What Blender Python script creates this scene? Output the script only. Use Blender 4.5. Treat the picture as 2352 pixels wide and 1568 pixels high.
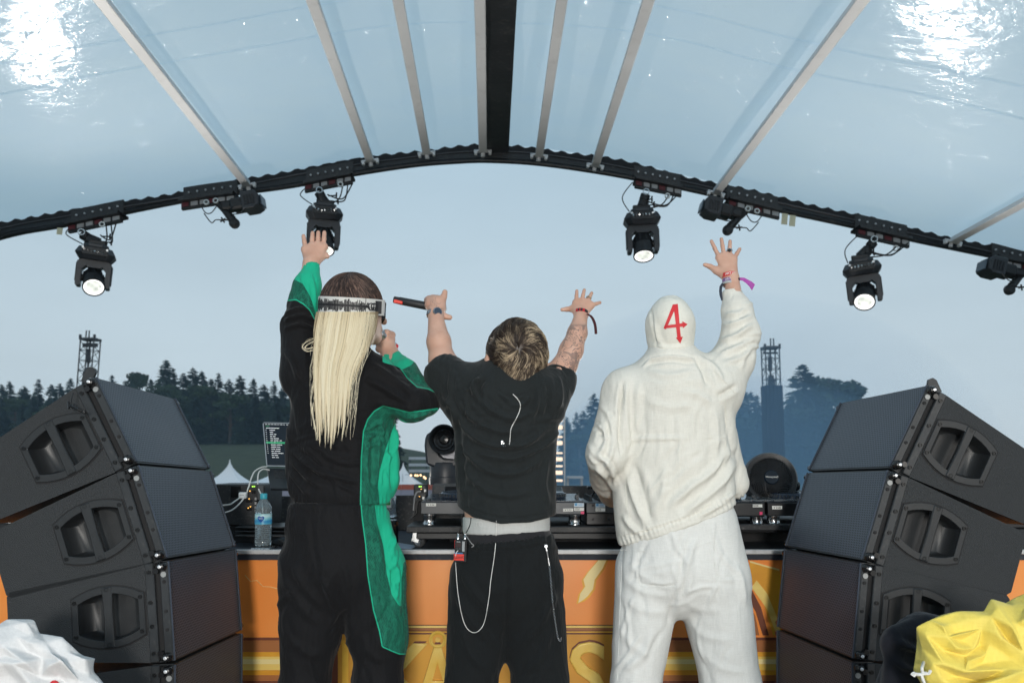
import bpy, bmesh, math, random
import numpy as np
from mathutils import Vector, Matrix
from mathutils.geometry import tessellate_polygon
from mathutils.bvhtree import BVHTree

for _o in list(bpy.data.objects):
    bpy.data.objects.remove(_o)
SC = bpy.context.scene
COL = SC.collection
rnd = random.Random(11)
PI = math.pi
R = math.radians

# ------------------------------------------------------------------ camera
FPX, CX, CY, PITCH, CAMZ = 1960.0, 1176.0, 957.0, R(3.0), 1.25
cam_data = bpy.data.cameras.new('camera')
cam = bpy.data.objects.new('camera', cam_data)
COL.objects.link(cam)
cam.location = (0, 0, CAMZ)
cam.rotation_euler = (PI / 2 + PITCH, 0, 0)
cam_data.sensor_width = 36.0
cam_data.lens = FPX / 2352.0 * 36.0
cam_data.shift_y = (CY - 784.0) / 2352.0
cam_data.clip_start = 0.05
cam_data.clip_end = 3000
cam_data.dof.use_dof = True
cam_data.dof.focus_distance = 2.8
cam_data.dof.aperture_fstop = 5.6
SC.camera = cam

# ------------------------------------------------------------------ sky, sun, exposure
world = bpy.data.worlds.new('World')
SC.world = world
world.use_nodes = True
wn = world.node_tree.nodes
wl = world.node_tree.links
wn.clear()
SUN_EL, SUN_ROT = R(9), R(150)
sky = wn.new('ShaderNodeTexSky')
sky.sky_type = 'NISHITA'
sky.sun_disc = False
sky.sun_elevation = SUN_EL
sky.sun_rotation = SUN_ROT
sky.dust_density = 3.0
sky.ozone_density = 2.0
bg1 = wn.new('ShaderNodeBackground')
bg1.inputs['Strength'].default_value = 0.05
wl.new(sky.outputs[0], bg1.inputs['Color'])
bg2 = wn.new('ShaderNodeBackground')          # even pale dusk cloud over the blue, a little paler towards the horizon
wtc = wn.new('ShaderNodeTexCoord')
wsp = wn.new('ShaderNodeSeparateXYZ')
wl.new(wtc.outputs['Generated'], wsp.inputs[0])
wrp = wn.new('ShaderNodeValToRGB')
wrp.color_ramp.elements[0].position = 0.0
wrp.color_ramp.elements[0].color = (0.70, 0.80, 0.85, 1)
wrp.color_ramp.elements[1].position = 0.45
wrp.color_ramp.elements[1].color = (0.435, 0.615, 0.745, 1)
wl.new(wsp.outputs[2], wrp.inputs[0])
wnz = wn.new('ShaderNodeTexNoise')             # faint uneven cloud
wnz.inputs['Scale'].default_value = 2.2
wnz.inputs['Detail'].default_value = 4
wmp = wn.new('ShaderNodeMapping')
wmp.inputs['Scale'].default_value = (1, 1, 3.5)
wl.new(wtc.outputs['Generated'], wmp.inputs[0])
wl.new(wmp.outputs[0], wnz.inputs['Vector'])
wmr = wn.new('ShaderNodeMapRange')
wmr.inputs[1].default_value = 0.3
wmr.inputs[2].default_value = 0.7
wmr.inputs[3].default_value = 0.93
wmr.inputs[4].default_value = 1.06
wl.new(wnz.outputs['Fac'], wmr.inputs[0])
wvm = wn.new('ShaderNodeVectorMath')
wvm.operation = 'SCALE'
wl.new(wrp.outputs[0], wvm.inputs[0])
wl.new(wmr.outputs[0], wvm.inputs['Scale'])
wl.new(wvm.outputs[0], bg2.inputs['Color'])
bg2.inputs['Strength'].default_value = 1.0
mixw = wn.new('ShaderNodeMixShader')
mixw.inputs[0].default_value = 0.9
wl.new(bg1.outputs[0], mixw.inputs[1])
wl.new(bg2.outputs[0], mixw.inputs[2])
wo = wn.new('ShaderNodeOutputWorld')
wl.new(mixw.outputs[0], wo.inputs['Surface'])

sun_data = bpy.data.lights.new('sun', 'SUN')
sun_data.energy = 0.5
sun_data.angle = R(20)
sun_data.color = (1.0, 0.93, 0.86)
sun = bpy.data.objects.new('sun', sun_data)
COL.objects.link(sun)
sun.rotation_euler = (PI / 2 - SUN_EL, 0, PI - SUN_ROT)

SC.view_settings.view_transform = 'Standard'
SC.view_settings.look = 'None'
SC.view_settings.exposure = 0.0
SC.view_settings.gamma = 1.0
SC.view_settings.use_curve_mapping = False
SC.render.engine = 'CYCLES'
cy = SC.cycles
cy.use_denoising = True
cy.max_bounces = 6
cy.diffuse_bounces = 3
cy.glossy_bounces = 3
cy.transmission_bounces = 6
cy.transparent_max_bounces = 8
cy.volume_bounces = 1
cy.sample_clamp_indirect = 4.0
cy.caustics_reflective = False
cy.caustics_refractive = False


# ------------------------------------------------------------------ picture point -> place
def at(x, y, Y):
    u = (x - CX) / FPX
    v = (CY - y) / FPX
    c, s = math.cos(PITCH), math.sin(PITCH)
    dy = c - v * s
    dz = s + v * c
    t = Y / dy
    return Vector((u * t, Y, CAMZ + dz * t))


def proj(V):
    V = np.asarray(V, dtype=float)
    c, s = math.cos(PITCH), math.sin(PITCH)
    dz = V[:, 2] - CAMZ
    f = V[:, 1] * c + dz * s
    u = -V[:, 1] * s + dz * c
    return np.stack([CX + FPX * V[:, 0] / f, CY - FPX * u / f], 1)


# ------------------------------------------------------------------ materials
MATS = {}


def nodes_of(m):
    return m.node_tree.nodes, m.node_tree.links


def mat(name, col, rough=0.6, metal=0.0, var=0.12, vscale=8.0, bump=0.0, bscale=120.0, spec=0.4, emit=None, estr=0.0,
        coat=0.0, sheen=0.0, sss=0.0, alpha=1.0, trans=0.0, dirt=0.0):
    if name in MATS:
        return MATS[name]
    m = bpy.data.materials.new(name)
    m.use_nodes = True
    n, l = nodes_of(m)
    b = n['Principled BSDF']
    b.inputs['Roughness'].default_value = rough
    b.inputs['Metallic'].default_value = metal
    b.inputs['Specular IOR Level'].default_value = spec
    b.inputs['Base Color'].default_value = (*col, 1)
    b.inputs['Coat Weight'].default_value = coat
    b.inputs['Sheen Weight'].default_value = sheen
    b.inputs['Transmission Weight'].default_value = trans
    if sss:
        b.inputs['Subsurface Weight'].default_value = sss
        b.inputs['Subsurface Radius'].default_value = (0.02, 0.008, 0.004)
        b.inputs['Subsurface Scale'].default_value = 0.5
    if emit:
        b.inputs['Emission Color'].default_value = (*emit, 1)
        b.inputs['Emission Strength'].default_value = estr
    tc = n.new('ShaderNodeTexCoord')
    if var > 0:
        nz = n.new('ShaderNodeTexNoise')
        nz.inputs['Scale'].default_value = vscale
        nz.inputs['Detail'].default_value = 5
        l.new(tc.outputs['Object'], nz.inputs['Vector'])
        mx = n.new('ShaderNodeMix')
        mx.data_type = 'RGBA'
        mx.inputs[6].default_value = (*[c * (1 - var) for c in col], 1)
        mx.inputs[7].default_value = (*[min(1, c * (1 + var)) for c in col], 1)
        l.new(nz.outputs['Fac'], mx.inputs[0])
        last = mx.outputs[2]
        if dirt:
            nd = n.new('ShaderNodeTexNoise')
            nd.inputs['Scale'].default_value = vscale * 6
            nd.inputs['Detail'].default_value = 8
            l.new(tc.outputs['Object'], nd.inputs['Vector'])
            rp = n.new('ShaderNodeValToRGB')
            rp.color_ramp.elements[0].position = 0.56
            rp.color_ramp.elements[1].position = 0.70
            rp.color_ramp.elements[0].color = (0, 0, 0, 1)
            rp.color_ramp.elements[1].color = (dirt, dirt, dirt, 1)
            l.new(nd.outputs['Fac'], rp.inputs[0])
            m2 = n.new('ShaderNodeMix')
            m2.data_type = 'RGBA'
            l.new(rp.outputs[0], m2.inputs[0])
            l.new(last, m2.inputs[6])
            m2.inputs[7].default_value = (0.22, 0.21, 0.19, 1)
            last = m2.outputs[2]
        l.new(last, b.inputs['Base Color'])
        mr = n.new('ShaderNodeMapRange')
        mr.inputs[3].default_value = max(0.02, rough - 0.1)
        mr.inputs[4].default_value = min(1, rough + 0.1)
        l.new(nz.outputs['Fac'], mr.inputs[0])
        l.new(mr.outputs[0], b.inputs['Roughness'])
    if bump:
        nb = n.new('ShaderNodeTexNoise')
        nb.inputs['Scale'].default_value = bscale
        nb.inputs['Detail'].default_value = 4
        l.new(tc.outputs['Object'], nb.inputs['Vector'])
        bp = n.new('ShaderNodeBump')
        bp.inputs['Strength'].default_value = bump
        bp.inputs['Distance'].default_value = 0.004
        l.new(nb.outputs['Fac'], bp.inputs['Height'])
        l.new(bp.outputs[0], b.inputs['Normal'])
    MATS[name] = m
    return m


def attr_node(n, name):
    a = n.new('ShaderNodeAttribute')
    a.attribute_name = name
    return a


def math_node(n, l, op, a, b=None, clamp=False):
    x = n.new('ShaderNodeMath')
    x.operation = op
    x.use_clamp = clamp
    for i, v in enumerate((a, b)):
        if v is None:
            continue
        if isinstance(v, (int, float)):
            x.inputs[i].default_value = v
        else:
            l.new(v, x.inputs[i])
    return x.outputs[0]


def mix_col(n, l, fac, a, b):
    x = n.new('ShaderNodeMix')
    x.data_type = 'RGBA'
    for i, v in ((0, fac), (6, a), (7, b)):
        if isinstance(v, (int, float)):
            x.inputs[i].default_value = v
        elif isinstance(v, tuple):
            x.inputs[i].default_value = (*v, 1)
        else:
            l.new(v, x.inputs[i])
    return x.outputs[2]


# ------------------------------------------------------------------ objects
ORG = {}


def thing(name, label, cat, loc=(0, 0, 0), group=None, matrix=None):
    o = bpy.data.objects.new(name, None)
    o.empty_display_size = 0.1
    COL.objects.link(o)
    if matrix is not None:
        o.matrix_world = matrix
        ORG[o.name] = Vector((0, 0, 0))
    else:
        o.location = loc
        ORG[o.name] = Vector(loc)
    tag(o, label, cat, group)
    return o


def tag(o, label=None, cat=None, group=None, kind=None):
    if label:
        o['label'] = label
    if cat:
        o['category'] = cat
    if group:
        o['group'] = group
    if kind:
        o['kind'] = kind
    return o


def link_mesh(name, me, parent=None, org=None):
    o = bpy.data.objects.new(name, me)
    COL.objects.link(o)
    if parent is not None:
        o.parent = parent
        ORG[o.name] = ORG.get(parent.name, Vector((0, 0, 0)))
    else:
        ORG[o.name] = Vector((0, 0, 0))
    return o


def copy_tree(o, parent=None):
    c = o.copy()
    COL.objects.link(c)
    c.parent = parent
    ORG[c.name] = ORG.get(o.name, Vector((0, 0, 0)))
    for ch in o.children:
        copy_tree(ch, c)
    return c


def frame(zdir, xhint=(1, 0, 0)):
    z = Vector(zdir).normalized()
    x = Vector(xhint)
    x = x - z * x.dot(z)
    if x.length < 1e-4:
        x = Vector((0, 1, 0)) - z * z.y
    x.normalize()
    y = z.cross(x)
    return Matrix((x, y, z)).transposed()


class MB:
    def __init__(s):
        s.v, s.f, s.m, s.mi = [], [], [], 0

    def add(s, vs, fs, M=None, loc=None):
        b = len(s.v)
        for p in vs:
            p = Vector(p)
            if M is not None:
                p = M @ p
            if loc is not None:
                p = p + Vector(loc)
            s.v.append(p)
        flip = M is not None and M.to_3x3().determinant() < 0
        for f in fs:
            f = [b + i for i in f]
            s.f.append(f[::-1] if flip else f)
            s.m.append(s.mi)
        return s

    def box(s, c, size, M=None, ch=0.0):
        x, y, z = [d / 2 for d in size]
        if ch <= 0:
            vs = [(a, b_, c_) for a in (-x, x) for b_ in (-y, y) for c_ in (-z, z)]
            fs = [(0, 1, 3, 2), (4, 6, 7, 5), (0, 4, 5, 1), (2, 3, 7, 6), (0, 2, 6, 4), (1, 5, 7, 3)]
            return s.add(vs, fs, M, c)
        ch = min(ch, x * .9, y * .9, z * .9)
        bm = bmesh.new()
        bmesh.ops.create_cube(bm, size=1)
        for v in bm.verts:
            v.co = (v.co.x * 2 * x, v.co.y * 2 * y, v.co.z * 2 * z)
        bmesh.ops.bevel(bm, geom=bm.edges[:], offset=ch, segments=1, affect='EDGES')
        bm.verts.index_update()
        vs = [v.co.copy() for v in bm.verts]
        fs = [[v.index for v in f.verts] for f in bm.faces]
        bm.free()
        return s.add(vs, fs, M, c)

    def lathe(s, prof, M=None, loc=(0, 0, 0), n=20, cap0=True, cap1=True):
        vs, fs = [], []
        for r, z in prof:
            for i in range(n):
                a = 2 * PI * i / n
                vs.append((r * math.cos(a), r * math.sin(a), z))
        k = len(prof)
        for j in range(k - 1):
            for i in range(n):
                i2 = (i + 1) % n
                fs.append((j * n + i, j * n + i2, (j + 1) * n + i2, (j + 1) * n + i))
        if cap0:
            fs.append(tuple(range(n))[::-1])
        if cap1:
            fs.append(tuple((k - 1) * n + i for i in range(n)))
        return s.add(vs, fs, M, loc)

    def cyl(s, a, b, r, r2=None, n=14):
        a, b = Vector(a), Vector(b)
        d = b - a
        return s.lathe([(r, 0), (r if r2 is None else r2, d.length)], frame(d), a, n)

    def tube(s, pts, r, n=6, cap=True):
        pts = [Vector(p) for p in pts]
        vs, fs = [], []
        k = len(pts)
        up = None
        for i, p in enumerate(pts):
            d = (pts[min(i + 1, k - 1)] - pts[max(i - 1, 0)])
            if d.length < 1e-9:
                d = Vector((0, 0, 1))
            d.normalize()
            if up is None:
                up = Vector((0, 0, 1)) if abs(d.z) < 0.9 else Vector((1, 0, 0))
            x = up - d * up.dot(d)
            if x.length < 1e-5:
                x = Vector((1, 0, 0)) - d * d.x
            x.normalize()
            up = x
            y = d.cross(x)
            rr = r[i] if isinstance(r, (list, tuple)) else r
            for j in range(n):
                a = 2 * PI * j / n
                vs.append(p + x * (rr * math.cos(a)) + y * (rr * math.sin(a)))
        for i in range(k - 1):
            for j in range(n):
                j2 = (j + 1) % n
                fs.append((i * n + j, i * n + j2, (i + 1) * n + j2, (i + 1) * n + j))
        if cap:
            fs.append(tuple(range(n))[::-1])
            fs.append(tuple((k - 1) * n + j for j in range(n)))
        return s.add(vs, fs)

    def prism(s, poly, d0, d1, M=None, loc=(0, 0, 0), holes=()):
        """2-D outline (a, b) swept along the third axis from d0 to d1"""
        loops = [[Vector((p[0], p[1], 0)) for p in poly]] + [[Vector((p[0], p[1], 0)) for p in h] for h in holes]
        tris = tessellate_polygon(loops)
        flat = [p for lp in loops for p in lp]
        n = len(flat)
        vs = [(p.x, p.y, d0) for p in flat] + [(p.x, p.y, d1) for p in flat]
        fs = []

        def nrm(t):
            a, b_, c = (flat[i] for i in t)
            return (b_ - a).cross(c - a).z
        for t in tris:
            t = tuple(t)
            if nrm(t) < 0:
                t = t[::-1]
            fs.append(tuple(n + i for i in t) if d1 > d0 else t)
            fs.append(t[::-1] if d1 > d0 else tuple(n + i for i in t)[::-1])
        o = 0
        for li, lp in enumerate(loops):
            k = len(lp)
            ar = sum(lp[i].x * lp[(i + 1) % k].y - lp[(i + 1) % k].x * lp[i].y for i in range(k))
            ccw = (ar > 0) == (li == 0)
            for i in range(k):
                q = (o + i, o + (i + 1) % k, n + o + (i + 1) % k, n + o + i)
                fs.append(q if ccw == (d1 > d0) else q[::-1])
            o += k
        return s.add(vs, fs, M, loc)

    def build(s, name, mats, parent=None, smooth=False, bevel=0.0):
        me = bpy.data.meshes.new(name)
        org = ORG.get(parent.name, Vector((0, 0, 0))) if parent is not None else Vector((0, 0, 0))
        me.from_pydata([tuple(p - org) for p in s.v], [], s.f)
        ms = mats if isinstance(mats, (list, tuple)) else [mats]
        for m in ms:
            me.materials.append(m)
        if len(ms) > 1:
            me.polygons.foreach_set('material_index', s.m)
        if bevel:
            bm = bmesh.new()
            bm.from_mesh(me)
            es = [e for e in bm.edges if len(e.link_faces) == 2 and e.calc_face_angle(0) > 0.5]
            bmesh.ops.bevel(bm, geom=es, offset=bevel, segments=1, affect='EDGES', clamp_overlap=True)
            bm.to_mesh(me)
            bm.free()
        if smooth:
            me.polygons.foreach_set('use_smooth', [True] * len(me.polygons))
            try:
                me.set_sharp_from_angle(angle=R(38))
            except Exception:
                pass
        me.update()
        return link_mesh(name, me, parent)


def one(name, mb, mats, label, cat, group=None, smooth=False, bevel=0.0):
    return tag(mb.build(name, mats, None, smooth, bevel), label, cat, group)


def catmull(pts, n=6):
    pts = [Vector(p) for p in pts]
    out = []
    k = len(pts)
    for i in range(k - 1):
        p0, p1, p2, p3 = pts[max(i - 1, 0)], pts[i], pts[i + 1], pts[min(i + 2, k - 1)]
        for j in range(n):
            t = j / n
            out.append(0.5 * ((2 * p1) + (p2 - p0) * t + (2 * p0 - 5 * p1 + 4 * p2 - p3) * t * t + (3 * p1 - p0 - 3 * p2 + p3) * t ** 3))
    out.append(pts[-1])
    return out


def interp(xs, ys, x):
    return float(np.interp(x, xs, ys))


def text_mesh(s, size, ext=0.0, align='CENTER', bevel=0.0):
    cu = bpy.data.curves.new('lettering', 'FONT')
    cu.body = s
    cu.size = size
    cu.extrude = ext
    cu.bevel_depth = bevel
    cu.align_x = align
    cu.align_y = 'CENTER'
    cu.resolution_u = 3
    o = bpy.data.objects.new('lettering', cu)
    COL.objects.link(o)
    dg = bpy.context.evaluated_depsgraph_get()
    me = bpy.data.meshes.new_from_object(o.evaluated_get(dg))
    bpy.data.objects.remove(o)
    return me


def lettering(s, size, M, mats, parent, name='lettering', ext=0.0005, align='CENTER', bevel=0.0):
    me = text_mesh(s, size, ext, align, bevel)
    org = ORG.get(parent.name, Vector((0, 0, 0))) if parent is not None else Vector((0, 0, 0))
    me.transform(Matrix.Translation(-org) @ M)
    for m in (mats if isinstance(mats, (list, tuple)) else [mats]):
        me.materials.append(m)
    return link_mesh(name, me, parent)


def facing(loc, n=(0, -1, 0), roll=0.0):
    """matrix that stands text upright, seen from the side n points to"""
    z = Vector(n).normalized()
    x = Vector((0, 0, 1)).cross(z).normalized()
    y = z.cross(x)
    M = Matrix((x, y, z)).transposed().to_4x4()
    return Matrix.Translation(Vector(loc)) @ M @ Matrix.Rotation(roll, 4, 'Z')


# ------------------------------------------------------------------ noise (numpy)
def _hash(ix, iy, iz, seed):
    h = (ix * 374761393 + iy * 668265263 + iz * 2147483647 + seed * 974711) & 0xffffffff
    h = ((h ^ (h >> 13)) * 1274126177) & 0xffffffff
    h = h ^ (h >> 16)
    return (h & 0xffff) / 32767.5 - 1.0


def vnoise(P, seed=0):
    P = np.asarray(P, dtype=np.float64)
    i = np.floor(P).astype(np.int64)
    f = P - i
    f = f * f * f * (f * (f * 6 - 15) + 10)
    out = 0
    for dx in (0, 1):
        wx = f[:, 0] if dx else 1 - f[:, 0]
        for dy in (0, 1):
            wy = f[:, 1] if dy else 1 - f[:, 1]
            for dz in (0, 1):
                wz = f[:, 2] if dz else 1 - f[:, 2]
                out = out + wx * wy * wz * _hash(i[:, 0] + dx, i[:, 1] + dy, i[:, 2] + dz, seed)
    return out


def fbm(P, seed=0, oct=3):
    s, a = 0, 1.0
    for k in range(oct):
        s = s + a * vnoise(np.asarray(P) * (2 ** k), seed + k)
        a *= 0.5
    return s
# ------------------------------------------------------------------ implicit surfaces for bodies and cloth
def axis(lo, hi, h, fine=()):
    out = [lo]
    while out[-1] < hi:
        x = out[-1]
        st = h
        for a, b, fh in fine:
            if a - h * 0.6 <= x <= b:
                st = min(st, fh)
        out.append(x + st)
    return np.array(out)


def cone(a, b, ra, rb, k=0.02, sq=1.0, op='add'):
    return dict(t='c', a=np.array(a, float), b=np.array(b, float), ra=ra, rb=rb, k=k, sq=sq, op=op)


def clip(p, n):
    n = np.array(n, float)
    return dict(t='p', p=np.array(p, float), n=n / np.linalg.norm(n), op='clip')


def ball(c, r, k=0.02, sc=(1, 1, 1), op='add'):
    return dict(t='e', a=np.array(c, float), r=r, sc=np.array(sc, float), k=k, op=op)


def polygonize(prims, h=0.006, fine=((), (), ()), pad=0.02, smooth=2):
    lo, hi = np.full(3, 1e9), np.full(3, -1e9)
    for p in prims:
        if p['op'] != 'add':
            continue
        if p['t'] == 'c':
            r = max(p['ra'], p['rb'])
            lo = np.minimum(lo, np.minimum(p['a'], p['b']) - r)
            hi = np.maximum(hi, np.maximum(p['a'], p['b']) + r)
        else:
            lo = np.minimum(lo, p['a'] - p['r'] * p['sc'])
            hi = np.maximum(hi, p['a'] + p['r'] * p['sc'])
    lo -= pad
    hi += pad
    ax = [axis(lo[i], hi[i], h, fine[i]) for i in range(3)]
    f = np.full([len(a) for a in ax], 1.0, dtype=np.float32)
    for p in prims:
        if p['t'] == 'p':
            X, Y, Z = np.meshgrid(*ax, indexing='ij', sparse=True)
            d = (X - p['p'][0]) * p['n'][0] + (Y - p['p'][1]) * p['n'][1] + (Z - p['p'][2]) * p['n'][2]
            f = np.maximum(f, d.astype(np.float32))
            continue
        k = p['k']
        if p['t'] == 'c':
            r = max(p['ra'], p['rb'])
            l_, h_ = np.minimum(p['a'], p['b']) - r, np.maximum(p['a'], p['b']) + r
        else:
            l_, h_ = p['a'] - p['r'] * p['sc'], p['a'] + p['r'] * p['sc']
        m = 3 * k + 0.03
        sl = []
        for i in range(3):
            i0 = max(0, np.searchsorted(ax[i], l_[i] - m) - 1)
            i1 = min(len(ax[i]), np.searchsorted(ax[i], h_[i] + m) + 1)
            sl.append(slice(i0, max(i1, i0 + 1)))
        X, Y, Z = np.meshgrid(ax[0][sl[0]], ax[1][sl[1]], ax[2][sl[2]], indexing='ij', sparse=True)
        if p['t'] == 'c':
            a, b = p['a'], p['b']
            ab = b - a
            L2 = max(1e-9, float(ab @ ab))
            t = np.clip(((X - a[0]) * ab[0] + (Y - a[1]) * ab[1] + (Z - a[2]) * ab[2]) / L2, 0, 1)
            qx = X - a[0] - t * ab[0]
            qy = (Y - a[1] - t * ab[1]) / p['sq']
            qz = Z - a[2] - t * ab[2]
            rr = p['ra'] + (p['rb'] - p['ra']) * t
            d = (np.sqrt(qx * qx + qy * qy + qz * qz) - rr) * min(1.0, p['sq'] * 1.1)
        else:
            c, sc = p['a'], p['sc']
            d = (np.sqrt(((X - c[0]) / sc[0]) ** 2 + ((Y - c[1]) / sc[1]) ** 2 + ((Z - c[2]) / sc[2]) ** 2) - p['r']) * float(min(sc))
        d = d.astype(np.float32)
        g = f[tuple(sl)]
        if p['op'] == 'add':
            w = np.clip(0.5 + 0.5 * (g - d) / k, 0, 1)
            f[tuple(sl)] = g * (1 - w) + d * w - k * w * (1 - w)
        else:
            d = -d
            w = np.clip(0.5 - 0.5 * (g - d) / k, 0, 1)
            f[tuple(sl)] = g * (1 - w) + d * w + k * w * (1 - w)
    return nets(f, ax, smooth)


def nets(f, ax, smooth):
    f[0], f[-1] = 1, 1
    f[:, 0], f[:, -1] = 1, 1
    f[:, :, 0], f[:, :, -1] = 1, 1
    ins = f < 0
    cnt = np.zeros([s - 1 for s in f.shape], np.int8)
    cor = [(i, j, k) for i in (0, 1) for j in (0, 1) for k in (0, 1)]
    for (i, j, k) in cor:
        cnt += ins[i:ins.shape[0] - 1 + i, j:ins.shape[1] - 1 + j, k:ins.shape[2] - 1 + k]
    act = (cnt > 0) & (cnt < 8)
    ids = np.argwhere(act)
    idx = np.full(act.shape, -1, np.int64)
    idx[act] = np.arange(len(ids))
    I, J, K = ids.T
    acc = np.zeros((len(ids), 3))
    num = np.zeros(len(ids))
    for c0 in cor:
        for d in range(3):
            if c0[d]:
                continue
            c1 = list(c0)
            c1[d] = 1
            f0 = f[I + c0[0], J + c0[1], K + c0[2]]
            f1 = f[I + c1[0], J + c1[1], K + c1[2]]
            m = (f0 < 0) != (f1 < 0)
            t = np.where(m, f0 / np.where(m, f0 - f1, 1), 0)
            for e, (q, A) in enumerate(((I, ax[0]), (J, ax[1]), (K, ax[2]))):
                x0 = A[q + c0[e]]
                x1 = A[q + c1[e]]
                acc[:, e] += np.where(m, x0 + (x1 - x0) * t, 0)
            num += m
    V = acc / num[:, None]
    F = []
    for d in range(3):
        a = [slice(1, -1)] * 3
        b = [slice(1, -1)] * 3
        a[d] = slice(0, -1)
        b[d] = slice(1, None)
        s = ins[tuple(a)] != ins[tuple(b)]
        q = np.argwhere(s)
        off = np.array([1, 1, 1])
        off[d] = 0
        q = q + off
        e1, e2 = [(1, 2), (2, 0), (0, 1)][d]
        o1 = np.zeros(3, int)
        o2 = np.zeros(3, int)
        o1[e1] = 1
        o2[e2] = 1
        lim = np.array(act.shape)
        quad = [q - o1 - o2, q - o2, q, q - o1]
        ok = np.ones(len(q), bool)
        for c in quad:
            ok &= ((c >= 0) & (c < lim)).all(1)
        quad = [c[ok] for c in quad]
        fl = ins[tuple(q[ok].T)]
        qi = np.stack([idx[tuple(c.T)] for c in quad], 1)
        qi[~fl] = qi[~fl][:, ::-1]
        F.append(qi)
    F = np.concatenate(F)
    F = F[(F >= 0).all(1)]
    E = np.concatenate([F[:, [0, 1]], F[:, [1, 2]], F[:, [2, 3]], F[:, [3, 0]]])
    deg = np.bincount(E[:, 0], minlength=len(V)) + np.bincount(E[:, 1], minlength=len(V))
    for it in range(smooth * 2):
        S = np.zeros_like(V)
        for e in range(3):
            S[:, e] = np.bincount(E[:, 0], V[E[:, 1], e], len(V)) + np.bincount(E[:, 1], V[E[:, 0], e], len(V))
        lap = S / np.maximum(deg, 1)[:, None] - V
        V = V + lap * (0.5 if it % 2 == 0 else -0.4)
    return V, F


def normals(V, F):
    n = np.cross(V[F[:, 2]] - V[F[:, 0]], V[F[:, 3]] - V[F[:, 1]])
    N = np.zeros_like(V)
    for k in range(4):
        for e in range(3):
            N[:, e] += np.bincount(F[:, k], n[:, e], len(V))
    return N / np.maximum(1e-12, np.linalg.norm(N, axis=1))[:, None]


def seg_dist(Q, pts):
    """distance (picture units) of points Q to a polyline and the place 0..1 along it"""
    best = np.full(len(Q), 1e9)
    tt = np.zeros(len(Q))
    pts = np.array(pts, float)
    L = np.concatenate([[0], np.cumsum(np.linalg.norm(np.diff(pts, axis=0), axis=1))])
    for i in range(len(pts) - 1):
        a, b = pts[i], pts[i + 1]
        ab = b - a
        t = np.clip(((Q - a) @ ab) / max(1e-9, ab @ ab), 0, 1)
        d = np.linalg.norm(Q - a - t[:, None] * ab, axis=1)
        m = d < best
        best[m] = d[m]
        tt[m] = (L[i] + t[m] * (L[i + 1] - L[i])) / L[-1]
    return best, tt


def smooth_line(pts, n=6):
    return [(p.x, p.y) for p in catmull([Vector((a[0], a[1], 0)) for a in pts], n)]


def fold(V, N, folds, back=True):
    Q = proj(V)
    D = np.zeros(len(V))
    for pts, w, a in folds:
        pl = smooth_line(pts, 4) if len(pts) > 2 else pts
        lo = np.array(pl).min(0) - 3 * w
        hi = np.array(pl).max(0) + 3 * w
        m = ((Q > lo) & (Q < hi)).all(1)
        if not m.any():
            continue
        d, t = seg_dist(Q[m], pl)
        tap = np.clip(np.sin(PI * np.clip(t, 0.0, 1.0)) * 1.6, 0, 1)
        x = d / w
        D[m] += 1.5 * a * tap * (np.exp(-1.2 * x ** 1.5) - 0.40 * np.exp(-((x - 1.8) ** 2)))
    if back:
        D *= np.clip(-N[:, 1] * 2 + 0.6, 0, 1)
    return V + N * D[:, None]


def poly_sd(Q, poly):
    """signed distance, positive inside"""
    poly = np.array(poly, float)
    d, _ = seg_dist(Q, np.vstack([poly, poly[:1]]))
    ins = np.zeros(len(Q), bool)
    k = len(poly)
    for i in range(k):
        a, b = poly[i], poly[(i + 1) % k]
        c = (a[1] > Q[:, 1]) != (b[1] > Q[:, 1])
        xx = a[0] + (Q[:, 1] - a[1]) * (b[0] - a[0]) / (b[1] - a[1] if b[1] != a[1] else 1e-9)
        ins ^= c & (Q[:, 0] < xx)
    return np.where(ins, d, -d)


def np_mesh(name, V, F, mats, parent=None, attrs=None, smooth=True):
    org = ORG.get(parent.name, Vector((0, 0, 0))) if parent is not None else Vector((0, 0, 0))
    V2 = np.asarray(V, float) - np.array(org)
    me = bpy.data.meshes.new(name)
    F = np.asarray(F)
    k = F.shape[1]
    me.vertices.add(len(V2))
    me.vertices.foreach_set('co', V2.ravel())
    me.loops.add(len(F) * k)
    me.loops.foreach_set('vertex_index', F.ravel().astype(np.int32))
    me.polygons.add(len(F))
    me.polygons.foreach_set('loop_start', np.arange(0, len(F) * k, k, dtype=np.int32))
    me.update(calc_edges=True)
    me.validate()
    if smooth:
        me.polygons.foreach_set('use_smooth', [True] * len(me.polygons))
    for m in (mats if isinstance(mats, (list, tuple)) else [mats]):
        me.materials.append(m)
    for nm, val in (attrs or {}).items():
        at_ = me.attributes.new(nm, 'FLOAT', 'POINT')
        at_.data.foreach_set('value', np.asarray(val, np.float32))
    return link_mesh(name, me, parent)


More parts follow.
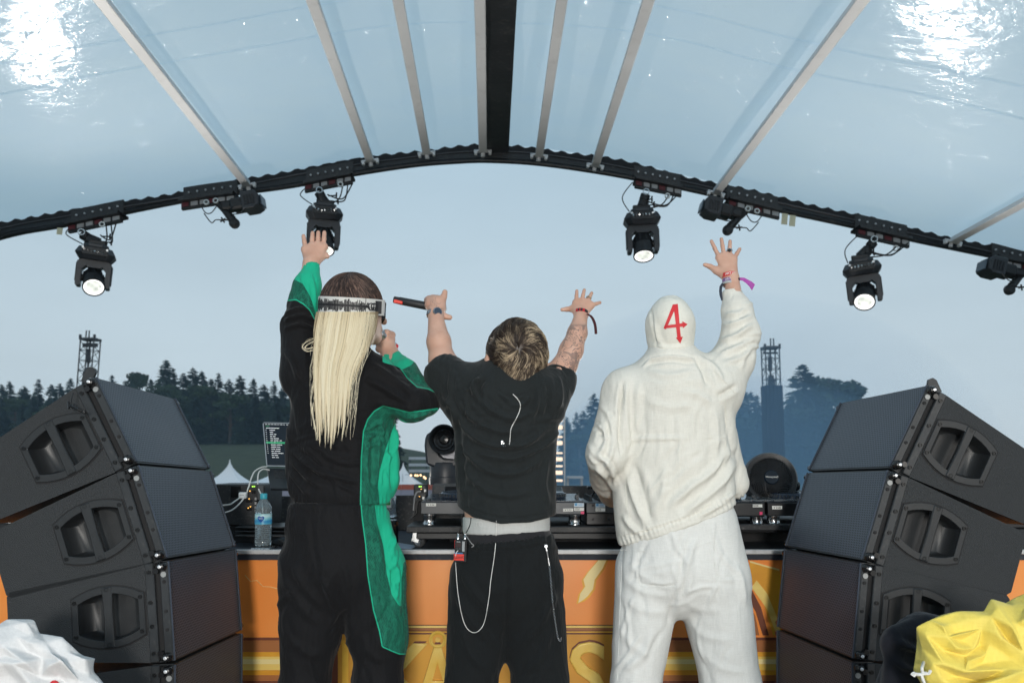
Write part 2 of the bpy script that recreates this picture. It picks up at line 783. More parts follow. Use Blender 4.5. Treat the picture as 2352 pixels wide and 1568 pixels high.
def strands(name, curves, radius, mat_, parent, tint):
    """thin three-sided hairs: curves = array (n, k, 3)"""
    C = np.asarray(curves, float)
    n, k, _ = C.shape
    T = np.gradient(C, axis=1)
    T /= np.maximum(1e-9, np.linalg.norm(T, axis=2))[:, :, None]
    ref = np.array([0.3, 1.0, 0.2])
    X = np.cross(T, ref)
    X /= np.maximum(1e-9, np.linalg.norm(X, axis=2))[:, :, None]
    Yv = np.cross(T, X)
    rad = radius if np.ndim(radius) == 2 else np.full((n, k), radius)
    V = np.zeros((n, k, 3, 3))
    for j in range(3):
        a = 2 * PI * j / 3
        V[:, :, j] = C + (X * math.cos(a) + Yv * math.sin(a)) * rad[:, :, None]
    base = np.arange(n * k * 3).reshape(n, k, 3)
    F = []
    for j in range(3):
        j2 = (j + 1) % 3
        F.append(np.stack([base[:, :-1, j], base[:, :-1, j2], base[:, 1:, j2], base[:, 1:, j]], -1).reshape(-1, 4))
    F = np.concatenate(F)
    tv = np.repeat(np.asarray(tint), k * 3) if np.ndim(tint) == 1 else np.repeat(np.asarray(tint).reshape(-1), 3)
    return np_mesh(name, V.reshape(-1, 3), F, mat_, parent, {'tint': tv})
# ------------------------------------------------------------------ shared materials
M_black = mat('black_metal', (0.018, 0.019, 0.021), 0.5, 0.0, 0.25, 14, 0.15, 90, dirt=0.25)
M_blackgloss = mat('black_gloss', (0.012, 0.012, 0.013), 0.22, 0.0, 0.2, 10)
M_blackplastic = mat('black_plastic', (0.022, 0.023, 0.025), 0.45, 0.0, 0.2, 20, 0.1, 200)
M_darkgrey = mat('dark_grey', (0.06, 0.065, 0.07), 0.5, 0.0, 0.15, 20)
M_steel = mat('steel', (0.55, 0.56, 0.57), 0.28, 1.0, 0.15, 40)
M_alu = mat('aluminium', (0.50, 0.505, 0.51), 0.5, 0.35, 0.18, 6, 0.2, 60, dirt=0.3)
M_white = mat('white_paint', (0.78, 0.79, 0.78), 0.5, 0, 0.05, 10)
M_red = mat('red_paint', (0.55, 0.03, 0.03), 0.5, 0, 0.1, 10)
M_darkred = mat('dark_red', (0.10, 0.012, 0.018), 0.5, 0, 0.1, 10)
M_cable_black = mat('cable_black', (0.012, 0.012, 0.012), 0.5, 0, 0, 1)
M_cable_white = mat('cable_white', (0.66, 0.66, 0.64), 0.45, 0, 0.06, 30)
M_paper = mat('paper', (0.78, 0.78, 0.74), 0.6, 0, 0.05, 30)
M_ink = mat('ink', (0.02, 0.02, 0.022), 0.6, 0, 0, 1)
M_pink = mat('pink_tape', (0.75, 0.05, 0.16), 0.5, 0, 0.05, 30)
M_tape = mat('tape', (0.55, 0.53, 0.38), 0.6, 0, 0.1, 30)
M_led = mat('led_green', (0.1, 0.5, 0.05), 0.4, 0, 0, 1, emit=(0.5, 1, 0.1), estr=2.0)
M_amber = mat('led_amber', (0.5, 0.25, 0.05), 0.4, 0, 0, 1, emit=(1, 0.55, 0.12), estr=1.5)

# ------------------------------------------------------------------ ground and stage floor
def sstep(a, b, x):
    t = min(1, max(0, (x - a) / (b - a)))
    return t * t * (3 - 2 * t)


def ground_z(x, y):
    z = -1.9 - 1.1 * sstep(15, 90, y)
    k = sstep(0.02, -0.16, x / max(y, 1.0))
    return z + k * 8.6 * sstep(105, 210, y) + k * 3 * sstep(210, 500, y)


def build_ground():
    mb = MB()
    ys = [-60, -20, 5, 12, 20, 35, 60, 85, 100, 115, 130, 145, 160, 175, 190, 205, 220, 260, 330, 450, 700, 1200, 2000]
    nx = 61
    for y in ys:
        w = max(80, abs(y) * 1.6)
        for i in range(nx):
            x = -w + 2 * w * i / (nx - 1)
            mb.v.append(Vector((x, y, ground_z(x, y))))
    for j in range(len(ys) - 1):
        for i in range(nx - 1):
            a = j * nx + i
            mb.f.append((a, a + 1, a + nx + 1, a + nx))
            mb.m.append(0)
    m = mat('meadow', (0.062, 0.070, 0.042), 0.95, 0, 0.45, 0.35, 0.6, 3.0, spec=0.1)
    tag(mb.build('ground', m), kind='structure')


build_ground()
mb = MB()
mb.box((0, 2.3, -0.06), (13, 14.2, 0.12))
tag(mb.build('stage_floor', mat('stage_ply', (0.03, 0.029, 0.028), 0.55, 0, 0.3, 3, 0.3, 40, dirt=0.3)), kind='structure')
mb = MB()
mb.box((0, 9.36, -1.0), (13, 0.06, 1.76))
tag(mb.build('stage_skirt', M_black), 'black skirt hanging below the front edge of the stage floor', 'skirt')

# ------------------------------------------------------------------ trees
M_needle = mat('needles', (0.034, 0.054, 0.038), 0.9, 0, 0.75, 0.9, spec=0.15)
M_leaf = mat('broad_leaves', (0.04, 0.062, 0.03), 0.9, 0, 0.5, 0.5, spec=0.15)
M_bark = mat('bark', (0.06, 0.045, 0.035), 0.95, 0, 0.3, 3, 0.6, 6)


def conifer_meshes(seed, h=18.0, wid=3.2, ragged=0.3, dense=1.0):
    r = random.Random(seed)
    mb = MB()
    lev = int(30 * dense)
    for i in range(lev):
        z = h * (0.015 + 0.975 * (i / (lev - 1)) ** 0.95)
        rr = wid * (1 - z / h) ** 0.75 * (1 - ragged * r.random()) + 0.12
        nb = max(4, int(9 * dense * (0.5 + 0.5 * (1 - z / h))))
        a0 = r.random() * 6.28
        for b in range(nb):
            a = a0 + 6.28 * b / nb + r.uniform(-.3, .3)
            ln = rr * r.uniform(0.7, 1.15)
            steps = max(2, int(ln / 0.42))
            up = 0.35 if z > 0.8 * h else -0.12
            for s in range(1, steps + 1):
                t = s / steps
                px, py = math.cos(a) * ln * t, math.sin(a) * ln * t
                pz = z + ln * (up * t - 0.25 * t * t) + r.uniform(-.12, .12)
                sz = (0.70 * (1 - 0.42 * t) + 0.16) * r.uniform(.7, 1.2) * min(1, 0.35 + rr / 1.6)
                ax_ = Vector((math.cos(a), math.sin(a), -0.35 + up)).normalized()
                si = Vector((-math.sin(a), math.cos(a), r.uniform(-.6, .6))).normalized()
                p = Vector((px, py, pz))
                mb.add([p - ax_ * sz * .8 - si * sz * .5, p + si * sz * .6 - ax_ * .2 * sz - Vector((0, 0, sz * .5)), p + ax_ * sz * 1.1, p - si * sz * .7 + Vector((0, 0, sz * .25))],
                       [(0, 1, 2), (0, 2, 3)])
    # leader
    mb.add([(0.1, 0, h * .95), (-.1, 0.05, h * .95), (0, 0, h * 1.03)], [(0, 1, 2)])
    tr = MB()
    tr.tube([(0, 0, -1), (0, 0, h * .4), (0, 0, h * .97)], [0.28, 0.18, 0.02], 7)
    return mb, tr


def broadleaf_meshes(seed, h=18.0, wid=5.0):
    r = random.Random(seed)
    mb = MB()
    tr = MB()
    tr.tube([(0, 0, -1), (0.1, 0, h * .3), (-.2, .1, h * .6), (0, 0, h * .9)], [.38, .3, .2, .04], 8)
    lumps = [(0, 0, h * .8, wid * .45)]
    for i in range(15):
        a = r.random() * 6.28
        z = h * r.uniform(0.28, .9)
        d = wid * r.uniform(.3, .75) * math.sin(min(1, (1.02 - z / h) * 2.2) * PI / 2)
        lumps.append((math.cos(a) * d, math.sin(a) * d, z, wid * r.uniform(.2, .36)))
        tr.tube([(0, 0, max(1, z - d * 1.0)), (math.cos(a) * d * .9, math.sin(a) * d * .9, z)], [.14, .03], 5)
    for (x, y, z, s) in lumps:
        for k in range(int(130 * (s / (wid * .3)) ** 1.5)):
            v = Vector((r.gauss(0, 1), r.gauss(0, 1), r.gauss(0, 1))).normalized() * s * r.random() ** .4
            v.z *= .8
            p = Vector((x, y, z)) + v
            q = r.uniform(.18, .36)
            a = Vector((r.gauss(0, 1), r.gauss(0, 1), r.gauss(0, 1))).normalized()
            b = a.orthogonal().normalized()
            mb.add([p - a * q, p + b * q * .8, p + a * q, p - b * q * .8], [(0, 1, 2, 3)])
    return mb, tr


TREE_PROTO = {}


def tree_proto(kind, i):
    key = (kind, i)
    if key not in TREE_PROTO:
        if kind == 'conifer':
            c, t = conifer_meshes(100 + i, 18, [3.6, 4.2, 3.2, 3.9, 2.8][i % 5], [.3, .45, .35, .2, .5][i % 5], 1.2)
        elif kind == 'wide_conifer':
            c, t = conifer_meshes(200 + i, 18, 5.2, .22, 1.45)
        else:
            c, t = broadleaf_meshes(300 + i, 18, [5.2, 4.2][i % 2])
        leaf = M_leaf if kind == 'broadleaf' else M_needle
        mec = c.build('crown', leaf)
        met = t.build('trunk', M_bark)
        TREE_PROTO[key] = (mec.data, met.data)
        bpy.data.objects.remove(mec)
        bpy.data.objects.remove(met)
    return TREE_PROTO[key]


def plant(px, top, Y, kind, i, label, group, rot=None, wscale=1.0, name='fir_tree'):
    p = at(px, top, Y)
    z0 = ground_z(p.x, Y)
    s = (p.z - z0) / 18.4
    c, t = tree_proto(kind, i)
    o = thing(name, label, 'tree', (p.x, Y, z0), group)
    o.scale = (s * wscale, s * wscale, s)
    o.rotation_euler = (0, 0, rnd.random() * 6.28 if rot is None else rot)
    for nm, me in (('crown', c), ('trunk', t)):
        q = bpy.data.objects.new(nm, me)
        COL.objects.link(q)
        q.parent = o
    return o


G_left = 'dark trees of the forest edge on the left'
LBL_left = 'dark fir in the dense forest edge behind the left speaker stack'
tips = [(-24, 876), (4, 880), (22, 873), (56, 884), (88, 868), (118, 880), (137, 878), (162, 866), (226, 872), (257, 859), (288, 872), (317, 839),
        (346, 868), (381, 823), (398, 843), (421, 854), (443, 841), (464, 849), (484, 867), (502, 854), (526, 868), (551, 859),
        (582, 867), (606, 880), (629, 872), (652, 880), (676, 876), (700, 884), (724, 880)]
for k, (x, y) in enumerate(tips):
    if (x, y) == (381, 823):
        plant(x, y, 212, 'conifer', 3, 'tallest dark fir of the left forest edge, its tip above all others', G_left, wscale=1.35)
    elif (x, y) == (317, 839):
        plant(x, y, 212, 'broadleaf', 1, 'round crowned dark tree left of the tallest fir in the left forest edge', G_left, name='round_tree')
    else:
        plant(x, y, 206 + rnd.uniform(0, 16), 'conifer', k % 5, LBL_left, G_left, wscale=1.5)
for k in range(34):
    x = -40 + k * 24 + rnd.uniform(-8, 8)
    plant(x, interp([t[0] for t in tips], [t[1] for t in tips], x) + rnd.uniform(22, 50), 201 + rnd.uniform(0, 5), ['conifer', 'broadleaf'][k % 3 == 0], k % 5 if k % 3 else k % 2, LBL_left, G_left, wscale=1.8)
for k in range(26):
    x = -40 + k * 31 + rnd.uniform(-8, 8)
    plant(x, 905 + rnd.uniform(-12, 20), 230 + rnd.uniform(0, 12), 'conifer', k % 5, LBL_left, G_left, wscale=1.9)

G_right = 'hazy blue trees beyond the crowd on the right'
plant(1842, 832, 168, 'wide_conifer', 0, 'big hazy blue fir beside the draped lattice tower on the right', G_right, wscale=1.35)
plant(1902, 838, 171, 'broadleaf', 0, 'hazy round crowned tree right of the big blue fir', G_right, wscale=1.5, name='round_tree')
plant(1950, 868, 169, 'broadleaf', 1, 'smaller hazy leafy tree behind the top of the right speaker stack', G_right, wscale=1.5, name='round_tree')
plant(1984, 905, 168, 'broadleaf', 1, 'lowest hazy leafy tree where the wood runs out behind the right speaker stack', G_right, wscale=1.5, name='round_tree')
LBL_right = 'slim hazy blue fir in the wood behind the person in cream'
for k, (x, y) in enumerate([(1672, 912), (1697, 903), (1712, 896), (1724, 896), (1738, 904), (1762, 912), (1785, 910)]):
    plant(x, y, 172 + 2 * (k % 3), 'conifer', k % 5, LBL_right, G_right, wscale=1.3)
LBL_mid = 'hazy blue fir between the middle person and the person in cream'
for k, (x, y) in enumerate([(1363, 900), (1390, 908), (1340, 940), (1324, 944), (1301, 955), (1412, 912), (1440, 905), (1470, 918), (1376, 930)]):
    plant(x, y, 166 + 2 * (k % 3), 'conifer', (k + 1) % 5, LBL_mid, G_right, wscale=1.3)
for k in range(20):
    x = 1300 + k * 36 + rnd.uniform(-10, 10)
    plant(x, interp([1290, 1380, 1500, 1700, 1800, 1900, 2000], [985, 955, 960, 945, 930, 905, 950], x) + rnd.uniform(0, 20), 160 + rnd.uniform(0, 5), ['conifer', 'broadleaf'][k % 2], k % 2, LBL_mid if x < 1500 else LBL_right, G_right, wscale=2.0)
plant(889, 890, 140, 'wide_conifer', 1, 'single hazy fir behind the elbow of the person in the green tracksuit', G_right, wscale=0.95)

# ------------------------------------------------------------------ tents, fence, lights of the festival ground
M_tent = bpy.data.materials.new('tent_cloth')
M_tent.use_nodes = True
_b = M_tent.node_tree.nodes['Principled BSDF']
_b.inputs['Base Color'].default_value = (0.80, 0.80, 0.82, 1)
_b.inputs['Roughness'].default_value = 0.7


def tent(px, peak, eave, hw, Y, label):
    c = at(px, eave, Y)
    top = at(px, peak, Y).z
    w = hw * Y / FPX
    g = ground_z(c.x, Y)
    o = thing('pagoda_tent', label, 'tent', (c.x, Y, g), 'white pagoda tents on the festival ground')
    mb = MB()
    n = 10
    for j in range(n):
        t = j / (n - 1)
        s = w * (1 - t) ** 1.9 + 0.03
        z = c.z + (top - c.z) * t
        for (a, b) in ((-1, -1), (0, -1.0), (1, -1), (1, 0), (1, 1), (0, 1), (-1, 1), (-1, 0)):
            mb.v.append(Vector((c.x + a * s, Y + b * s, z)))
    for j in range(n - 1):
        for i in range(8):
            mb.f.append((j * 8 + i, j * 8 + (i + 1) % 8, (j + 1) * 8 + (i + 1) % 8, (j + 1) * 8 + i))
            mb.m.append(0)
    mb.build('roof', M_tent, o, True)
    mb = MB()
    mb.box((c.x, Y, c.z - 0.11), (2 * w, 2 * w, 0.2))
    mb.build('valance', M_tent, o)
    for a in (-1, 1):
        for b in (-1, 1):
            mb = MB()
            mb.cyl((c.x + a * (w - .06), Y + b * (w - .06), g), (c.x + a * (w - .06), Y + b * (w - .06), c.z - .2), .05, n=8)
            mb.build('leg', M_alu, o)


tent(527, 1055, 1109, 40, 92, 'white pointed tent beside the edge of the left speaker stack')
tent(631, 1078, 1108, 44, 96, 'white pointed tent peeking out below the laptop')
tent(926, 1062, 1112, 40, 95, 'white pointed tent behind the waist of the person in the green tracksuit')

M_redban = mat('red_banner', (0.42, 0.09, 0.05), 0.7, 0, 0.3, 0.5)
M_blueban = mat('pale_banner', (0.30, 0.29, 0.36), 0.7, 0, 0.25, 0.5)
fo = thing('banner_fence', 'low red and grey banner fence standing under the white tents', 'fence', at(760, 1135, 88))
for i in range(16):
    x0, x1 = 480 + i * 34, 480 + (i + 1) * 34 - 1
    a, b = at(x0, 1112, 88), at(x1, 1124, 88)
    mb = MB()
    mb.box(((a.x + b.x) / 2, 88, (a.z + b.z) / 2), (b.x - a.x, .05, a.z - b.z))
    mb.build('panel', M_redban, fo)
    c = at(x1, 1140, 88)
    mb = MB()
    mb.box(((a.x + b.x) / 2, 88.03, (b.z + c.z) / 2 - .01), (b.x - a.x, .05, b.z - c.z))
    mb.build('panel', M_blueban, fo)
    mb = MB()
    mb.cyl((b.x, 88.2, ground_z(b.x, 88)), (b.x, 88.2, a.z), .03, n=6)
    mb.build('post', M_alu, fo)

M_bulb = mat('warm_bulb', (1, .8, .5), 0.4, 0, 0, 1, emit=(1.0, 0.62, 0.32), estr=2.6)
M_orange = mat('warm_window', (1, .6, .3), 0.5, 0, 0, 1, emit=(1.0, 0.45, 0.2), estr=0.9)
lo = thing('festoon_lights', 'string of glowing warm bulbs right of the pointed tent', 'lights', at(960, 1092, 93.5))
pts = [(944, 1091), (954, 1091), (959, 1091.5), (966, 1091), (974, 1095), (977, 1098), (990, 1100), (1010, 1101)]
mb = MB()
mb.tube([at(x, y - 2, 93.5) for x, y in [(930, 1092)] + pts], .02, 5)
mb.build('cable', M_cable_black, lo)
for x, y in pts:
    mb = MB()
    p = at(x, y, 93.5)
    mb.lathe([(.02, -.11), (.09, -.06), (.11, 0), (.08, .08), (.02, .11)], None, p, 8)
    mb.build('bulb', M_bulb, lo, True)
mb = MB()
for x in (925, 1012):
    p = at(x, 1090, 93.5)
    mb.cyl((p.x, 93.5, ground_z(p.x, 93.5)), (p.x, 93.5, p.z + .1), .04, n=6)
mb.build('pole', M_alu, lo)

M_pale = mat('pale_stand', (0.45, 0.47, 0.50), 0.7, 0, 0.15, 1)
go = thing('seating_stand', 'pale stepped stand beyond the tents, seen past the table lamp', 'stand', at(1010, 1100, 128))
for i, y in enumerate((1052, 1067, 1081)):
    a, b = at(940, y - 3, 128 - 2 * i), at(1088, y + 3, 128 - 2 * i)
    mb = MB()
    mb.box(((a.x + b.x) / 2, 128 - 2 * i, (a.z + b.z) / 2), (b.x - a.x, 1.2, a.z - b.z))
    mb.build('bench', M_pale, go)
for x in (942, 980, 1018, 1052, 1086):
    p = at(x, 1050, 129)
    mb = MB()
    mb.box((p.x, 129, (p.z + ground_z(p.x, 129)) / 2), (.2, .2, p.z - ground_z(p.x, 129)))
    mb.build('post', M_darkgrey, go)

# lamp ladder tower between the middle person and the wood
to = thing('lamp_tower', 'tall frame of glowing warm bars beside the back of the middle person', 'lamp tower', at(1280, 1110, 62))
M_bar = mat('warm_bar', (1, .8, .6), 0.4, 0, 0, 1, emit=(1.0, 0.72, 0.52), estr=0.95)
for y, h in ((966, 4), (981, 9), (1003, 4), (1017, 9), (1040, 4), (1054, 9), (1070, 4), (1085, 9), (1103, 5)):
    a, b = at(1269, y - h / 2, 62), at(1292, y + h / 2, 62)
    mb = MB()
    mb.box(((a.x + b.x) / 2, 62, (a.z + b.z) / 2), (b.x - a.x, .12, a.z - b.z), ch=.02)
    mb.build('bar', M_bar, to)
for x in (1266, 1296):
    p, q = at(x, 840, 62.2), at(x, 1110, 62.2)
    mb = MB()
    mb.box((p.x, 62.2, (p.z + ground_z(p.x, 62)) / 2), (.1, .1, p.z - ground_z(p.x, 62)))
    mb.build('upright', M_alu, to)
a, b = at(1246, 840, 62), at(1298, 846, 62)
mb = MB()
mb.box(((a.x + b.x) / 2, 62, (a.z + b.z) / 2), (b.x - a.x, .12, a.z - b.z), ch=.02)
mb.build('bar', M_bar, to)

so = thing('stall_frame', 'small pale stall frame beyond the mixer', 'stall', at(1320, 1112, 70))
for x in (1304, 1336):
    p = at(x, 1096, 70)
    mb = MB()
    mb.box((p.x, 70, (p.z + ground_z(p.x, 70)) / 2), (.18, .18, p.z - ground_z(p.x, 70)))
    mb.build('post', M_pale, so)
a, b = at(1302, 1093, 70), at(1338, 1098, 70)
mb = MB()
mb.box(((a.x + b.x) / 2, 70, (a.z + b.z) / 2), (b.x - a.x, 1.5, a.z - b.z))
mb.build('roof', M_pale, so)


# ------------------------------------------------------------------ lattice towers
M_truss = mat('truss_dark', (0.045, 0.05, 0.058), 0.55, 0.2, 0.2, 3)
M_drape = mat('tower_drape', (0.012, 0.018, 0.032), 0.9, 0, 0.25, 2)


def lattice(px, ptop, wpx, Y, label, lean, drape=None):
    sc = Y / FPX
    tk = Y / 52.0
    top = at(px, ptop, Y)
    w = wpx * sc / 2
    g = ground_z(top.x, Y)
    o = thing('lattice_tower', label, 'tower', (top.x, Y, g), 'truss towers on the festival ground')
    H = top.z - g

    def P(a, b, z):
        return Vector((top.x + lean * (z - H) + a * w, Y + b * w, g + z))
    for a in (-1, 1):
        for b in (-1, 1):
            mb = MB()
            mb.tube([P(a, b, 0), P(a, b, H)], .042 * tk, 8)
            mb.build('chord', M_truss, o)
    mb = MB()
    n = int(H / (.62 * tk))
    for i in range(n):
        z0, z1 = H * i / n, H * (i + 1) / n
        for (a0, b0, a1, b1) in ((-1, -1, 1, -1), (1, -1, 1, 1), (1, 1, -1, 1), (-1, 1, -1, -1)):
            mb.tube([P(a0, b0, z0), P(a1, b1, z0)], .02 * tk, 5, False)
            if i % 2:
                mb.tube([P(a0, b0, z0), P(a1, b1, z1)], .018 * tk, 5, False)
            else:
                mb.tube([P(a1, b1, z0), P(a0, b0, z1)], .018 * tk, 5, False)
    tag(mb.build('lacing', M_truss, o), kind='stuff')
    mb = MB()
    mb.box(P(0, 0, H + .06), (2.25 * w, 2.25 * w, .14 * tk))
    for a in (-1, 1):
        mb.box(P(a * 1.05, -1, H + .16), (.12 * tk, .12 * tk, .3 * tk))
    mb.box(P(0, 0, H - .28 * tk), (2.1 * w, .5 * w, .22))
    mb.build('head_frame', M_truss, o)
    mb = MB()
    mb.tube([P(-.22, -1, H + .1), P(-.22, -1, H + .55 * tk), P(.22, -1, H + .55 * tk), P(.22, -1, H + .1)], .045 * tk, 6)
    mb.build('lifting_eye', M_truss, o)
    # hoist and hanging cable bundle inside
    mb = MB()
    mb.box(P(-.1, 0, H - .95 * tk), (.5 * w, .5 * w, .9 * tk), ch=.05)
    mb.box(P(-.05, 0, H - 2.15 * tk), (.7 * w, .7 * w, 1.0 * tk), ch=.08)
    mb.tube([P(0, 0, H), P(-.1, 0, H - 1.4 * tk), P(.05, 0, H - 2.8 * tk)], .06 * tk, 6)
    mb.build('hoist', M_truss, o)
    mb = MB()
    for k in range(5):
        a = -.5 + .22 * k
        mb.tube([P(a, -.3, H - 1.9 * tk), P(a - .15, -.2, H - 3.4 * tk), P(a - .25, -.2, 0.1)], .045 * tk, 5)
    mb.build('cable_bundle', M_cable_black, o)
    if drape:
        z1 = at(px, drape, Y).z - g
        mb = MB()
        nn = 12
        rings = []
        for zz in (0.05, z1 * .5, z1):
            for k in range(4 * nn):
                s, t = divmod(k, nn)
                u = -1 + 2 * t / nn
                a, b = [(u, -1), (1, u), (-u, 1), (-1, -u)][s]
                j = 1.2 + .03 * math.sin(k * 2.3)
                mb.v.append(P(a * j, b * j, zz))
        m_ = 4 * nn
        for r_ in range(2):
            for k in range(m_):
                mb.f.append((r_ * m_ + k, r_ * m_ + (k + 1) % m_, (r_ + 1) * m_ + (k + 1) % m_, (r_ + 1) * m_ + k))
                mb.m.append(0)
        mb.build('drape', M_drape, o)
    return o


lattice(208, 782, 31, 50, 'dark lattice tower standing alone behind the left speaker stack', 0.05)
lattice(1769, 800, 32, 112, 'hazy lattice tower with dark cloth wrapped round its lower part', -0.02, drape=886)
# ------------------------------------------------------------------ stage roof: tarpaulin, arch, purlins
AY = 9.0
UP = [(-420, 640), (-200, 572), (0, 511), (200, 475), (400, 442), (570, 410), (700, 384), (840, 361), (980, 343), (1050, 336), (1120, 333), (1180, 335), (1240, 340), (1365, 358), (1470, 378),
      (1560, 400), (1700, 432), (1850, 465), (2020, 505), (2190, 545), (2352, 582), (2560, 636), (2800, 705)]
LO = [(-420, 680), (-200, 610), (0, 546), (140, 520), (425, 462), (650, 432), (810, 402), (950, 381), (1050, 373), (1120, 371), (1240, 378), (1400, 401), (1560, 432), (1680, 459),
      (1800, 487), (1950, 519), (2100, 553), (2230, 580), (2352, 606), (2560, 660), (2800, 735)]


def ups(x):
    return interp([p[0] for p in USM], [p[1] for p in USM], x)


def los(x):
    return interp([p[0] for p in LSM], [p[1] for p in LSM], x)


USM = smooth_line(UP, 5)
LSM = smooth_line(LO, 5)
ROOFDIR = -(at(1125, 1130, 1.0) - Vector((0, 0, CAMZ)))     # along the purlins, towards the back of the stage

roof = thing('stage_roof', 'arched stage roof of translucent white tarpaulin on a black front arch', 'stage roof', (0, AY, 0))

# tarpaulin material: light passes through, glossy crumpled film underneath
M_tarp = bpy.data.materials.new('tarpaulin')
M_tarp.use_nodes = True
n, l = nodes_of(M_tarp)
n.clear()
out = n.new('ShaderNodeOutputMaterial')
tc = n.new('ShaderNodeTexCoord')
mp = n.new('ShaderNodeMapping')
mp.inputs['Scale'].default_value = (1.0, 1.6, 1.0)
l.new(tc.outputs['Object'], mp.inputs[0])


def crumple(scale, det, rough, lac):
    q = n.new('ShaderNodeTexNoise')
    q.inputs['Scale'].default_value = scale
    q.inputs['Detail'].default_value = det
    q.inputs['Roughness'].default_value = rough
    q.inputs['Distortion'].default_value = lac
    l.new(mp.outputs[0], q.inputs['Vector'])
    return q


n1 = crumple(3.0, 3, .5, .4)
n2 = crumple(22.0, 4, .6, 1.2)
n3 = n.new('ShaderNodeTexVoronoi')
n3.feature = 'DISTANCE_TO_EDGE'
n3.inputs['Scale'].default_value = 5.5
nv_ = n.new('ShaderNodeVectorMath')
nv_.operation = 'MULTIPLY_ADD'
l.new(n1.outputs['Color'], nv_.inputs[0])
nv_.inputs[1].default_value = (.5, .5, .5)
l.new(mp.outputs[0], nv_.inputs[2])
l.new(nv_.outputs[0], n3.inputs['Vector'])
cr = math_node(n, l, 'MINIMUM', n3.outputs['Distance'], 0.035)
cr = math_node(n, l, 'MULTIPLY', cr, 14.0)
hgt = math_node(n, l, 'ADD', math_node(n, l, 'MULTIPLY', n1.outputs['Fac'], 1.3), math_node(n, l, 'MULTIPLY', n2.outputs['Fac'], 0.12))
hgt = math_node(n, l, 'ADD', hgt, cr)
bp = n.new('ShaderNodeBump')
bp.inputs['Strength'].default_value = 1.0
bp.inputs['Distance'].default_value = 0.010
l.new(hgt, bp.inputs['Height'])
st = crumple(1.3, 6, .6, .2)
colr = n.new('ShaderNodeValToRGB')
colr.color_ramp.elements[0].position = .3
colr.color_ramp.elements[0].color = (0.86, 0.955, 1.0, 1)
colr.color_ramp.elements[1].position = .62
colr.color_ramp.elements[1].color = (0.91, 0.985, 1.0, 1)
l.new(st.outputs['Fac'], colr.inputs[0])
tl = n.new('ShaderNodeBsdfTranslucent')
l.new(colr.outputs[0], tl.inputs['Color'])
df = n.new('ShaderNodeBsdfDiffuse')
df.inputs['Color'].default_value = (0.86, 0.90, 0.92, 1)
ms = n.new('ShaderNodeMixShader')
ms.inputs[0].default_value = 0.2
l.new(tl.outputs[0], ms.inputs[1])
l.new(df.outputs[0], ms.inputs[2])
gl = n.new('ShaderNodeBsdfGlossy')
gl.inputs['Roughness'].default_value = 0.14
l.new(bp.outputs[0], gl.inputs['Normal'])
m2 = n.new('ShaderNodeMixShader')
m2.inputs[0].default_value = 0.10
l.new(ms.outputs[0], m2.inputs[1])
l.new(gl.outputs[0], m2.inputs[2])
l.new(m2.outputs[0], out.inputs['Surface'])

NT, NL = 150, 56
V = []
for i in range(NT + 1):
    x = -420 + (2800 + 420) * i / NT
    p0 = at(x, ups(x) + 10, AY + .12)
    for j in range(NL + 1):
        p = p0 + ROOFDIR * (11.0 * j / NL)
        V.append(p)
V = np.array([tuple(p) for p in V])
V[:, 2] += 0.03 * fbm(V * np.array([.9, .5, .2]), 5, 2) + 0.02
F = []
for i in range(NT):
    for j in range(NL):
        a = i * (NL + 1) + j
        F.append((a, a + 1, a + NL + 2, a + NL + 1))
np_mesh('tarpaulin', V, np.array(F), M_tarp, roof)

# cross seams of the tarpaulin
M_seam = bpy.data.materials.new('tarp_seam')
M_seam.use_nodes = True
n, l = nodes_of(M_seam)
n.clear()
_o = n.new('ShaderNodeOutputMaterial')
_t = n.new('ShaderNodeBsdfTranslucent')
_t.inputs['Color'].default_value = (.84, .91, .96, 1)
l.new(_t.outputs[0], _o.inputs['Surface'])
for dist in (2.55, 2.95):
    mb = MB()
    for i in range(NT + 1):
        x = -420 + 3220 * i / NT
        p = at(x, ups(x) + 10, AY + .12) + ROOFDIR * dist
        p.z += 0.03 * float(fbm(np.array([tuple(p)]) * np.array([.9, .5, .2]), 5, 2)[0]) + 0.012
        mb.v += [p, p - ROOFDIR * .011]
    for i in range(NT):
        mb.f.append((2 * i, 2 * i + 1, 2 * i + 3, 2 * i + 2))
        mb.m.append(0)
    mb.build('seam', M_seam, roof)


def arch_strip(mb, f0, f1, y0, y1, xs, waves=0.0):
    """closed band that follows the arch between two picture heights"""
    b = len(mb.v)
    for x in xs:
        w = waves * (abs(math.sin(x * PI / 34.0)) ** 1.5 - .5 + .35 * math.sin(x * .021))
        for (yy, dep) in ((f0(x) + w, y0), (f1(x), y0), (f1(x), y1), (f0(x) + w, y1)):
            p = at(x, yy, AY)
            mb.v.append(Vector((p.x, dep, p.z)))
    k = len(xs)
    for i in range(k - 1):
        for j in range(4):
            j2 = (j + 1) % 4
            mb.f.append((b + i * 4 + j, b + (i + 1) * 4 + j, b + (i + 1) * 4 + j2, b + i * 4 + j2))
            mb.m.append(0)


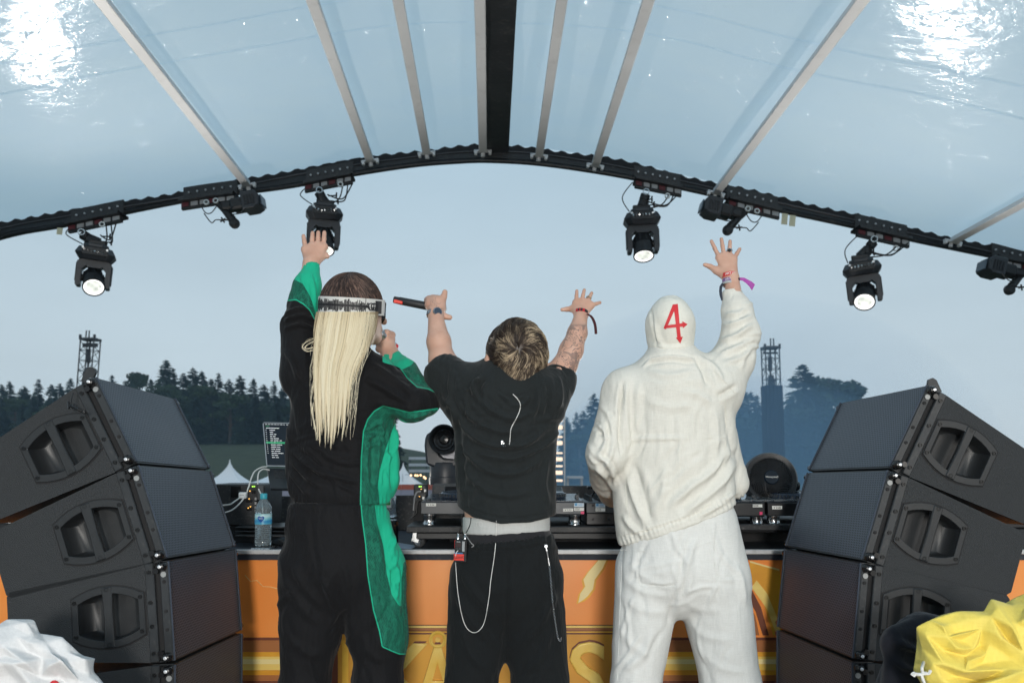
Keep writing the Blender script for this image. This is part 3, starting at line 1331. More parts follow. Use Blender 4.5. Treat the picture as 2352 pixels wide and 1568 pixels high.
XS = [-420 + 3220 * i / 420 for i in range(421)]
M_arch = mat('arch_steel', (0.017, 0.019, 0.022), 0.42, 0.2, 0.35, 3, 0.1, 40, dirt=0.12)
mb = MB()
arch_strip(mb, lambda x: ups(x) + 13, lambda x: los(x) - 8, AY, AY + .16, XS[::3])
arch = mb.build('arch_beam', M_arch, roof)
mb = MB()
mb.tube([Vector((at(x, los(x) - 4, AY).x, AY + .02, at(x, los(x) - 4, AY).z)) for x in XS[::3]], .021, 8)
mb.build('lower_tube', M_arch, arch, True)
mb = MB()
mb.tube([Vector((at(x, ups(x) + 15, AY).x, AY - .012, at(x, ups(x) + 15, AY).z)) for x in XS[::3]], .008, 6)
mb.build('seam_rod', mat('rod_grey', (0.06, 0.06, 0.065), .4, .3, .1, 10), arch, True)
mb = MB()
arch_strip(mb, lambda x: ups(x) - 1, lambda x: ups(x) + 17, AY + .01, AY + .03, XS, 6.0)
mb.build('scalloped_edge', mat('edge_cloth', (0.013, 0.013, 0.015), .9, 0, .2, 8), arch)

# purlins hanging under the tarpaulin
M_purlin = mat('galvanised', (0.60, 0.62, 0.64), 0.45, 0.0, 0.15, 1.6, 0.1, 30, dirt=0.12)
purl = [(567, 428), (850, 372), (980, 354), (1109, 350), (1238, 360), (1367, 383), (1645, 446), (2190, 558), (-25, 528)]
for (x, y) in purl:
    p = at(x, y, AY - .12)
    # slope of the arch here
    q0, q1 = at(x - 20, ups(x - 20), AY), at(x + 20, ups(x + 20), AY)
    tx = (q1 - q0).normalized()
    ax_ = ROOFDIR.normalized()
    up = ax_.cross(tx)
    if up.z < 0:
        up = -up
    Mx = Matrix((tx, -ax_, up)).transposed()
    w = .085
    mb = MB()
    c = p + up * .045
    vs = []
    for s in (0, 11.0):
        for (a, b) in ((-w / 2, 0), (w / 2, 0), (w / 2, .055), (-w / 2, .055)):
            vs.append(p + ROOFDIR * s + tx * a + up * b)
    mb.add(vs, [(0, 1, 2, 3), (7, 6, 5, 4), (0, 4, 5, 1), (1, 5, 6, 2), (2, 6, 7, 3), (3, 7, 4, 0)])
    pu = mb.build('purlin', M_purlin, roof, bevel=.006)
    mb = MB()
    mb.box(p + up * .02 + ax_ * -.02, (.19, .05, .022), Mx, .006)
    mb.box(p + up * .005 - ax_ * .02 + tx * .075, (.03, .05, .05), Mx, .006)
    mb.box(p + up * .005 - ax_ * .02 - tx * .075, (.03, .05, .05), Mx, .006)
    mb.build('bracket', M_purlin, pu)
    mb = MB()
    mb.cyl(p - ax_ * .05 + up * .01 , p - ax_ * .05 - up * .03, .022, n=6)
    mb.build('bolt', M_purlin, pu)

# black webbing strip beside the ridge purlin
mb = MB()
for j in range(NL + 1):
    for xx in (1118, 1168):
        p = at(xx, ups(xx) + 6, AY) + ROOFDIR * (11.0 * j / NL)
        p.z -= .055 + .01 * math.sin(j * .9)
        mb.v.append(p)
for j in range(NL):
    mb.f.append((2 * j, 2 * j + 1, 2 * j + 3, 2 * j + 2))
    mb.m.append(0)
strip = mb.build('ridge_strip', mat('strip_black', (0.014, 0.015, 0.018), 0.38, 0, 0.4, 4, 0.25, 20, dirt=0.1), roof)
md = strip.modifiers.new('thick', 'SOLIDIFY')
md.thickness = .012

# mounting plates under the arch, with white bolts and red and white chequers
for (x0, x1) in ((165, 286), (423, 546), (704, 812), (1456, 1562), (1668, 1785), (1962, 2081), (2275, 2395)):
    pl = MB()
    arch_strip(pl, lambda x: los(x) - 30, lambda x: los(x) + 4, AY - .025, AY - .004, [x0 + (x1 - x0) * i / 8 for i in range(9)])
    arch_strip(pl, lambda x: los(x) + 3, lambda x: los(x) + 9, AY - .16, AY + .10, [x0 + (x1 - x0) * i / 8 for i in range(9)])
    pl = pl.build('mounting_plate', M_black, arch)
    ck, cr_ = MB(), MB()
    nn = 6
    for i in range(nn):
        a, b = x0 + (x1 - x0) * (i + .12) / nn, x0 + (x1 - x0) * (i + .85) / nn
        t = ck if i % 3 else cr_
        arch_strip(t, lambda x: los(x) + 10.5, lambda x: los(x) + 19.5, AY - .10, AY - .085, [a, b])
    bk = MB()
    arch_strip(bk, lambda x: los(x) + 9.5, lambda x: los(x) + 24, AY - .082, AY - .03, [x0, (x0 + x1) / 2, x1])
    for i in range(6):
        x = x0 + (x1 - x0) * (i + .6) / 6.4
        p = at(x, los(x) - 18, AY - .03)
        ck.cyl(p, p + Vector((0, -.015, 0)), .011, n=8)
    ob = bk.build('stripe_board', M_black, arch)
    cr_.build('red_check', M_darkred, arch)
    ck.build('white_check', mat('check_white', (.33, .35, .37), .5, 0, .2, 12, dirt=.3), arch)


# ------------------------------------------------------------------ stage lights under the arch
M_lens = bpy.data.materials.new('lit_lens')
M_lens.use_nodes = True
n, l = nodes_of(M_lens)
b = n['Principled BSDF']
tc = n.new('ShaderNodeTexCoord')
vo = n.new('ShaderNodeTexVoronoi')
vo.inputs['Scale'].default_value = 17
l.new(tc.outputs['Object'], vo.inputs['Vector'])
mr = n.new('ShaderNodeMapRange')
mr.inputs[1].default_value = 0.0
mr.inputs[2].default_value = 0.7
mr.inputs[3].default_value = 0.30
mr.inputs[4].default_value = 0.95
l.new(vo.outputs['Distance'], mr.inputs[0])
b.inputs['Base Color'].default_value = (.6, .6, .58, 1)
b.inputs['Roughness'].default_value = .1
b.inputs['Emission Color'].default_value = (0.95, 1.0, 0.90, 1)
l.new(mr.outputs[0], b.inputs['Emission Strength'])
M_lensring = mat('lit_ring', (.9, .9, .88), .3, 0, 0, 1, emit=(1, 1, .97), estr=1.5)
M_fix = mat('fixture_shell', (0.028, 0.031, 0.037), 0.42, 0.0, 0.25, 12, 0.1, 120)
M_fixd = mat('fixture_dark', (0.012, 0.013, 0.015), 0.5, 0.0, 0.25, 12)


def oct_poly(w, d, c):
    return [(-w + c, -d), (w - c, -d), (w, -d + c), (w, d - c), (w - c, d), (-w + c, d), (-w, d - c), (-w, -d + c)]


def moving_head(px, py, roll, pan, tilt, swing, label, armpx, mirror=1):
    """hangs from the arch; px, py is the top middle of its base"""
    loc = at(px, py, AY - .05)
    M = Matrix.Translation(loc) @ Matrix.Rotation(roll, 4, 'Y') @ Matrix.Rotation(pan, 4, 'Z')
    o = thing('stage_light', label, 'stage light', matrix=M, group='lit stage lights hanging from the roof arch')
    mb = MB()
    mb.prism(oct_poly(.12, .15, .05), 0, -.035)
    vs = [(x, y, -.035) for x, y in oct_poly(.16, .15, .05)] + [(x, y, -.10) for x, y in oct_poly(.195, .17, .06)] + [(x, y, -.165) for x, y in oct_poly(.15, .13, .05)]
    fs = []
    for r_ in range(2):
        for i in range(8):
            fs.append((r_ * 8 + i, (r_ + 1) * 8 + i, (r_ + 1) * 8 + (i + 1) % 8, r_ * 8 + (i + 1) % 8))
    fs += [tuple(range(8)), tuple(range(16, 24))[::-1]]
    mb.add(vs, fs)
    base = mb.build('base', M_fix, o, bevel=.006)
    mb = MB()
    mb.box((0, -.17, -.085), (.24, .01, .085), ch=.004)
    base_p = mb.build('connector_panel', M_fixd, base)
    mb = MB()
    rr = random.Random(int(px))
    for i in range(7):
        mb.cyl((-.1 + i * .033, -.174, -.07 - .03 * rr.random()), (-.1 + i * .033, -.186, -.07 - .03 * rr.random()), .009, n=8)
    for sx in (-.115, .115):
        mb.cyl((sx, -.174, -.06), (sx, -.182, -.06), .012, n=8)
    mb.build('connector', M_steel, base)
    # yoke
    mb = MB()
    W, T = .165, .05
    out_ = [(-W, -.52), (-W, -.21), (-W + .035, -.175), (W - .035, -.175), (W, -.21), (W, -.52), (W - .012, -.535), (W - T + .01, -.535), (W - T, -.52), (W - T, -.31), (W - T - .035, -.262),
            (.075, -.262), (.06, -.28), (-.06, -.28), (-.075, -.262), (-W + T + .035, -.262), (-W + T, -.31), (-W + T, -.52), (-W + T - .01, -.535), (-W + .012, -.535)]
    out_ = [(a_, -.160 + (z_ + .175) * .80) for a_, z_ in out_]
    mb.prism(out_, -.075, .075, Matrix(((1, 0, 0), (0, 0, 1), (0, 1, 0))))
    yk = mb.build('yoke', M_fix, o, bevel=.008)
    for sx in (-1, 1):
        mb = MB()
        mb.box((sx * (W + .004), 0, -.30), (.012, .10, .20), ch=.005)
        mb.cyl((sx * (W - T - .012), 0, -.352), (sx * (W - .01), 0, -.352), .04, n=12)
        mb.build('arm_cover', M_fixd, yk)
    # head: tilt turns it towards the camera, swing sideways
    H = Matrix.Translation((0, 0, -.352)) @ Matrix.Rotation(swing, 4, 'Y') @ Matrix.Rotation(-tilt, 4, 'X') @ Matrix.Diagonal((.95, .95, .68, 1))
    mb = MB()
    mb.lathe([(.045, .16), (.085, .145), (.103, .10), (.105, -.02), (.109, -.03), (.109, -.05), (.105, -.06), (.112, -.20), (.116, -.205), (.116, -.235), (.102, -.235), (.102, -.20)],
             H, n=26, cap1=False)
    hd = mb.build('head', M_fixd, o, True)
    mb = MB()
    mb.lathe([(.1035, -.215), (.1035, -.226), (.083, -.222), (.083, -.206)], H, n=26, cap0=False, cap1=False)
    mb.build('lens_ring', M_lensring, hd)
    mb = MB()
    mb.lathe([(.101, -.205), (.085, -.213), (.05, -.220), (.012, -.222)], H, n=26, cap0=False)
    mb.build('lens', M_lens, hd, True)
    mb = MB()
    for k in range(10):
        a = k * 2 * PI / 10
        mb.box((.106 * math.cos(a), .106 * math.sin(a), .04), (.012, .02, .10), Matrix.Rotation(a, 3, 'Z'))
    mb2 = MB()
    mb2.add(mb.v, mb.f, H)
    mb2.build('cooling_fin', M_fixd, hd)
    # clamp arm up to the arch
    Mi = M.inverted()
    A = Mi @ at(armpx[0], armpx[1], AY - .07)
    mb = MB()
    mid = A * .5 + Vector((0, 0, .02))
    mb.tube([A, A * .62, mid, Vector((0, 0, .06)), Vector((0, 0, -.01))], [.034, .036, .045, .045, .05], 10)
    d = (A - mid).normalized()
    mb.cyl(A * .8 - d * .03, A * .8 + d * .03, .052, n=12)
    mb.cyl(A * .45 - d * .025, A * .45 + d * .03, .056, n=12)
    mb.box((0, 0, .035), (.17, .10, .05), ch=.01)
    for sx in (-.07, .075):
        mb.box((sx, 0, .03), (.04, .07, .07), ch=.008)
    cl = mb.build('clamp_arm', M_fixd, o, False)
    mb = MB()
    kx = mirror
    for (x, z) in ((.11, .12), (.13, .06)):
        c = Vector((kx * x, -.03, z))
        mb.cyl(Vector((kx * .03, -.02, z - .01)), c, .008, n=6)
        for a in range(4):
            v = Vector((.2, math.cos(a * PI / 2 + .4), math.sin(a * PI / 2 + .4))) * .032
            mb.tube([c - v * .1, c + v], .009, 5)
    mb.build('wing_knob', M_fixd, o)
    mb = MB()
    f = frame(Vector((0, -1, .15)))
    rr_ = [(.036, -.01), (.036, .02), (.027, .02), (.027, -.01), (.036, -.01)]
    mb.lathe(rr_, f, A + Vector((0, -.05, 0)), 16, False, False)
    mb.build('ring_nut', M_steel, o, True)
    mb = MB()
    e = Mi @ at(armpx[0] + mirror * 62, los(armpx[0] + mirror * 62) + 14, AY - .07)
    for k, (dx, dz) in enumerate(((.06, .0), (.12, .03), (.02, .1))):
        p0 = Vector((mirror * dx, -.03, .02 + dz))
        q = e + Vector((mirror * .05 * k - .03, 0, 0))
        m_ = (p0 + q) * .5 + Vector((mirror * .03, -.02, -.05 - .03 * k))
        mb.tube(catmull([p0, m_, q], 6), .0075, 5)
    q = Mi @ at(armpx[0] - mirror * 30, los(armpx[0] - mirror * 30) + 8, AY - .07)
    mb.tube(catmull([Vector((-mirror * .13, -.05, -.01)), (q + Vector((-mirror * .13, 0, 0))) * .5 + Vector((-mirror * .09, 0, 0)), q], 6), .006, 5)
    mb.build('cable', M_cable_black, o)
    mb = MB()
    c = e + Vector((-mirror * .06, -.03, -.04))
    mb.lathe([(.03, -.008), (.03, .012), (.019, .012), (.019, -.008), (.03, -.008)], f, c, 14, False, False)
    mb.build('shackle', mat('shackle_zinc', (.6, .6, .58), .35, .6, .1, 30), o, True)
    return o


moving_head(223, 566, R(5), R(22), R(48), R(-12), 'lit stage light at the left end of the arch, its lens turned to the viewer', (188, 536), 1)
moving_head(746, 474, R(2), R(14), R(22), R(-5), 'lit stage light on the arch partly hidden by the raised hand in the green cuff', (733, 441), 1)
moving_head(1473, 486, R(-2), R(-4), R(24), R(0), 'lit stage light on the arch above the gap between the two persons on the right', (1483, 445), 1)
moving_head(1977, 599, R(-6), R(-22), R(48), R(10), 'lit stage light on the arch above the right speaker stack', (2008, 552), 1)


def folded_light(px, py, s, label, roll):
    """light folded flat against the arch: its square housing end and the bent clamp below"""
    M = Matrix.Translation(at(px, py, AY - .10)) @ Matrix.Rotation(roll, 4, 'Y')
    o = thing('folded_light', label, 'stage light', matrix=M, group='dark folded stage lights under the roof arch')
    mb = MB()
    mb.prism([(-.02, -.10), (.10, -.10), (.16, -.07), (.17, .03), (.13, .085), (-.02, .085)], -.14, .12, Matrix(((s, 0, 0), (0, 0, 1), (0, 1, 0))))
    hs = mb.build('housing', M_fix, o, bevel=.008)
    mb = MB()
    mb.box((s * .178, -.01, -.015), (.014, .19, .11), ch=.006)
    mb.build('end_cover', mat('cover_blue', (.05, .075, .105), .4, 0, .1, 10), hs)
    mb = MB()
    for k in range(4):
        mb.box((s * (.02 + .03 * k), -.145, -.01), (.016, .012, .10))
    mb.build('vent', M_fixd, hs)
    mb = MB()
    mb.box((-s * .08, 0, -.01), (.14, .22, .12), ch=.02)
    mb.box((-s * .20, .02, .0), (.12, .18, .09), ch=.02)
    mb.tube([(-s * .30, 0, .05), (-s * .24, 0, -.03), (-s * .17, -.02, -.15), (-s * .15, -.02, -.21)], [.03, .035, .045, .035], 10)
    mb.lathe([(.03, -.03), (.055, -.01), (.055, .03), (.03, .045)], frame((0, 1, 0)), (-s * .15, -.04, -.20), 14)
    mb.build('yoke', M_fixd, o, False)
    mb = MB()
    for a in range(4):
        v = Vector((math.cos(a * PI / 2 + .4), .2, math.sin(a * PI / 2 + .4))) * .032
        mb.tube([Vector((-s * .26, -.05, -.15)), Vector((-s * .26, -.05, -.15)) + v], .009, 5)
    mb.cyl((-s * .26, -.05, -.15), (-s * .15, -.02, -.16), .008, n=6)
    mb.build('wing_knob', M_fixd, o)
    mb = MB()
    mb.tube(catmull([(-s * .30, -.06, 0), (-s * .36, -.07, -.06), (-s * .42, -.06, -.05), (-s * .46, -.04, .03)], 6), .006, 5)
    mb.tube(catmull([(-s * .26, -.05, -.15), (-s * .33, -.06, -.14), (-s * .38, -.06, -.16), (-s * .44, -.06, -.05)], 6), .006, 5)
    mb.tube(catmull([(s * .02, -.15, -.1), (-s * .06, -.16, -.15), (-s * .16, -.1, -.12)], 6), .006, 5)
    mb.build('cable', M_cable_black, o)
    for sx in (-.33, -.44):
        mb = MB()
        mb.lathe([(.03, -.008), (.03, .012), (.019, .012), (.019, -.008), (.03, -.008)], frame((0, -1, .2)), (s * sx * .9, -.06, .06), 14, False, False)
        mb.build('shackle', MATS['shackle_zinc'], o, True)
    return o


folded_light(566, 467, 1, 'dark folded stage light under the left half of the arch beside the thick purlin foot', R(-10))
folded_light(1648, 481, -1, 'dark folded stage light on the arch above the spread hand of the person in cream', R(14))
folded_light(2292, 617, -1, 'dark folded stage light at the far right end of the arch', R(14))

for (x, y, w, h_, lab) in ((137, 531, 13, 16, 'small cream tape tag hanging beside the far left stage light'),
                           (1802, 503, 14, 26, 'wider of two cream tape tags hanging from the arch, nearer the folded light'),
                           (1820, 507, 14, 26, 'crooked cream tape tag hanging from the arch right of its twin')):
    a = at(x, y, AY + .01)
    mb = MB()
    sc = AY / FPX
    mb.box(a, (w * sc, .004, h_ * sc), Matrix.Rotation(.1 if x != 1821 else .35, 3, 'Y'))
    one('tape_tag', mb, M_tape, lab, 'tag')
# ------------------------------------------------------------------ line array speakers
M_cab = mat('textured_black_paint', (0.022, 0.0245, 0.027), 0.58, 0, 0.5, 150, 0.9, 330, spec=0.45, dirt=.05)
M_rail = mat('rail_black', (0.028, 0.031, 0.034), 0.38, 0.15, 0.25, 10, 0.08, 150, dirt=0.10)
M_slot = mat('slot_dark', (0.008, 0.008, 0.009), 0.7, 0, 0.1, 10)
M_handle = mat('handle_plastic', (0.020, 0.022, 0.024), 0.42, 0, 0.2, 25, 0.1, 300)
M_grille = bpy.data.materials.new('perforated_grille')
M_grille.use_nodes = True
n, l = nodes_of(M_grille)
b = n['Principled BSDF']
tc = n.new('ShaderNodeTexCoord')
sp = n.new('ShaderNodeSeparateXYZ')
l.new(tc.outputs['Object'], sp.inputs[0])
PIT = 0.0112
gx = math_node(n, l, 'DIVIDE', sp.outputs[0], PIT)
gz = math_node(n, l, 'DIVIDE', sp.outputs[2], PIT * 0.70)
row = math_node(n, l, 'FLOOR', gz)
odd = math_node(n, l, 'MULTIPLY', math_node(n, l, 'MODULO', math_node(n, l, 'ABSOLUTE', row), 2.0), 0.5)
fx = math_node(n, l, 'FRACT', math_node(n, l, 'ADD', math_node(n, l, 'ADD', gx, odd), 500.0))
fz = math_node(n, l, 'FRACT', math_node(n, l, 'ADD', gz, 500.0))
dx = math_node(n, l, 'MULTIPLY', math_node(n, l, 'SUBTRACT', fx, .5), 1.0)
dz = math_node(n, l, 'MULTIPLY', math_node(n, l, 'SUBTRACT', fz, .5), 0.75)
d2 = math_node(n, l, 'SQRT', math_node(n, l, 'ADD', math_node(n, l, 'MULTIPLY', dx, dx), math_node(n, l, 'MULTIPLY', dz, dz)))
hole = math_node(n, l, 'LESS_THAN', d2, 0.33)
l.new(mix_col(n, l, hole, (0.080, 0.096, 0.128), (0.0010, 0.002, 0.003)), b.inputs['Base Color'])
l.new(math_node(n, l, 'MULTIPLY_ADD', hole, 0.5, ), b.inputs['Roughness'])
b.inputs['Roughness'].default_value = 0.4
bp = n.new('ShaderNodeBump')
bp.inputs['Strength'].default_value = 0.5
bp.inputs['Distance'].default_value = 0.002
l.new(math_node(n, l, 'SUBTRACT', 1.0, hole), bp.inputs['Height'])
l.new(bp.outputs[0], b.inputs['Normal'])
n.remove([q for q in n if q.type == 'MATH' and q.operation == 'MULTIPLY_ADD'][0])
b.inputs['Roughness'].default_value = 0.42

SPH, SPD, SPB = 0.30, 0.50, 0.21


def speaker_meshes(sgn, W):
    """local: x = sgn * width from the near side, y = depth behind the grille, z = down from the top front edge"""
    root = bpy.data.objects.new('tmp', None)
    S = Matrix.Scale(sgn, 4, (1, 0, 0))
    H, D, B = SPH, SPD, SPB
    top = lambda y: -(H - B) / 2 * max(0, (y - .073)) / (D - .073)
    bot = lambda y: -H - top(y)
    parts = []

    def put(mb, name, m, par=None, smooth=False, bevel=0.0):
        m2 = MB()
        m2.v = [S.to_3x3() @ p for p in mb.v]
        m2.f = [f[::-1] for f in mb.f] if sgn < 0 else mb.f
        m2.m = mb.m
        o = m2.build(name, m, None, smooth, bevel)
        parts.append((o, par))
        return o
    # handle outline on the side (y, z)
    def arcs(y0, y1, zt, zb, sag_t, n=9):
        pts = []
        for i in range(n):
            t = i / (n - 1)
            pts.append((y0 + (y1 - y0) * t, zt + sag_t * (1 - (2 * t - 1) ** 2)))
        for i in range(n):
            t = 1 - i / (n - 1)
            pts.append((y0 + (y1 - y0) * t, zb - sag_t * (1 - (2 * t - 1) ** 2)))
        return pts
    hy0, hy1 = .081, .302
    hole_ = arcs(hy0 + .018, hy1 - .018, -.106, -.194, .026)
    ring = arcs(hy0, hy1, -.089, -.211, .031)
    ringg = arcs(hy0 - .004, hy1 + .004, -.086, -.214, .032)
    side = [(.0745, top(.0745) - .003), (D - .012, top(D - .012) - .002), (D, top(D) - .014), (D, bot(D) + .014), (D - .012, bot(D - .012) + .002), (.0745, bot(.0745) + .003)]
    YZ = Matrix(((0, 0, 1), (1, 0, 0), (0, 1, 0)))          # outline (y, z) swept along x
    mb = MB()
    mb.prism(side, .012, .0, YZ, holes=[hole_])
    # shell of the cabinet: top, bottom, back, far side
    def quad(a, b_, c, d_):
        mb.add([a, b_, c, d_], [(0, 1, 2, 3)])
    k = len(side)
    for i in range(k):
        (ya, za), (yb, zb) = side[i], side[(i + 1) % k]
        if i == k - 1:
            continue
        mb.add([(0.006, ya, za), (0.006, yb, zb), (W, yb, zb), (W, ya, za)], [(0, 1, 2, 3)])
    mb.add([(W, y, z) for y, z in side], [tuple(range(k))])
    cab = put(mb, 'cabinet', M_cab)
    # front frame: rails on both sides with a dark slot, top and bottom lips
    for x in (-.004, W - .012):
        for (y0, y1, m, xx) in ((.004, .029, M_rail, 0), (.029, .047, M_slot, .010), (.047, .0738, M_rail, 0)):
            mb = MB()
            mb.box((x + .010 + xx, (y0 + y1) / 2, -H / 2), (.020 if m is M_rail else .012, y1 - y0, H - .006), ch=.0025 if m is M_rail else 0)
            put(mb, 'side_rail' if m is M_rail else 'rail_slot', m)
    for z in (-.006, -H + .006):
        mb = MB()
        mb.box((W / 2, .041, z), (W - .02, .066, .010))
        put(mb, 'front_lip', M_rail)
    mb = MB()
    mb.box((W / 2, .011, -H / 2), (W - .008, .010, H - .012))
    put(mb, 'grille', M_grille)
    for xx in (.004, W - .004):
      mb = MB()
      mb.box((xx, .004, -H / 2), (.006, .008, H - .004), ch=.002)
      put(mb, 'grille_edge', mat('grille_edge', (.05, .062, .085), .32, .3, .2, 10))
    # handle: frame, pocket, bar, screws
    mb = MB()
    mb.prism(ring, .002, -.005, YZ, holes=[hole_])
    hd = put(mb, 'handle', M_handle, bevel=.0015)
    mb = MB()
    mb.prism(ringg, .001, -.0012, YZ, holes=[ring])
    put(mb, 'handle_groove', M_slot, hd)
    mb = MB()
    kk = len(hole_)
    nd = 7
    cy_, cz_ = (hy0 + hy1) / 2, -.15
    # two scooped pockets left and right of the bar, each a curved trough
    for i in range(nd):
        t = i / (nd - 1)
        dep = .004 + .055 * math.sin(t * PI / 2)
        sh = 1 - .42 * t ** 2.2
        for (y, z) in hole_:
            mb.v.append(Vector((dep, cy_ + (y - cy_) * sh, cz_ + (z - cz_) * (1 - .06 * t))))
    for i in range(nd - 1):
        for j in range(kk):
            j2 = (j + 1) % kk
            mb.f.append((i * kk + j, (i + 1) * kk + j, (i + 1) * kk + j2, i * kk + j2))
            mb.m.append(0)
    mb.f.append(tuple((nd - 1) * kk + j for j in range(kk)))
    mb.m.append(0)
    put(mb, 'handle_pocket', M_handle, hd, True)
    mb = MB()
    mb.prism([(cy_ - .016, -.060), (cy_ + .016, -.060), (cy_ + .0125, -.15), (cy_ + .016, -.240), (cy_ - .016, -.240), (cy_ - .0125, -.15)], .012, -.008, YZ)
    put(mb, 'handle_bar', M_handle, hd, bevel=.003)
    mb = MB()
    XF = Matrix(((0, 0, -1), (0, 1, 0), (1, 0, 0)))
    spots = [(hy0 + .010, -.099), (hy1 - .010, -.099), (hy0 + .010, -.201), (hy1 - .010, -.201), (cy_, -.068), (cy_, -.232)]
    spots2 = [(.061, -.030), (.061, -.12), (.061, -.27), (.061, -.19)]
    for (y, z) in spots + spots2:
        mb.lathe([(.0065, -.012), (.0065, .0015), (.0045, .0015), (.0045, -.0005), (.002, -.0005), (.002, .001)], XF, (-.0065, y, z), 10)
    put(mb, 'screw', mat('screw_black', (.016, .017, .018), .3, .4, .1, 20))['kind'] = 'stuff'
    mb = MB()
    for z in (-.062, -.15, -.205):
        mb.cyl((-.0045, .016, z), (-.0065, .016, z), .0055, n=10)
    put(mb, 'rail_hole', M_slot)['kind'] = 'stuff'
    # locking pins at both ends of the front rail
    for z in (-.016, -.284):
        mb = MB()
        mb.lathe([(.013, 0), (.0145, .004), (.0145, .012), (.011, .018), (.010, .022), (.007, .024)], XF, (-.004, .017, z), 16)
        mb.lathe([(.009, 0), (.009, .010)], XF, (-.004, .037, z * 1 + (.012 if z < -.1 else -.012)), 10)
        pn = put(mb, 'locking_pin', M_blackgloss, None, True)
        mb = MB()
        mb.lathe([(.0052, .0), (.0052, .0275), (.003, .0285)], XF, (-.004, .017, z), 10)
        put(mb, 'pin_tip', mat('pin_tip', (.75, .76, .78), .3, .5, .05, 30), pn)
    mb = MB()
    mb.cyl((-.005, .016, -.040), (-.008, .016, -.040), .0085, n=12)
    put(mb, 'rail_button', mat('button_grey', (.30, .31, .31), .4, .3, .1, 30))
    for x in (W + .006,):
        for z in (-.018, -.284):
            mb = MB()
            mb.cyl((x - .008, .016, z), (x + .016, .016, z), .012, n=10)
            put(mb, 'far_pin', M_blackgloss)
    return parts


def speaker(sgn, W, parts, T, u, nrm, w, label, group):
    X = w * sgn
    M = Matrix((X, -nrm, u)).transposed().to_4x4()
    M.translation = T
    o = thing('line_array_speaker', label, 'speaker', matrix=M, group=group)
    made = {}
    for (q, par) in parts:
        c = q.copy()
        c.name = q.name.split('.')[0]
        COL.objects.link(c)
        c.parent = made[par] if par is not None else o
        made[q] = c
    return o


def stack(s, yaw, pos, W, tilts, roll, side, labels):
    w = Vector((s * math.sin(yaw), math.cos(yaw), math.sin(roll))).normalized()
    n0 = Vector((-s * math.cos(yaw), math.sin(yaw), 0))
    n0 = (n0 - w * w.dot(n0)).normalized()
    zz = w.cross(n0) * s
    if zz.z < 0:
        zz = -zz
    zz.normalize()
    g = .008
    fr = [(zz * math.cos(t) - n0 * math.sin(t), n0 * math.cos(t) + zz * math.sin(t)) for t in tilts]
    pos = Vector(pos)
    T = {2: pos, 1: pos + fr[1][0] * (SPH + g)}
    T[0] = T[1] + fr[0][0] * (SPH + g)
    T[3] = pos - fr[2][0] * (SPH + g)
    T[4] = T[3] - fr[3][0] * (SPH + g)
    det = Matrix((w, -fr[0][1], fr[0][0])).determinant()
    sgn = 1 if det > 0 else -1
    parts = speaker_meshes(sgn, W)
    out = []
    for i in range(4):
        u, nn = fr[i]
        out.append(speaker(sgn, W, parts, T[i], u, nn, w, labels[i], 'speakers of the %s stack' % side))
    for q, par in parts:
        bpy.data.objects.remove(q)
    return out, T, fr, w


stR = stack(1, -.0861, (1.0931, 2.6969, .9352), .60, (.4825, .3298, .125, .03), -.0264, 'right',
            ['topmost black speaker of the stack on the right, tilted back the most', 'black speaker second from the top of the right stack',
             'black speaker third from the top of the right stack, half hidden by dark cloth', 'lowest black speaker of the right stack, cut off by the frame'])
stL = stack(-1, -.0275, (-1.0365, 2.5955, .953), .59, (.4895, .3441, .105, .03), -.0398, 'left',
            ['topmost black speaker of the stack on the left, tilted back the most', 'black speaker second from the top of the left stack',
             'black speaker third from the top of the left stack, above the white bag', 'lowest black speaker of the left stack, cut off by the frame'])
# loose quick-release pin hanging on the top box of the left stack
mb = MB()
P0 = at(168, 896, 2.60)
mb.tube(catmull([at(168, 902, 2.57), at(164, 920, 2.56), at(163, 930, 2.56)], 4), .0015, 5)
mb.tube([at(158, 930, 2.56), at(168, 934, 2.555), at(178, 940, 2.55), at(192, 946, 2.56)], [.005, .006, .004, .0035], 8)
mb.tube([at(157, 922, 2.56), at(158, 938, 2.555)], .004, 7)
mb.cyl(at(192, 943, 2.555), at(194, 949, 2.555), .006, n=8)
one('release_pin', mb, M_blackgloss, 'small black quick release pin hanging on the topmost left speaker', 'pin')
for sgn_, (tx_, ty_), Yy, lab in ((1, (207, 860), 2.74, 'left'), (-1, (2143, 885), 2.86, 'right')):
    mb = MB()
    c = at(tx_, ty_, Yy)
    mb.prism([(-.016, -.03), (.016, -.03), (.016, .012), (.008, .024), (-.008, .024), (-.016, .012)], -.006, .006, Matrix(((1, 0, 0), (0, 0, 1), (0, 1, 0))).to_3x3() @ Matrix.Rotation(-.4 * sgn_, 3, 'Z'), c)
    one('rigging_link', mb, M_rail, 'black steel rigging link standing up from the top of the %s speaker stack' % lab, 'rigging link')
# sub bases that carry the stacks (below the frame)
for (st, s, lab) in ((stR, 1, 'right'), (stL, -1, 'left')):
    T4 = st[1][4]
    w = st[3]
    mb = MB()
    c = T4 + w * .3 + Vector((s * .27, 0, 0))
    z1 = min(T4.z, (T4 + w * .6).z) - .02
    mb.box((c.x, c.y, z1 / 2), (.62, .66, z1), Matrix.Rotation(-s * st[0][0].matrix_world.to_euler().z * 0, 3, 'Z'), ch=.01)
    one('subwoofer', mb, M_cab, 'black bass cabinet on the floor carrying the %s speaker stack' % lab, 'subwoofer')

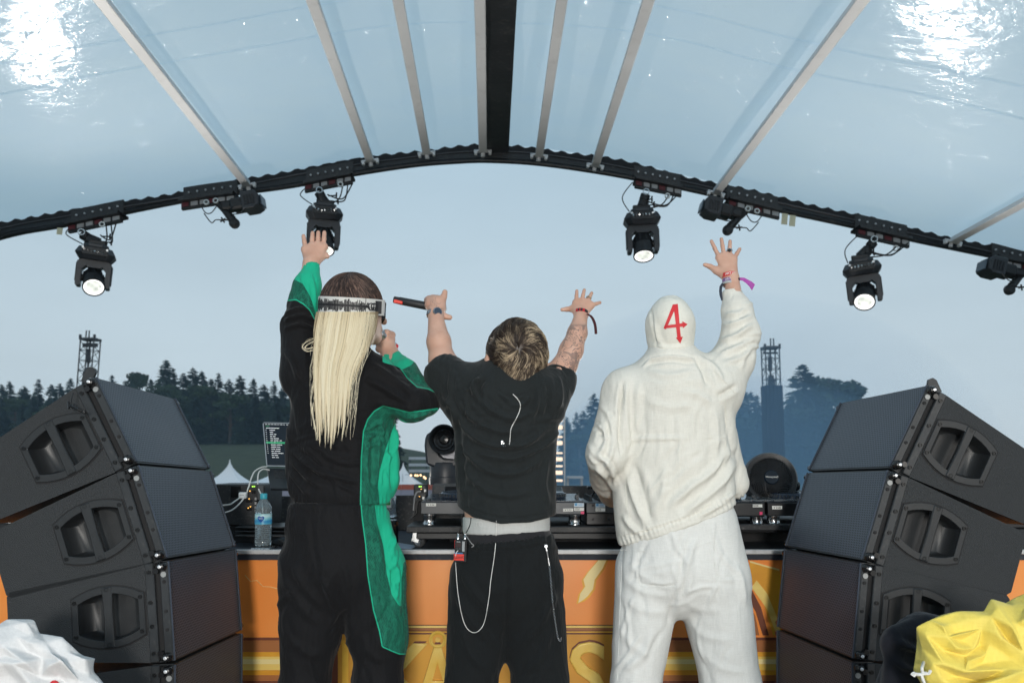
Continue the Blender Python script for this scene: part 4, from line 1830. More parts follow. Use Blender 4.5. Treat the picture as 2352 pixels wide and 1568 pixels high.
# ------------------------------------------------------------------ the table: top, printed front, trim
TY = 3.55
TZ = at(1176, 1263, TY).z
table = thing('dj_table', 'long table with black top and orange printed front panel', 'table', (0, TY, 0))
M_top = mat('table_felt', (0.03, 0.036, 0.048), 0.75, 0, 0.3, 6, 0.3, 60, dirt=0.2)
mb = MB()
mb.box((0, TY + .56, TZ - .02), (6.4, 1.12, .04))
mb.build('table_top', M_top, table)
mb = MB()
mb.box((0, TY - .006, TZ - .006), (6.4, .012, .020), ch=.003)
mb.build('edge_trim', M_alu, table)
mb = MB()
for x in (-3.1, -1.5, 0, 1.5, 3.1):
    mb.box((x, TY + .8, (TZ - .04) / 2), (.06, .06, TZ - .04))
mb.build('leg', M_black, table)


def print_mat(name, ca, cb, scale, rough=0.45, det=5, lo=.3, hi=.7, stretch=(1, 1, 1)):
    m = bpy.data.materials.new(name)
    m.use_nodes = True
    n, l = nodes_of(m)
    b = n['Principled BSDF']
    b.inputs['Roughness'].default_value = rough
    tc = n.new('ShaderNodeTexCoord')
    mp = n.new('ShaderNodeMapping')
    mp.inputs['Scale'].default_value = stretch
    l.new(tc.outputs['Object'], mp.inputs[0])
    nz = n.new('ShaderNodeTexNoise')
    nz.inputs['Scale'].default_value = scale
    nz.inputs['Detail'].default_value = det
    nz.inputs['Distortion'].default_value = .4
    l.new(mp.outputs[0], nz.inputs['Vector'])
    rp = n.new('ShaderNodeValToRGB')
    rp.color_ramp.elements[0].position = lo
    rp.color_ramp.elements[1].position = hi
    rp.color_ramp.elements[0].color = (*ca, 1)
    rp.color_ramp.elements[1].color = (*cb, 1)
    l.new(nz.outputs['Fac'], rp.inputs[0])
    l.new(rp.outputs[0], b.inputs['Base Color'])
    return m


M_or = print_mat('orange_print', (0.95, 0.27, 0.04), (0.98, 0.37, 0.10), 2.2, .32)
mb = MB()
mb.box((0, TY + .02, (TZ - .02) / 2), (6.4, .02, TZ - .022))
front = mb.build('front_panel', M_or, table)
M_dkline = print_mat('print_maroon', (.13, .03, .012), (.20, .05, .018), 6)
M_brown = print_mat('print_brown', (.34, .115, .03), (.45, .16, .04), 3, stretch=(.3, 1, 3))
M_gold = print_mat('print_gold', (.75, .33, .02), (.92, .56, .06), 2.5, stretch=(.5, 1, 2))
M_yellow = print_mat('print_yellow', (.80, .50, .08), (.95, .72, .22), 2.0, stretch=(.3, 1, 6))
M_cream = print_mat('print_cream', (.88, .68, .26), (.92, .78, .42), 2.0)
M_amberp = print_mat('print_amber', (.66, .25, .012), (.92, .48, .03), 4.0)
M_panelg = print_mat('print_panel', (.55, .22, .02), (.80, .42, .04), 3.0)


def printed(pts, m, level, name='printed_shape'):
    """flat piece of the print, a few millimetres of sheets above the panel"""
    y = TY + .0095 - .0015 * level
    mb = MB()
    poly = [(at(x, yy, y).x, at(x, yy, y).z) for x, yy in pts]
    mb.prism(poly, y, y + .001, Matrix(((1, 0, 0), (0, 0, 1), (0, 1, 0))))
    return mb.build(name, m, front)


def band(x0, x1, y0, y1, m, level):
    return printed([(x0, y1), (x1, y1), (x1, y0), (x0, y0)], m, level, 'printed_band')


for (x0, x1) in ((300, 905), (1455, 2200)):
    band(x0, x1, 1463, 1470, M_dkline, 1)
    band(x0, x1, 1470.5, 1496, M_brown, 1)
    band(x0, x1, 1496.5, 1512, M_amberp, 1)
    band(x0, x1, 1507, 1538, M_yellow, 2)
    band(x0, x1, 1513, 1524, M_cream, 3)
    band(x0, x1, 1538.5, 1549, M_amberp, 1)
    band(x0, x1, 1549.5, 1562, M_brown, 1)
    band(x0, x1, 1562.5, 1570, M_dkline, 1)
    band(x0, x1, 1570.5, 1640, M_brown, 1)
# framed gold panel with the lettering
band(760, 1455, 1434, 1640, M_dkline, 4)
band(766, 1449, 1436, 1441, M_yellow, 5)
band(766, 1449, 1442, 1447, M_brown, 5)
band(770, 1445, 1449, 1452, M_gold, 5)
band(776, 1440, 1456, 1640, M_panelg, 5)
band(786, 800, 1470, 1640, M_gold, 6)
band(812, 818, 1470, 1640, M_amberp, 6)
# lightning streak
stk = [(1372, 1270), (1392, 1271), (1394, 1283), (1384, 1305), (1366, 1330), (1362, 1352), (1350, 1368), (1338, 1378), (1328, 1384), (1333, 1362), (1344, 1346), (1340, 1330), (1352, 1312), (1366, 1296), (1376, 1284)]
printed(stk[::-1], M_cream, 1)
printed([(x + (4 if i < 8 else -4), y + 2) for i, (x, y) in enumerate(stk)][::-1], M_amberp, 0.5)
# flame wing shapes beside the right stack
printed([(1722, 1288), (1790, 1308), (1795, 1340), (1795, 1458), (1776, 1458), (1752, 1380), (1722, 1330)][::-1], M_amberp, 1)
printed([(1738, 1332), (1762, 1362), (1790, 1430), (1795, 1458), (1784, 1458), (1762, 1398), (1726, 1348)][::-1], M_yellow, 2)
printed([(1690, 1310), (1724, 1348), (1748, 1394), (1766, 1458), (1752, 1458), (1736, 1404), (1712, 1362), (1690, 1336)][::-1], M_dkline, 2)
printed([(1715, 1380), (1735, 1414), (1744, 1458), (1690, 1458), (1690, 1372)][::-1], M_brown, 1)
printed([(1722, 1287), (1790, 1306), (1790, 1310), (1723, 1291)][::-1], M_cream, 3)
# fine crack lines on the left of the panel
for pl in ([(563, 1320), (575, 1334), (590, 1332), (604, 1346), (622, 1347), (640, 1352)],):
    mb = MB()
    mb.tube([at(x, y, TY + .008) for x, y in pl], .0012, 4)
    mb.build('printed_line', M_cream, front)

M_lgold = print_mat('letter_gold', (.80, .47, .05), (.93, .70, .20), 8.0, .35)
for (ch, px, base_y, size) in (('K', 922, 1560, .37), ('A', 1006, 1563, .37), ('S', 1350, 1556, .36)):
    for (m, dy, k) in ((M_dkline, .0022, 1.10), (M_lgold, .0, 1.0), (M_amberp, -.0072, .80)):
        y = TY - .004 + dy
        p = at(px, base_y, y)
        me_o = lettering(ch, size * k, facing(p) @ Matrix.Diagonal((.72 if ch == 'A' else 1, 1, 1, 1)), m, front, 'letter', ext=.0012 if m is not M_lgold else .003, bevel=.006 if m is M_lgold else 0.0)
        if m is M_amberp:
            bpy.data.objects.remove(me_o)
    if ch == 'A':
        p = at(1006, 1467, TY)
        ringm = MB()
        Fm = frame((0, -1, 0))
        ringm.lathe([(.036, .004), (.036, .012), (.029, .016), (.022, .012), (.022, .004)], Fm, p, 24, False, False)
        ringm.lathe([(.010, .004), (.010, .012)], Fm, p, 16)
        ringm.build('letter_ring', M_lgold, front, True)
# ------------------------------------------------------------------ gear on the table
def px_box(x0, x1, y0, y1, Y, depth, ch=0.0, mb=None):
    a, b = at(x0, y0, Y), at(x1, y1, Y)
    mb = mb or MB()
    mb.box(((a.x + b.x) / 2, Y + depth / 2, (a.z + b.z) / 2), (abs(b.x - a.x), depth, abs(a.z - b.z)), ch=ch)
    return mb


# black back panel of the booth
bp_ = thing('booth_screen', 'black rear panel of the booth behind the gear', 'panel', at(1176, 1263, TY + 1.0))
for (x0, x1, y) in ((470, 700, 1139), (700, 1012, 1137), (1012, 1260, 1125), (1260, 1480, 1115), (1480, 1905, 1130)):
    a, b = at(x0 + 1, y, TY + 1.0), at(x1 - 1, y, TY + 1.0)
    mb = MB()
    mb.box(((a.x + b.x) / 2, TY + 1.02, (a.z + TZ) / 2), (b.x - a.x, .03, a.z - TZ), ch=.004)
    mb.build('panel', M_black, bp_)

# rolling risers with castors
RY = TY + .04
def riser(x0, x1, y0, y1, label, wheels):
    a, b = at(x0, y0, RY), at(x1, y1, RY)
    o = thing('rolling_riser', label, 'riser', ((a.x + b.x) / 2, RY, TZ))
    mb = MB()
    mb.box(((a.x + b.x) / 2, RY + .30, a.z - .014), (b.x - a.x, .60, .028), ch=.004)
    mb.build('deck_board', M_black, o)
    mb = MB()
    mb.box(((a.x + b.x) / 2 + .01, RY + .31, (a.z - .03 + b.z) / 2), (b.x - a.x - .06, .54, (a.z - .03) - b.z), ch=.004)
    mb.build('frame', M_darkgrey if False else M_blackplastic, o)
    mb = MB()
    mb.box(((a.x + b.x) / 2 + .01, RY + .45, (b.z + TZ) / 2), (b.x - a.x - .3, .2, b.z - TZ))
    mb.build('skirt', M_slot, o)
    for wx in wheels:
        p = at(wx, 1243, RY + .07)
        r = .026
        c = Vector((p.x, RY + .07, TZ + r))
        mb = MB()
        mb.lathe([(.012, -.011), (r - .004, -.012), (r, -.007), (r, .007), (r - .004, .012), (.012, .011)], frame((-.35, -1, 0)), c, 22)
        wh = mb.build('castor', mat('castor_rubber', (.05, .052, .055), .6, 0, .15, 20), o, True)
        mb = MB()
        mb.lathe([(.016, .0125), (.015, .0145), (.006, .014), (.005, .018), (.001, .018)], frame((-.35, -1, 0)), c, 16)
        mb.box(c + Vector((-.012, -.018, .022)), (.03, .006, .045), Matrix.Rotation(.25, 3, 'Y'))
        mb.lathe([(.02, 0), (.022, .008), (.018, .018)], None, c + Vector((-.018, 0, .034)), 14)
        mb.build('fork', M_steel, wh)
    return o


riser(932, 1590, 1208, 1240, 'black rolling riser carrying the left pair of players and the mixer', (963, 1500))
riser(1592, 1960, 1203, 1224, 'black riser carrying the right players beside the person in cream', ())

M_deckgrey = mat('player_grey', (0.052, 0.057, 0.063), 0.4, 0.1, 0.12, 12)
M_deckblk = mat('player_black', (0.014, 0.0145, 0.016), 0.4, 0, 0.15, 12)
M_decktop = mat('player_top', (0.02, 0.028, 0.042), 0.28, 0, 0.2, 14)
M_platter = mat('platter', (0.03, 0.04, 0.06), 0.22, 0.4, 0.2, 10)
FY = TY + .06


def player(x0, x1, ytop, ybot, body, label, feet, sticker=None):
    a, b = at(x0, ytop, FY), at(x1, ybot, FY)
    o = thing('media_player', label, 'media player', ((a.x + b.x) / 2, FY, b.z), 'club media players on the risers')
    cx, w, h = (a.x + b.x) / 2, b.x - a.x - .004, a.z - b.z
    mb = MB()
    mb.prism([(0, -h), (.43, -h), (.43, .012), (.40, .016), (0.004, 0), (0, -.003)], -w / 2, w / 2, Matrix(((0, 0, 1), (1, 0, 0), (0, 1, 0))), (cx, FY, a.z))
    mb.prism([(-w / 2 + .11, -h), (w / 2, -h), (w / 2, -h - .004), (-w / 2 + .12, -h - .004)], FY + .001, FY + .05, Matrix(((1, 0, 0), (0, 0, 1), (0, 1, 0))), (cx, 0, a.z))
    bo = mb.build('body', body, o, bevel=.002)
    mb = MB()
    mb.prism([(.006, .0012), (.40, .0172), (.40, .019), (.006, .003)], -w / 2 + .004, w / 2 - .004, Matrix(((0, 0, 1), (1, 0, 0), (0, 1, 0))), (cx, FY, a.z))
    mb.build('top_plate', M_decktop, o)
    mb = MB()
    T = Matrix.Rotation(math.atan(.04), 3, 'X')
    c = Vector((cx, FY + .17, a.z + .010))
    mb.lathe([(.103, 0), (.105, .006), (.100, .020), (.092, .026), (.088, .024), (.03, .024), (.001, .024)], T, c, 40)
    jw = mb.build('jog_wheel', M_platter, o, True)
    mb = MB()
    for k in range(36):
        an = 2 * PI * k / 36
        mb.box(c + T @ Vector((.1025 * math.cos(an), .1025 * math.sin(an), .014)), (.006, .008, .012), T @ Matrix.Rotation(an, 3, 'Z'))
    mb.build('jog_grip', M_deckgrey, jw)
    mb = MB()
    mb.box((cx, FY + .36, a.z + .032), (.20, .09, .012), Matrix.Rotation(.35, 3, 'X'), ch=.003)
    mb.build('display', M_blackgloss, o)
    for k in range(2):
        mb = MB()
        mb.lathe([(.011, 0), (.012, .004), (.011, .008)], T, (cx - w / 2 + .025, FY + .03 + k * .035, a.z + .002 + k * .0015), 14)
        mb.build('play_button', M_deckgrey, o)
    mb = MB()
    mb.box((cx + w / 2 - .02, FY + .12, a.z + .013), (.012, .10, .008), T)
    mb.box((cx + w / 2 - .02, FY + .10, a.z + .020), (.018, .010, .012), T, ch=.002)
    mb.build('pitch_slider', M_deckgrey, o)
    for fx in feet:
        p = at(fx, ybot, FY + .035)
        zb = at(fx, ybot + 22, RY).z
        mb = MB()
        z0 = at(fx, 1206, RY).z
        mb.lathe([(.0275, 0), (.0275, .004), (.026, .006), (.026, .030), (.0275, .032), (.0275, b.z - z0 - .002)], None, (p.x, FY + .035, z0), 24)
        mb.build('foot', mat('foot_chrome', (.62, .63, .64), .22, 1.0, .1, 30), o, True)
    return o, a, b


def sticker(par, x, y, w, h, Y, txt=None, m=None, tsize=.5, roll=0.0, rounded=True):
    a = at(x, y, Y)
    sc = Y / FPX
    mb = MB()
    mb.box(a, (w * sc, .001, h * sc), ch=.0004)
    s = mb.build('sticker', m or M_paper, par)
    if txt:
        lettering(txt, h * sc * tsize, facing(a + Vector((0, -.0011, -h * sc * .02))), M_ink, s)
    return s


M_bluestick = mat('sticker_blue', (.10, .32, .55), .5, 0, .1, 40)
p1, a, b = player(966, 1152, 1151.5, 1180, M_deckgrey, 'grey media player with a V 3.22 sticker at the left end of the riser', (986, 1130))
sticker(p1, 990, 1158.5, 23, 7, FY - .001, 'V 3.22', tsize=.85)
p2, a, b = player(1156, 1342, 1151.5, 1180, M_deckgrey, 'grey media player with white and blue stickers left of the mixer', (1178, 1320))
sticker(p2, 1305, 1170.5, 23, 7, FY - .001, 'V 3.22', tsize=.85)
s = sticker(p2, 1330, 1159, 23, 9, FY - .001, m=mat('sticker_pale', (.60, .68, .74), .5, 0, .05, 40))
sticker(s, 1323, 1158, 6, 6, FY - .0018, m=M_bluestick)
for k in range(3):
    sticker(s, 1333, 1156.5 + 2 * k, 10, .8, FY - .0018, m=M_bluestick)
s = sticker(p2, 1330, 1169, 23, 7, FY - .001)
for k in range(2):
    sticker(s, 1326, 1167.5 + 2.4 * k, 11, .9, FY - .0018, m=M_ink)
sticker(p2, 1338, 1176.8, 8, 6, FY - .0015, m=M_pink)
p3, a, b = player(1578, 1758, 1153, 1184, M_deckblk, 'black media player with a small pink sticker beside the person in cream', (1600, 1737))
s = sticker(p3, 1740, 1161, 22, 7, FY - .001)
for k in range(2):
    sticker(s, 1736, 1159.5 + 2.6 * k, 12, .9, FY - .0018, m=M_ink)
sticker(p3, 1748, 1178, 7, 7, FY - .001, m=M_pink)
p4, a, b = player(1762, 1945, 1153, 1184, M_deckblk, 'black media player with a V 3.20 sticker below the fan', (1776, 1920))
sticker(p4, 1785, 1165, 23, 8, FY - .001, 'V 3.20', tsize=.8)

# mixer
mx0, mx1 = at(1346, 1152, FY), at(1530, 1205, FY)
mixer = thing('dj_mixer', 'black mixer with rows of knobs beside the hand of the person in cream', 'mixer', ((mx0.x + mx1.x) / 2, FY, mx1.z))
cx, w, h = (mx0.x + mx1.x) / 2, mx1.x - mx0.x, mx0.z - at(1346, 1206, FY).z
mb = MB()
mb.box((cx, FY + .20, mx0.z - .025), (w, .40, .046), ch=.003)
mb.build('body', mat('mixer_grey', (.030, .033, .037), .4, .1, .12, 12), mixer)
mb = MB()
mb.box((cx, FY + .205, mx0.z - .048 - (h - .05) / 2), (w - .006, .38, h - .05), ch=.003)
mb.build('lower_body', M_deckblk, mixer)
mb = MB()
for (x, y) in ((1362, 1159.5), (1399, 1159.5), (1362, 1192), (1399, 1192), (1440, 1159.5)):
    c = at(x, y, FY)
    mb.lathe([(.005, 0), (.005, .002), (.003, .003)], frame((0, -1, 0)), c, 10)
mb.build('screw', M_blackgloss, mixer)
for i in range(7):
    for j in range(6):
        c = Vector((cx - w / 2 + .028 + i * .045, FY + .10 + j * .048, mx0.z - .002))
        mb = MB()
        mb.lathe([(.010, 0), (.009, .006), (.0075, .008), (.0065, .022), (.005, .023)], None, c, 10)
        k = mb.build('knob', M_blackplastic, mixer)
for i in range(4):
    c = Vector((cx - w / 2 + .06 + i * .07, FY + .05, mx0.z))
    mb = MB()
    mb.box(c + Vector((0, 0, .003)), (.006, .06, .004))
    mb.box(c + Vector((0, .01 * (i - 2), .012)), (.016, .010, .016), ch=.003)
    mb.build('fader', M_deckgrey, mixer)
s = sticker(mixer, 1379, 1160, 22, 9, FY - .002, m=MATS['sticker_pale'])
sticker(s, 1372, 1159, 6, 6, FY - .0028, m=M_bluestick)
for k in range(3):
    sticker(s, 1382, 1157 + 2 * k, 10, .8, FY - .0028, m=M_bluestick)
s = sticker(mixer, 1379, 1170, 22, 8, FY - .002)
for k in range(3):
    sticker(s, 1375, 1168 + 2.2 * k, 12, .8, FY - .0028, m=M_ink)
# boom of a gooseneck and headphone-like lamp behind the mixer knobs
mb = MB()
mb.tube(catmull([at(1346, 1148, FY + .34), at(1358, 1140, FY + .33), at(1366, 1128, FY + .30), at(1362, 1121, FY + .28)], 6), .005, 8)
mb.box(at(1361, 1119, FY + .27), (.05, .03, .014), ch=.004)
one('gooseneck_lamp', mb, M_blackgloss, 'small black gooseneck lamp standing at the back of the mixer', 'lamp')
# clear lid under the fan
M_acryl = mat('clear_acrylic', (.75, .8, .83), .06, 0, 0, 1, trans=.85)
mb = MB()
c = at(1785, 1143, FY + .18)
mb.box((c.x, FY + .2, c.z), (.40, .36, .010), Matrix.Rotation(.03, 3, 'X'), ch=.002)
for s_ in (-1, 1):
    mb.box((c.x + s_ * .196, FY + .2, c.z - .012), (.006, .36, .022))
lid = one('clear_lid', mb, M_acryl, 'clear plastic lid lying over the players under the fan', 'lid')

# ------------------------------------------------------------------ fan
FANY = FY + .22
fc = at(1768, 1100, FANY)
ft = Vector((-.14, -1, .20)).normalized()
Ff = frame(ft)
r0 = 58 * FANY / FPX
fan = thing('desk_fan', 'round black desk fan with spiral grille on the clear lid', 'fan', (fc.x, fc.y, fc.z - r0 - .01))
mb = MB()
mb.lathe([(r0 * .80, .03), (r0 * .97, .035), (r0 * 1.05, .015), (r0 * 1.07, -.015), (r0 * 1.0, -.06), (r0 * .75, -.10), (r0 * .55, -.11), (r0 * .55, -.085), (r0 * .80, -.04)], Ff, fc, 40, False, False)
mb.lathe([(r0 * .76, -.075), (.001, -.08)], Ff, fc, 40, False, False)
mb.build('housing', M_blackplastic, fan, True)
mb = MB()
for k in range(44):
    a0 = 2 * PI * k / 44
    pts_ = []
    for j in range(6):
        t = j / 5
        rr = r0 * (.27 + .60 * t)
        a = a0 + .85 * t ** 1.1
        pts_.append(fc + Ff @ Vector((math.cos(a) * rr, math.sin(a) * rr, .030 + .018 * math.sin((1 - t) * PI * .6))))
    mb.tube(pts_, .0022, 4, False)
tag(mb.build('grille', M_blackplastic, fan), kind='stuff')
mb = MB()
for k in range(5):
    a0 = 2 * PI * k / 5
    pts_ = [Vector((math.cos(a0 + da) * r0 * q, math.sin(a0 + da) * r0 * q, zz)) for q, da, zz in ((.22, -.3, .0), (.8, -.35, .015), (.8, .35, -.025), (.22, .4, -.02))]
    mb.add(pts_, [(0, 1, 2, 3), (3, 2, 1, 0)], Ff, fc)
tag(mb.build('blade', M_fixd, fan), kind='stuff')
mb = MB()
mb.lathe([(r0 * .29, .030), (r0 * .29, .052), (r0 * .25, .058), (.001, .060)], Ff, fc, 28)
hub = mb.build('hub', mat('hub_blue', (.010, .018, .028), .65, 0, .1, 20, spec=.2), fan, True)
Mt = Matrix.Translation(fc + Ff @ Vector((0, 0, .0612))) @ facing((0, 0, 0), ft)
lettering('Honeywell', .0125, Mt, M_paper, hub, ext=.0004)
mb = MB()
mb.lathe([(.022, 0), (.024, .01), (.018, .02)], frame((1, 0, -.1)), fc + Vector((r0 * 1.03, .02, -.03)), 16)
mb.build('pivot_knob', M_blackgloss, fan, True)
mb = MB()
zb = c.z + .006
mb.tube([Vector((fc.x + r0 * 1.04, fc.y + .02, fc.z - .03)), Vector((fc.x + r0 * .8, fc.y + .04, zb + .03)), Vector((fc.x, fc.y + .05, zb + .012)), Vector((fc.x - r0 * .8, fc.y + .04, zb + .03)), Vector((fc.x - r0 * 1.02, fc.y + .02, fc.z - .03))], .012, 8)
mb.box((fc.x, fc.y + .03, zb + .006), (r0 * 1.5, .12, .012), ch=.005)
mb.build('foot_stand', M_blackplastic, fan)

# ------------------------------------------------------------------ moving light standing on the table
LY = TY + .55
o = thing('table_light', 'black moving light standing on the table beside the left shoulder of the middle person', 'stage light', at(1018, 1263, LY))
S_ = LY / FPX
mb = px_box(992, 1062, 1110, 1146, LY, .22, .012)
mb2 = mb.build('base', mat('dusty_grey', (.07, .072, .075), .8, 0, .4, 18, .5, 60, dirt=.5), o)
px_box(996, 1066, 1146, 1258, LY + .01, .20, .006).build('support_box', M_black, o)
c = at(1022, 1110, LY + .10)
mb = MB()
mb.lathe([(.078, -.005), (.078, .03), (.074, .034), (.074, .098), (.070, .104)], None, c, 32)
mb.build('turntable', M_fix, o, True)
YZX = Matrix(((1, 0, 0), (0, 0, 1), (0, 1, 0)))
arm_px = [(979, 1066), (975, 1024), (977, 1002), (985, 992), (1003, 988), (1008, 1000), (1008, 1038), (1012, 1046), (1022, 1052), (1060, 1052), (1075, 1046), (1078, 1000), (1083, 988), (1096, 990), (1100, 1006), (1096, 1040), (1080, 1062), (1060, 1072), (995, 1072)]
poly = [(at(x, y, LY + .05).x, at(x, y, LY + .05).z) for x, y in arm_px]
mb = MB()
mb.prism(poly[::-1], LY + .04, LY + .16, YZX)
mb.build('yoke', M_fix, o, bevel=.01)
hc = at(1024, 1010, LY)
hf = frame((-.05, -1, .02))
mb = MB()
mb.lathe([(.05, -.16), (.064, -.14), (.066, .02), (.060, .03), (.060, .06), (.069, .062), (.071, .085), (.066, .088), (.058, .080), (.052, .055)], hf, hc, 32, True, False)
hd = mb.build('head', M_fixd, o, True)
mb = MB()
mb.lathe([(.054, .058), (.050, .066), (.040, .060), (.036, .066), (.024, .058), (.018, .064), (.001, .066)], hf, hc, 32, False, False)
mb.build('lens', M_blackgloss, hd, True)
mb = MB()
mb.lathe([(.030, -.10), (.055, -.095), (.058, -.03), (.05, -.02)], hf, hc + Vector((.012, .03, -.045)), 24)
mb.build('lower_shroud', mat('shroud_grey', (.34, .34, .37), .35, .2, .1, 10), hd, True)

# small control boxes with sockets
def port_box(x0, x1, y0, y1, Y, depth, label, seed, m=M_black):
    a, b = at(x0, y0, Y), at(x1, y1, Y)
    o = thing('connection_box', label, 'connection box', ((a.x + b.x) / 2, Y, b.z))
    px_box(x0, x1, y0, y1, Y, depth, .004).build('case', m, o)
    return o


cb = port_box(950, 979, 1112, 1152, TY + .36, .09, 'small black box with green lamps between the tracksuit and the table light', 3)
px_box(950, 979, 1152, 1259, TY + .37, .08).build('support', M_slot, cb)
for x in (963, 967):
    px_box(x - 1.3, x + 1.3, 1115.5, 1118, TY + .357, .002).build('lamp', M_led, cb)
for (x, y) in ((968, 1127), (964, 1144)):
    px_box(x - 5, x + 5, y - 4, y + 4, TY + .354, .006, .001).build('socket', M_slot, cb)
    px_box(x - 2, x + 1, y - 5, y - 3.5, TY + .3525, .001).build('lamp', M_amber, cb)
    px_box(x + 6, x + 10.5, y - 4, y + 2, TY + .357, .002).build('number_tag', M_paper, cb)
for k, pl in enumerate(([(967, 1128), (958, 1130), (953, 1140), (951, 1155), (950, 1172)], [(964, 1145), (957, 1148), (955, 1160), (953, 1174), (946, 1185)], [(966, 1146), (960, 1152), (957, 1165), (956, 1178), (940, 1192)])):
    mb = MB()
    mb.tube(catmull([at(x, y, TY + .345 - .004 * k) for x, y in pl], 6), .004, 6)
    one('cable', mb, M_cable_black if k else mat('cable_grey', (.25, .25, .25), .5, 0, .05, 10),
        ['grey cable plugged into the upper socket of the small lamp box', 'dark cable in the lower socket of the small lamp box', 'lowest dark cable from the small lamp box down to the riser'][k], 'cable')

rk = port_box(478, 606, 1112, 1206, TY + .30, .30, 'black rack unit with sockets and lamps behind the water bottle', 4)
px_box(478, 606, 1207, 1260, TY + .32, .28).build('support', M_slot, rk)
px_box(592, 605, 1113, 1150, TY + .297, .01, .002).build('corner_panel', M_darkgrey, rk)
for (x, y, w_, h_) in ((541, 1128, 22, 26), (582, 1129, 9, 8), (572, 1150, 14, 7), (590, 1150, 9, 7), (572, 1168, 12, 8), (590, 1168, 9, 8)):
    px_box(x - w_ / 2, x + w_ / 2, y - h_ / 2, y + h_ / 2, TY + .293, .008, .002).build('socket', M_blackgloss, rk)
for (x, y, m) in ((580, 1116.5, M_led), (584, 1116.5, M_led), (574, 1127, M_amber), (572, 1145, M_amber), (575, 1163, M_amber), (570, 1166, M_amber)):
    px_box(x - 1.2, x + 1.2, y - 1.2, y + 1.2, TY + .291, .002).build('lamp', m, rk)
for (x, y) in ((566, 1129), (587, 1145), (587, 1155), (587, 1165), (587, 1173)):
    px_box(x - 2, x + 2, y - 3, y + 3, TY + .2905, .002).build('number_tag', mat('tag_grey', (.3, .3, .3), .5, 0, .05, 10), rk)
for i, (y, h_) in enumerate(((1209, 4), (1219, 3), (1228, 5))):
    mb = px_box(540, 700, y, y + h_, TY + .20 - .03 * i, .25, .003)
    one('gear_tray', mb, [M_rail, M_blackgloss, M_black][i], ['grey edged tray directly below the black rack unit', 'glossy thin tray in the middle of the pile behind the bottle', 'lowest black tray of the pile behind the bottle'][i], 'tray')
ad = thing('power_adapter', 'white power adapter plugged into the black rack unit', 'adapter', at(556, 1139, TY + .27))
px_box(546, 566, 1126, 1134, TY + .262, .03, .003).build('plug', M_blackgloss, ad)
px_box(547.5, 564, 1130, 1145, TY + .245, .028, .004).build('body', M_white, ad)
px_box(550, 561, 1136, 1137.5, TY + .2445, .001).build('print', mat('print_grey', (.4, .4, .4), .5, 0, 0, 1), ad)
WC = [
    ([(613, 1071), (600, 1073), (585, 1082), (577, 1098), (571, 1118), (562, 1140), (548, 1158), (530, 1172), (500, 1180)], .0032, 'white cable hanging in a long loop from the laptop to the speaker'),
    ([(619, 1079), (604, 1077), (594, 1086), (592, 1104), (594, 1122), (600, 1136), (606, 1160), (612, 1188), (620, 1212)], .0032, 'white cable dropping from the laptop behind the bottle cap'),
    ([(549, 1144), (540, 1150), (527, 1158), (505, 1160)], .0032, 'short white cable from the adapter towards the speaker'),
]
for k, (pl, r_, lab) in enumerate(WC):
    mb = MB()
    yy = [TY + .42, TY + .40, TY + .24][k]
    y2 = [TY + .15, TY + .20, TY + .18][k]
    mb.tube(catmull([at(x, y, yy + (y2 - yy) * i / (len(pl) - 1)) for i, (x, y) in enumerate(pl)], 6), r_, 7)
    one('white_cable', mb, M_cable_white, lab, 'cable')
# black leads and a white connector right of the bottle
mb = MB()
mb.tube(catmull([at(640, 1238, TY + .12), at(676, 1258, TY + .06), at(700, 1270 - 9, TY + .05)], 6), .006, 6)
mb.tube(catmull([at(664, 1225, TY + .15), at(684, 1242, TY + .10), at(702, 1250, TY + .08)], 6), .005, 6)
one('black_lead', mb, M_cable_black, 'pair of black leads lying beside the water bottle', 'cable')
mb = MB()
mb.tube([at(661, 1208, TY + .2), at(666, 1222, TY + .18), at(669, 1232, TY + .16)], [.005, .008, .006], 8)
one('white_connector', mb, M_white, 'white connector pointing down just right of the water bottle', 'connector')

# ------------------------------------------------------------------ laptop
LPY = TY + .45
lap = thing('laptop', 'open laptop with a dark track list on its screen', 'laptop', at(650, 1075, LPY))
Aq = at(603, 969, LPY + .06)
Bq = at(612, 1070, LPY)
right = Vector((1, .10, -.02)).normalized()
upv = (Aq - Bq)
hgt_ = upv.length
upv.normalize()
nv = right.cross(upv).normalized()
if nv.y > 0:
    nv = -nv
Ms = Matrix((right, upv, nv)).transposed()
WL = hgt_ * 1.42
mb = MB()
mb.prism([(0, 0.004), (.004, 0), (WL - .004, 0), (WL, .004), (WL, hgt_ - .008), (WL - .008, hgt_), (.008, hgt_), (0, hgt_ - .008)], -.006, 0, Ms, Bq)
scr = mb.build('screen_lid', mat('laptop_alu', (.42, .43, .44), .35, .8, .05, 20), lap)
mb = MB()
e = .0045
mb.box(Bq + Ms @ Vector((WL / 2, hgt_ / 2, .0006)), (WL - 2 * e, hgt_ - 2 * e, .001), Ms)
dsp = mb.build('display', mat('screen_dark', (.008, .011, .016), .18, 0, 0, 1, emit=(.05, .08, .12), estr=.06), scr)
M_scrtxt = mat('screen_text', (.7, .7, .7), .5, 0, 0, 1, emit=(.8, .84, .86), estr=.50)
M_scrgrn = mat('screen_green', (.02, .3, .12), .5, 0, 0, 1, emit=(.03, .30, .14), estr=.5)
rr = random.Random(5)
tx, gr = MB(), MB()


def scr_bar(mbx, u0, u1, v, h_):
    mbx.box(Bq + Ms @ Vector(((u0 + u1) / 2, v, .0016)), (u1 - u0, h_, .0006), Ms)


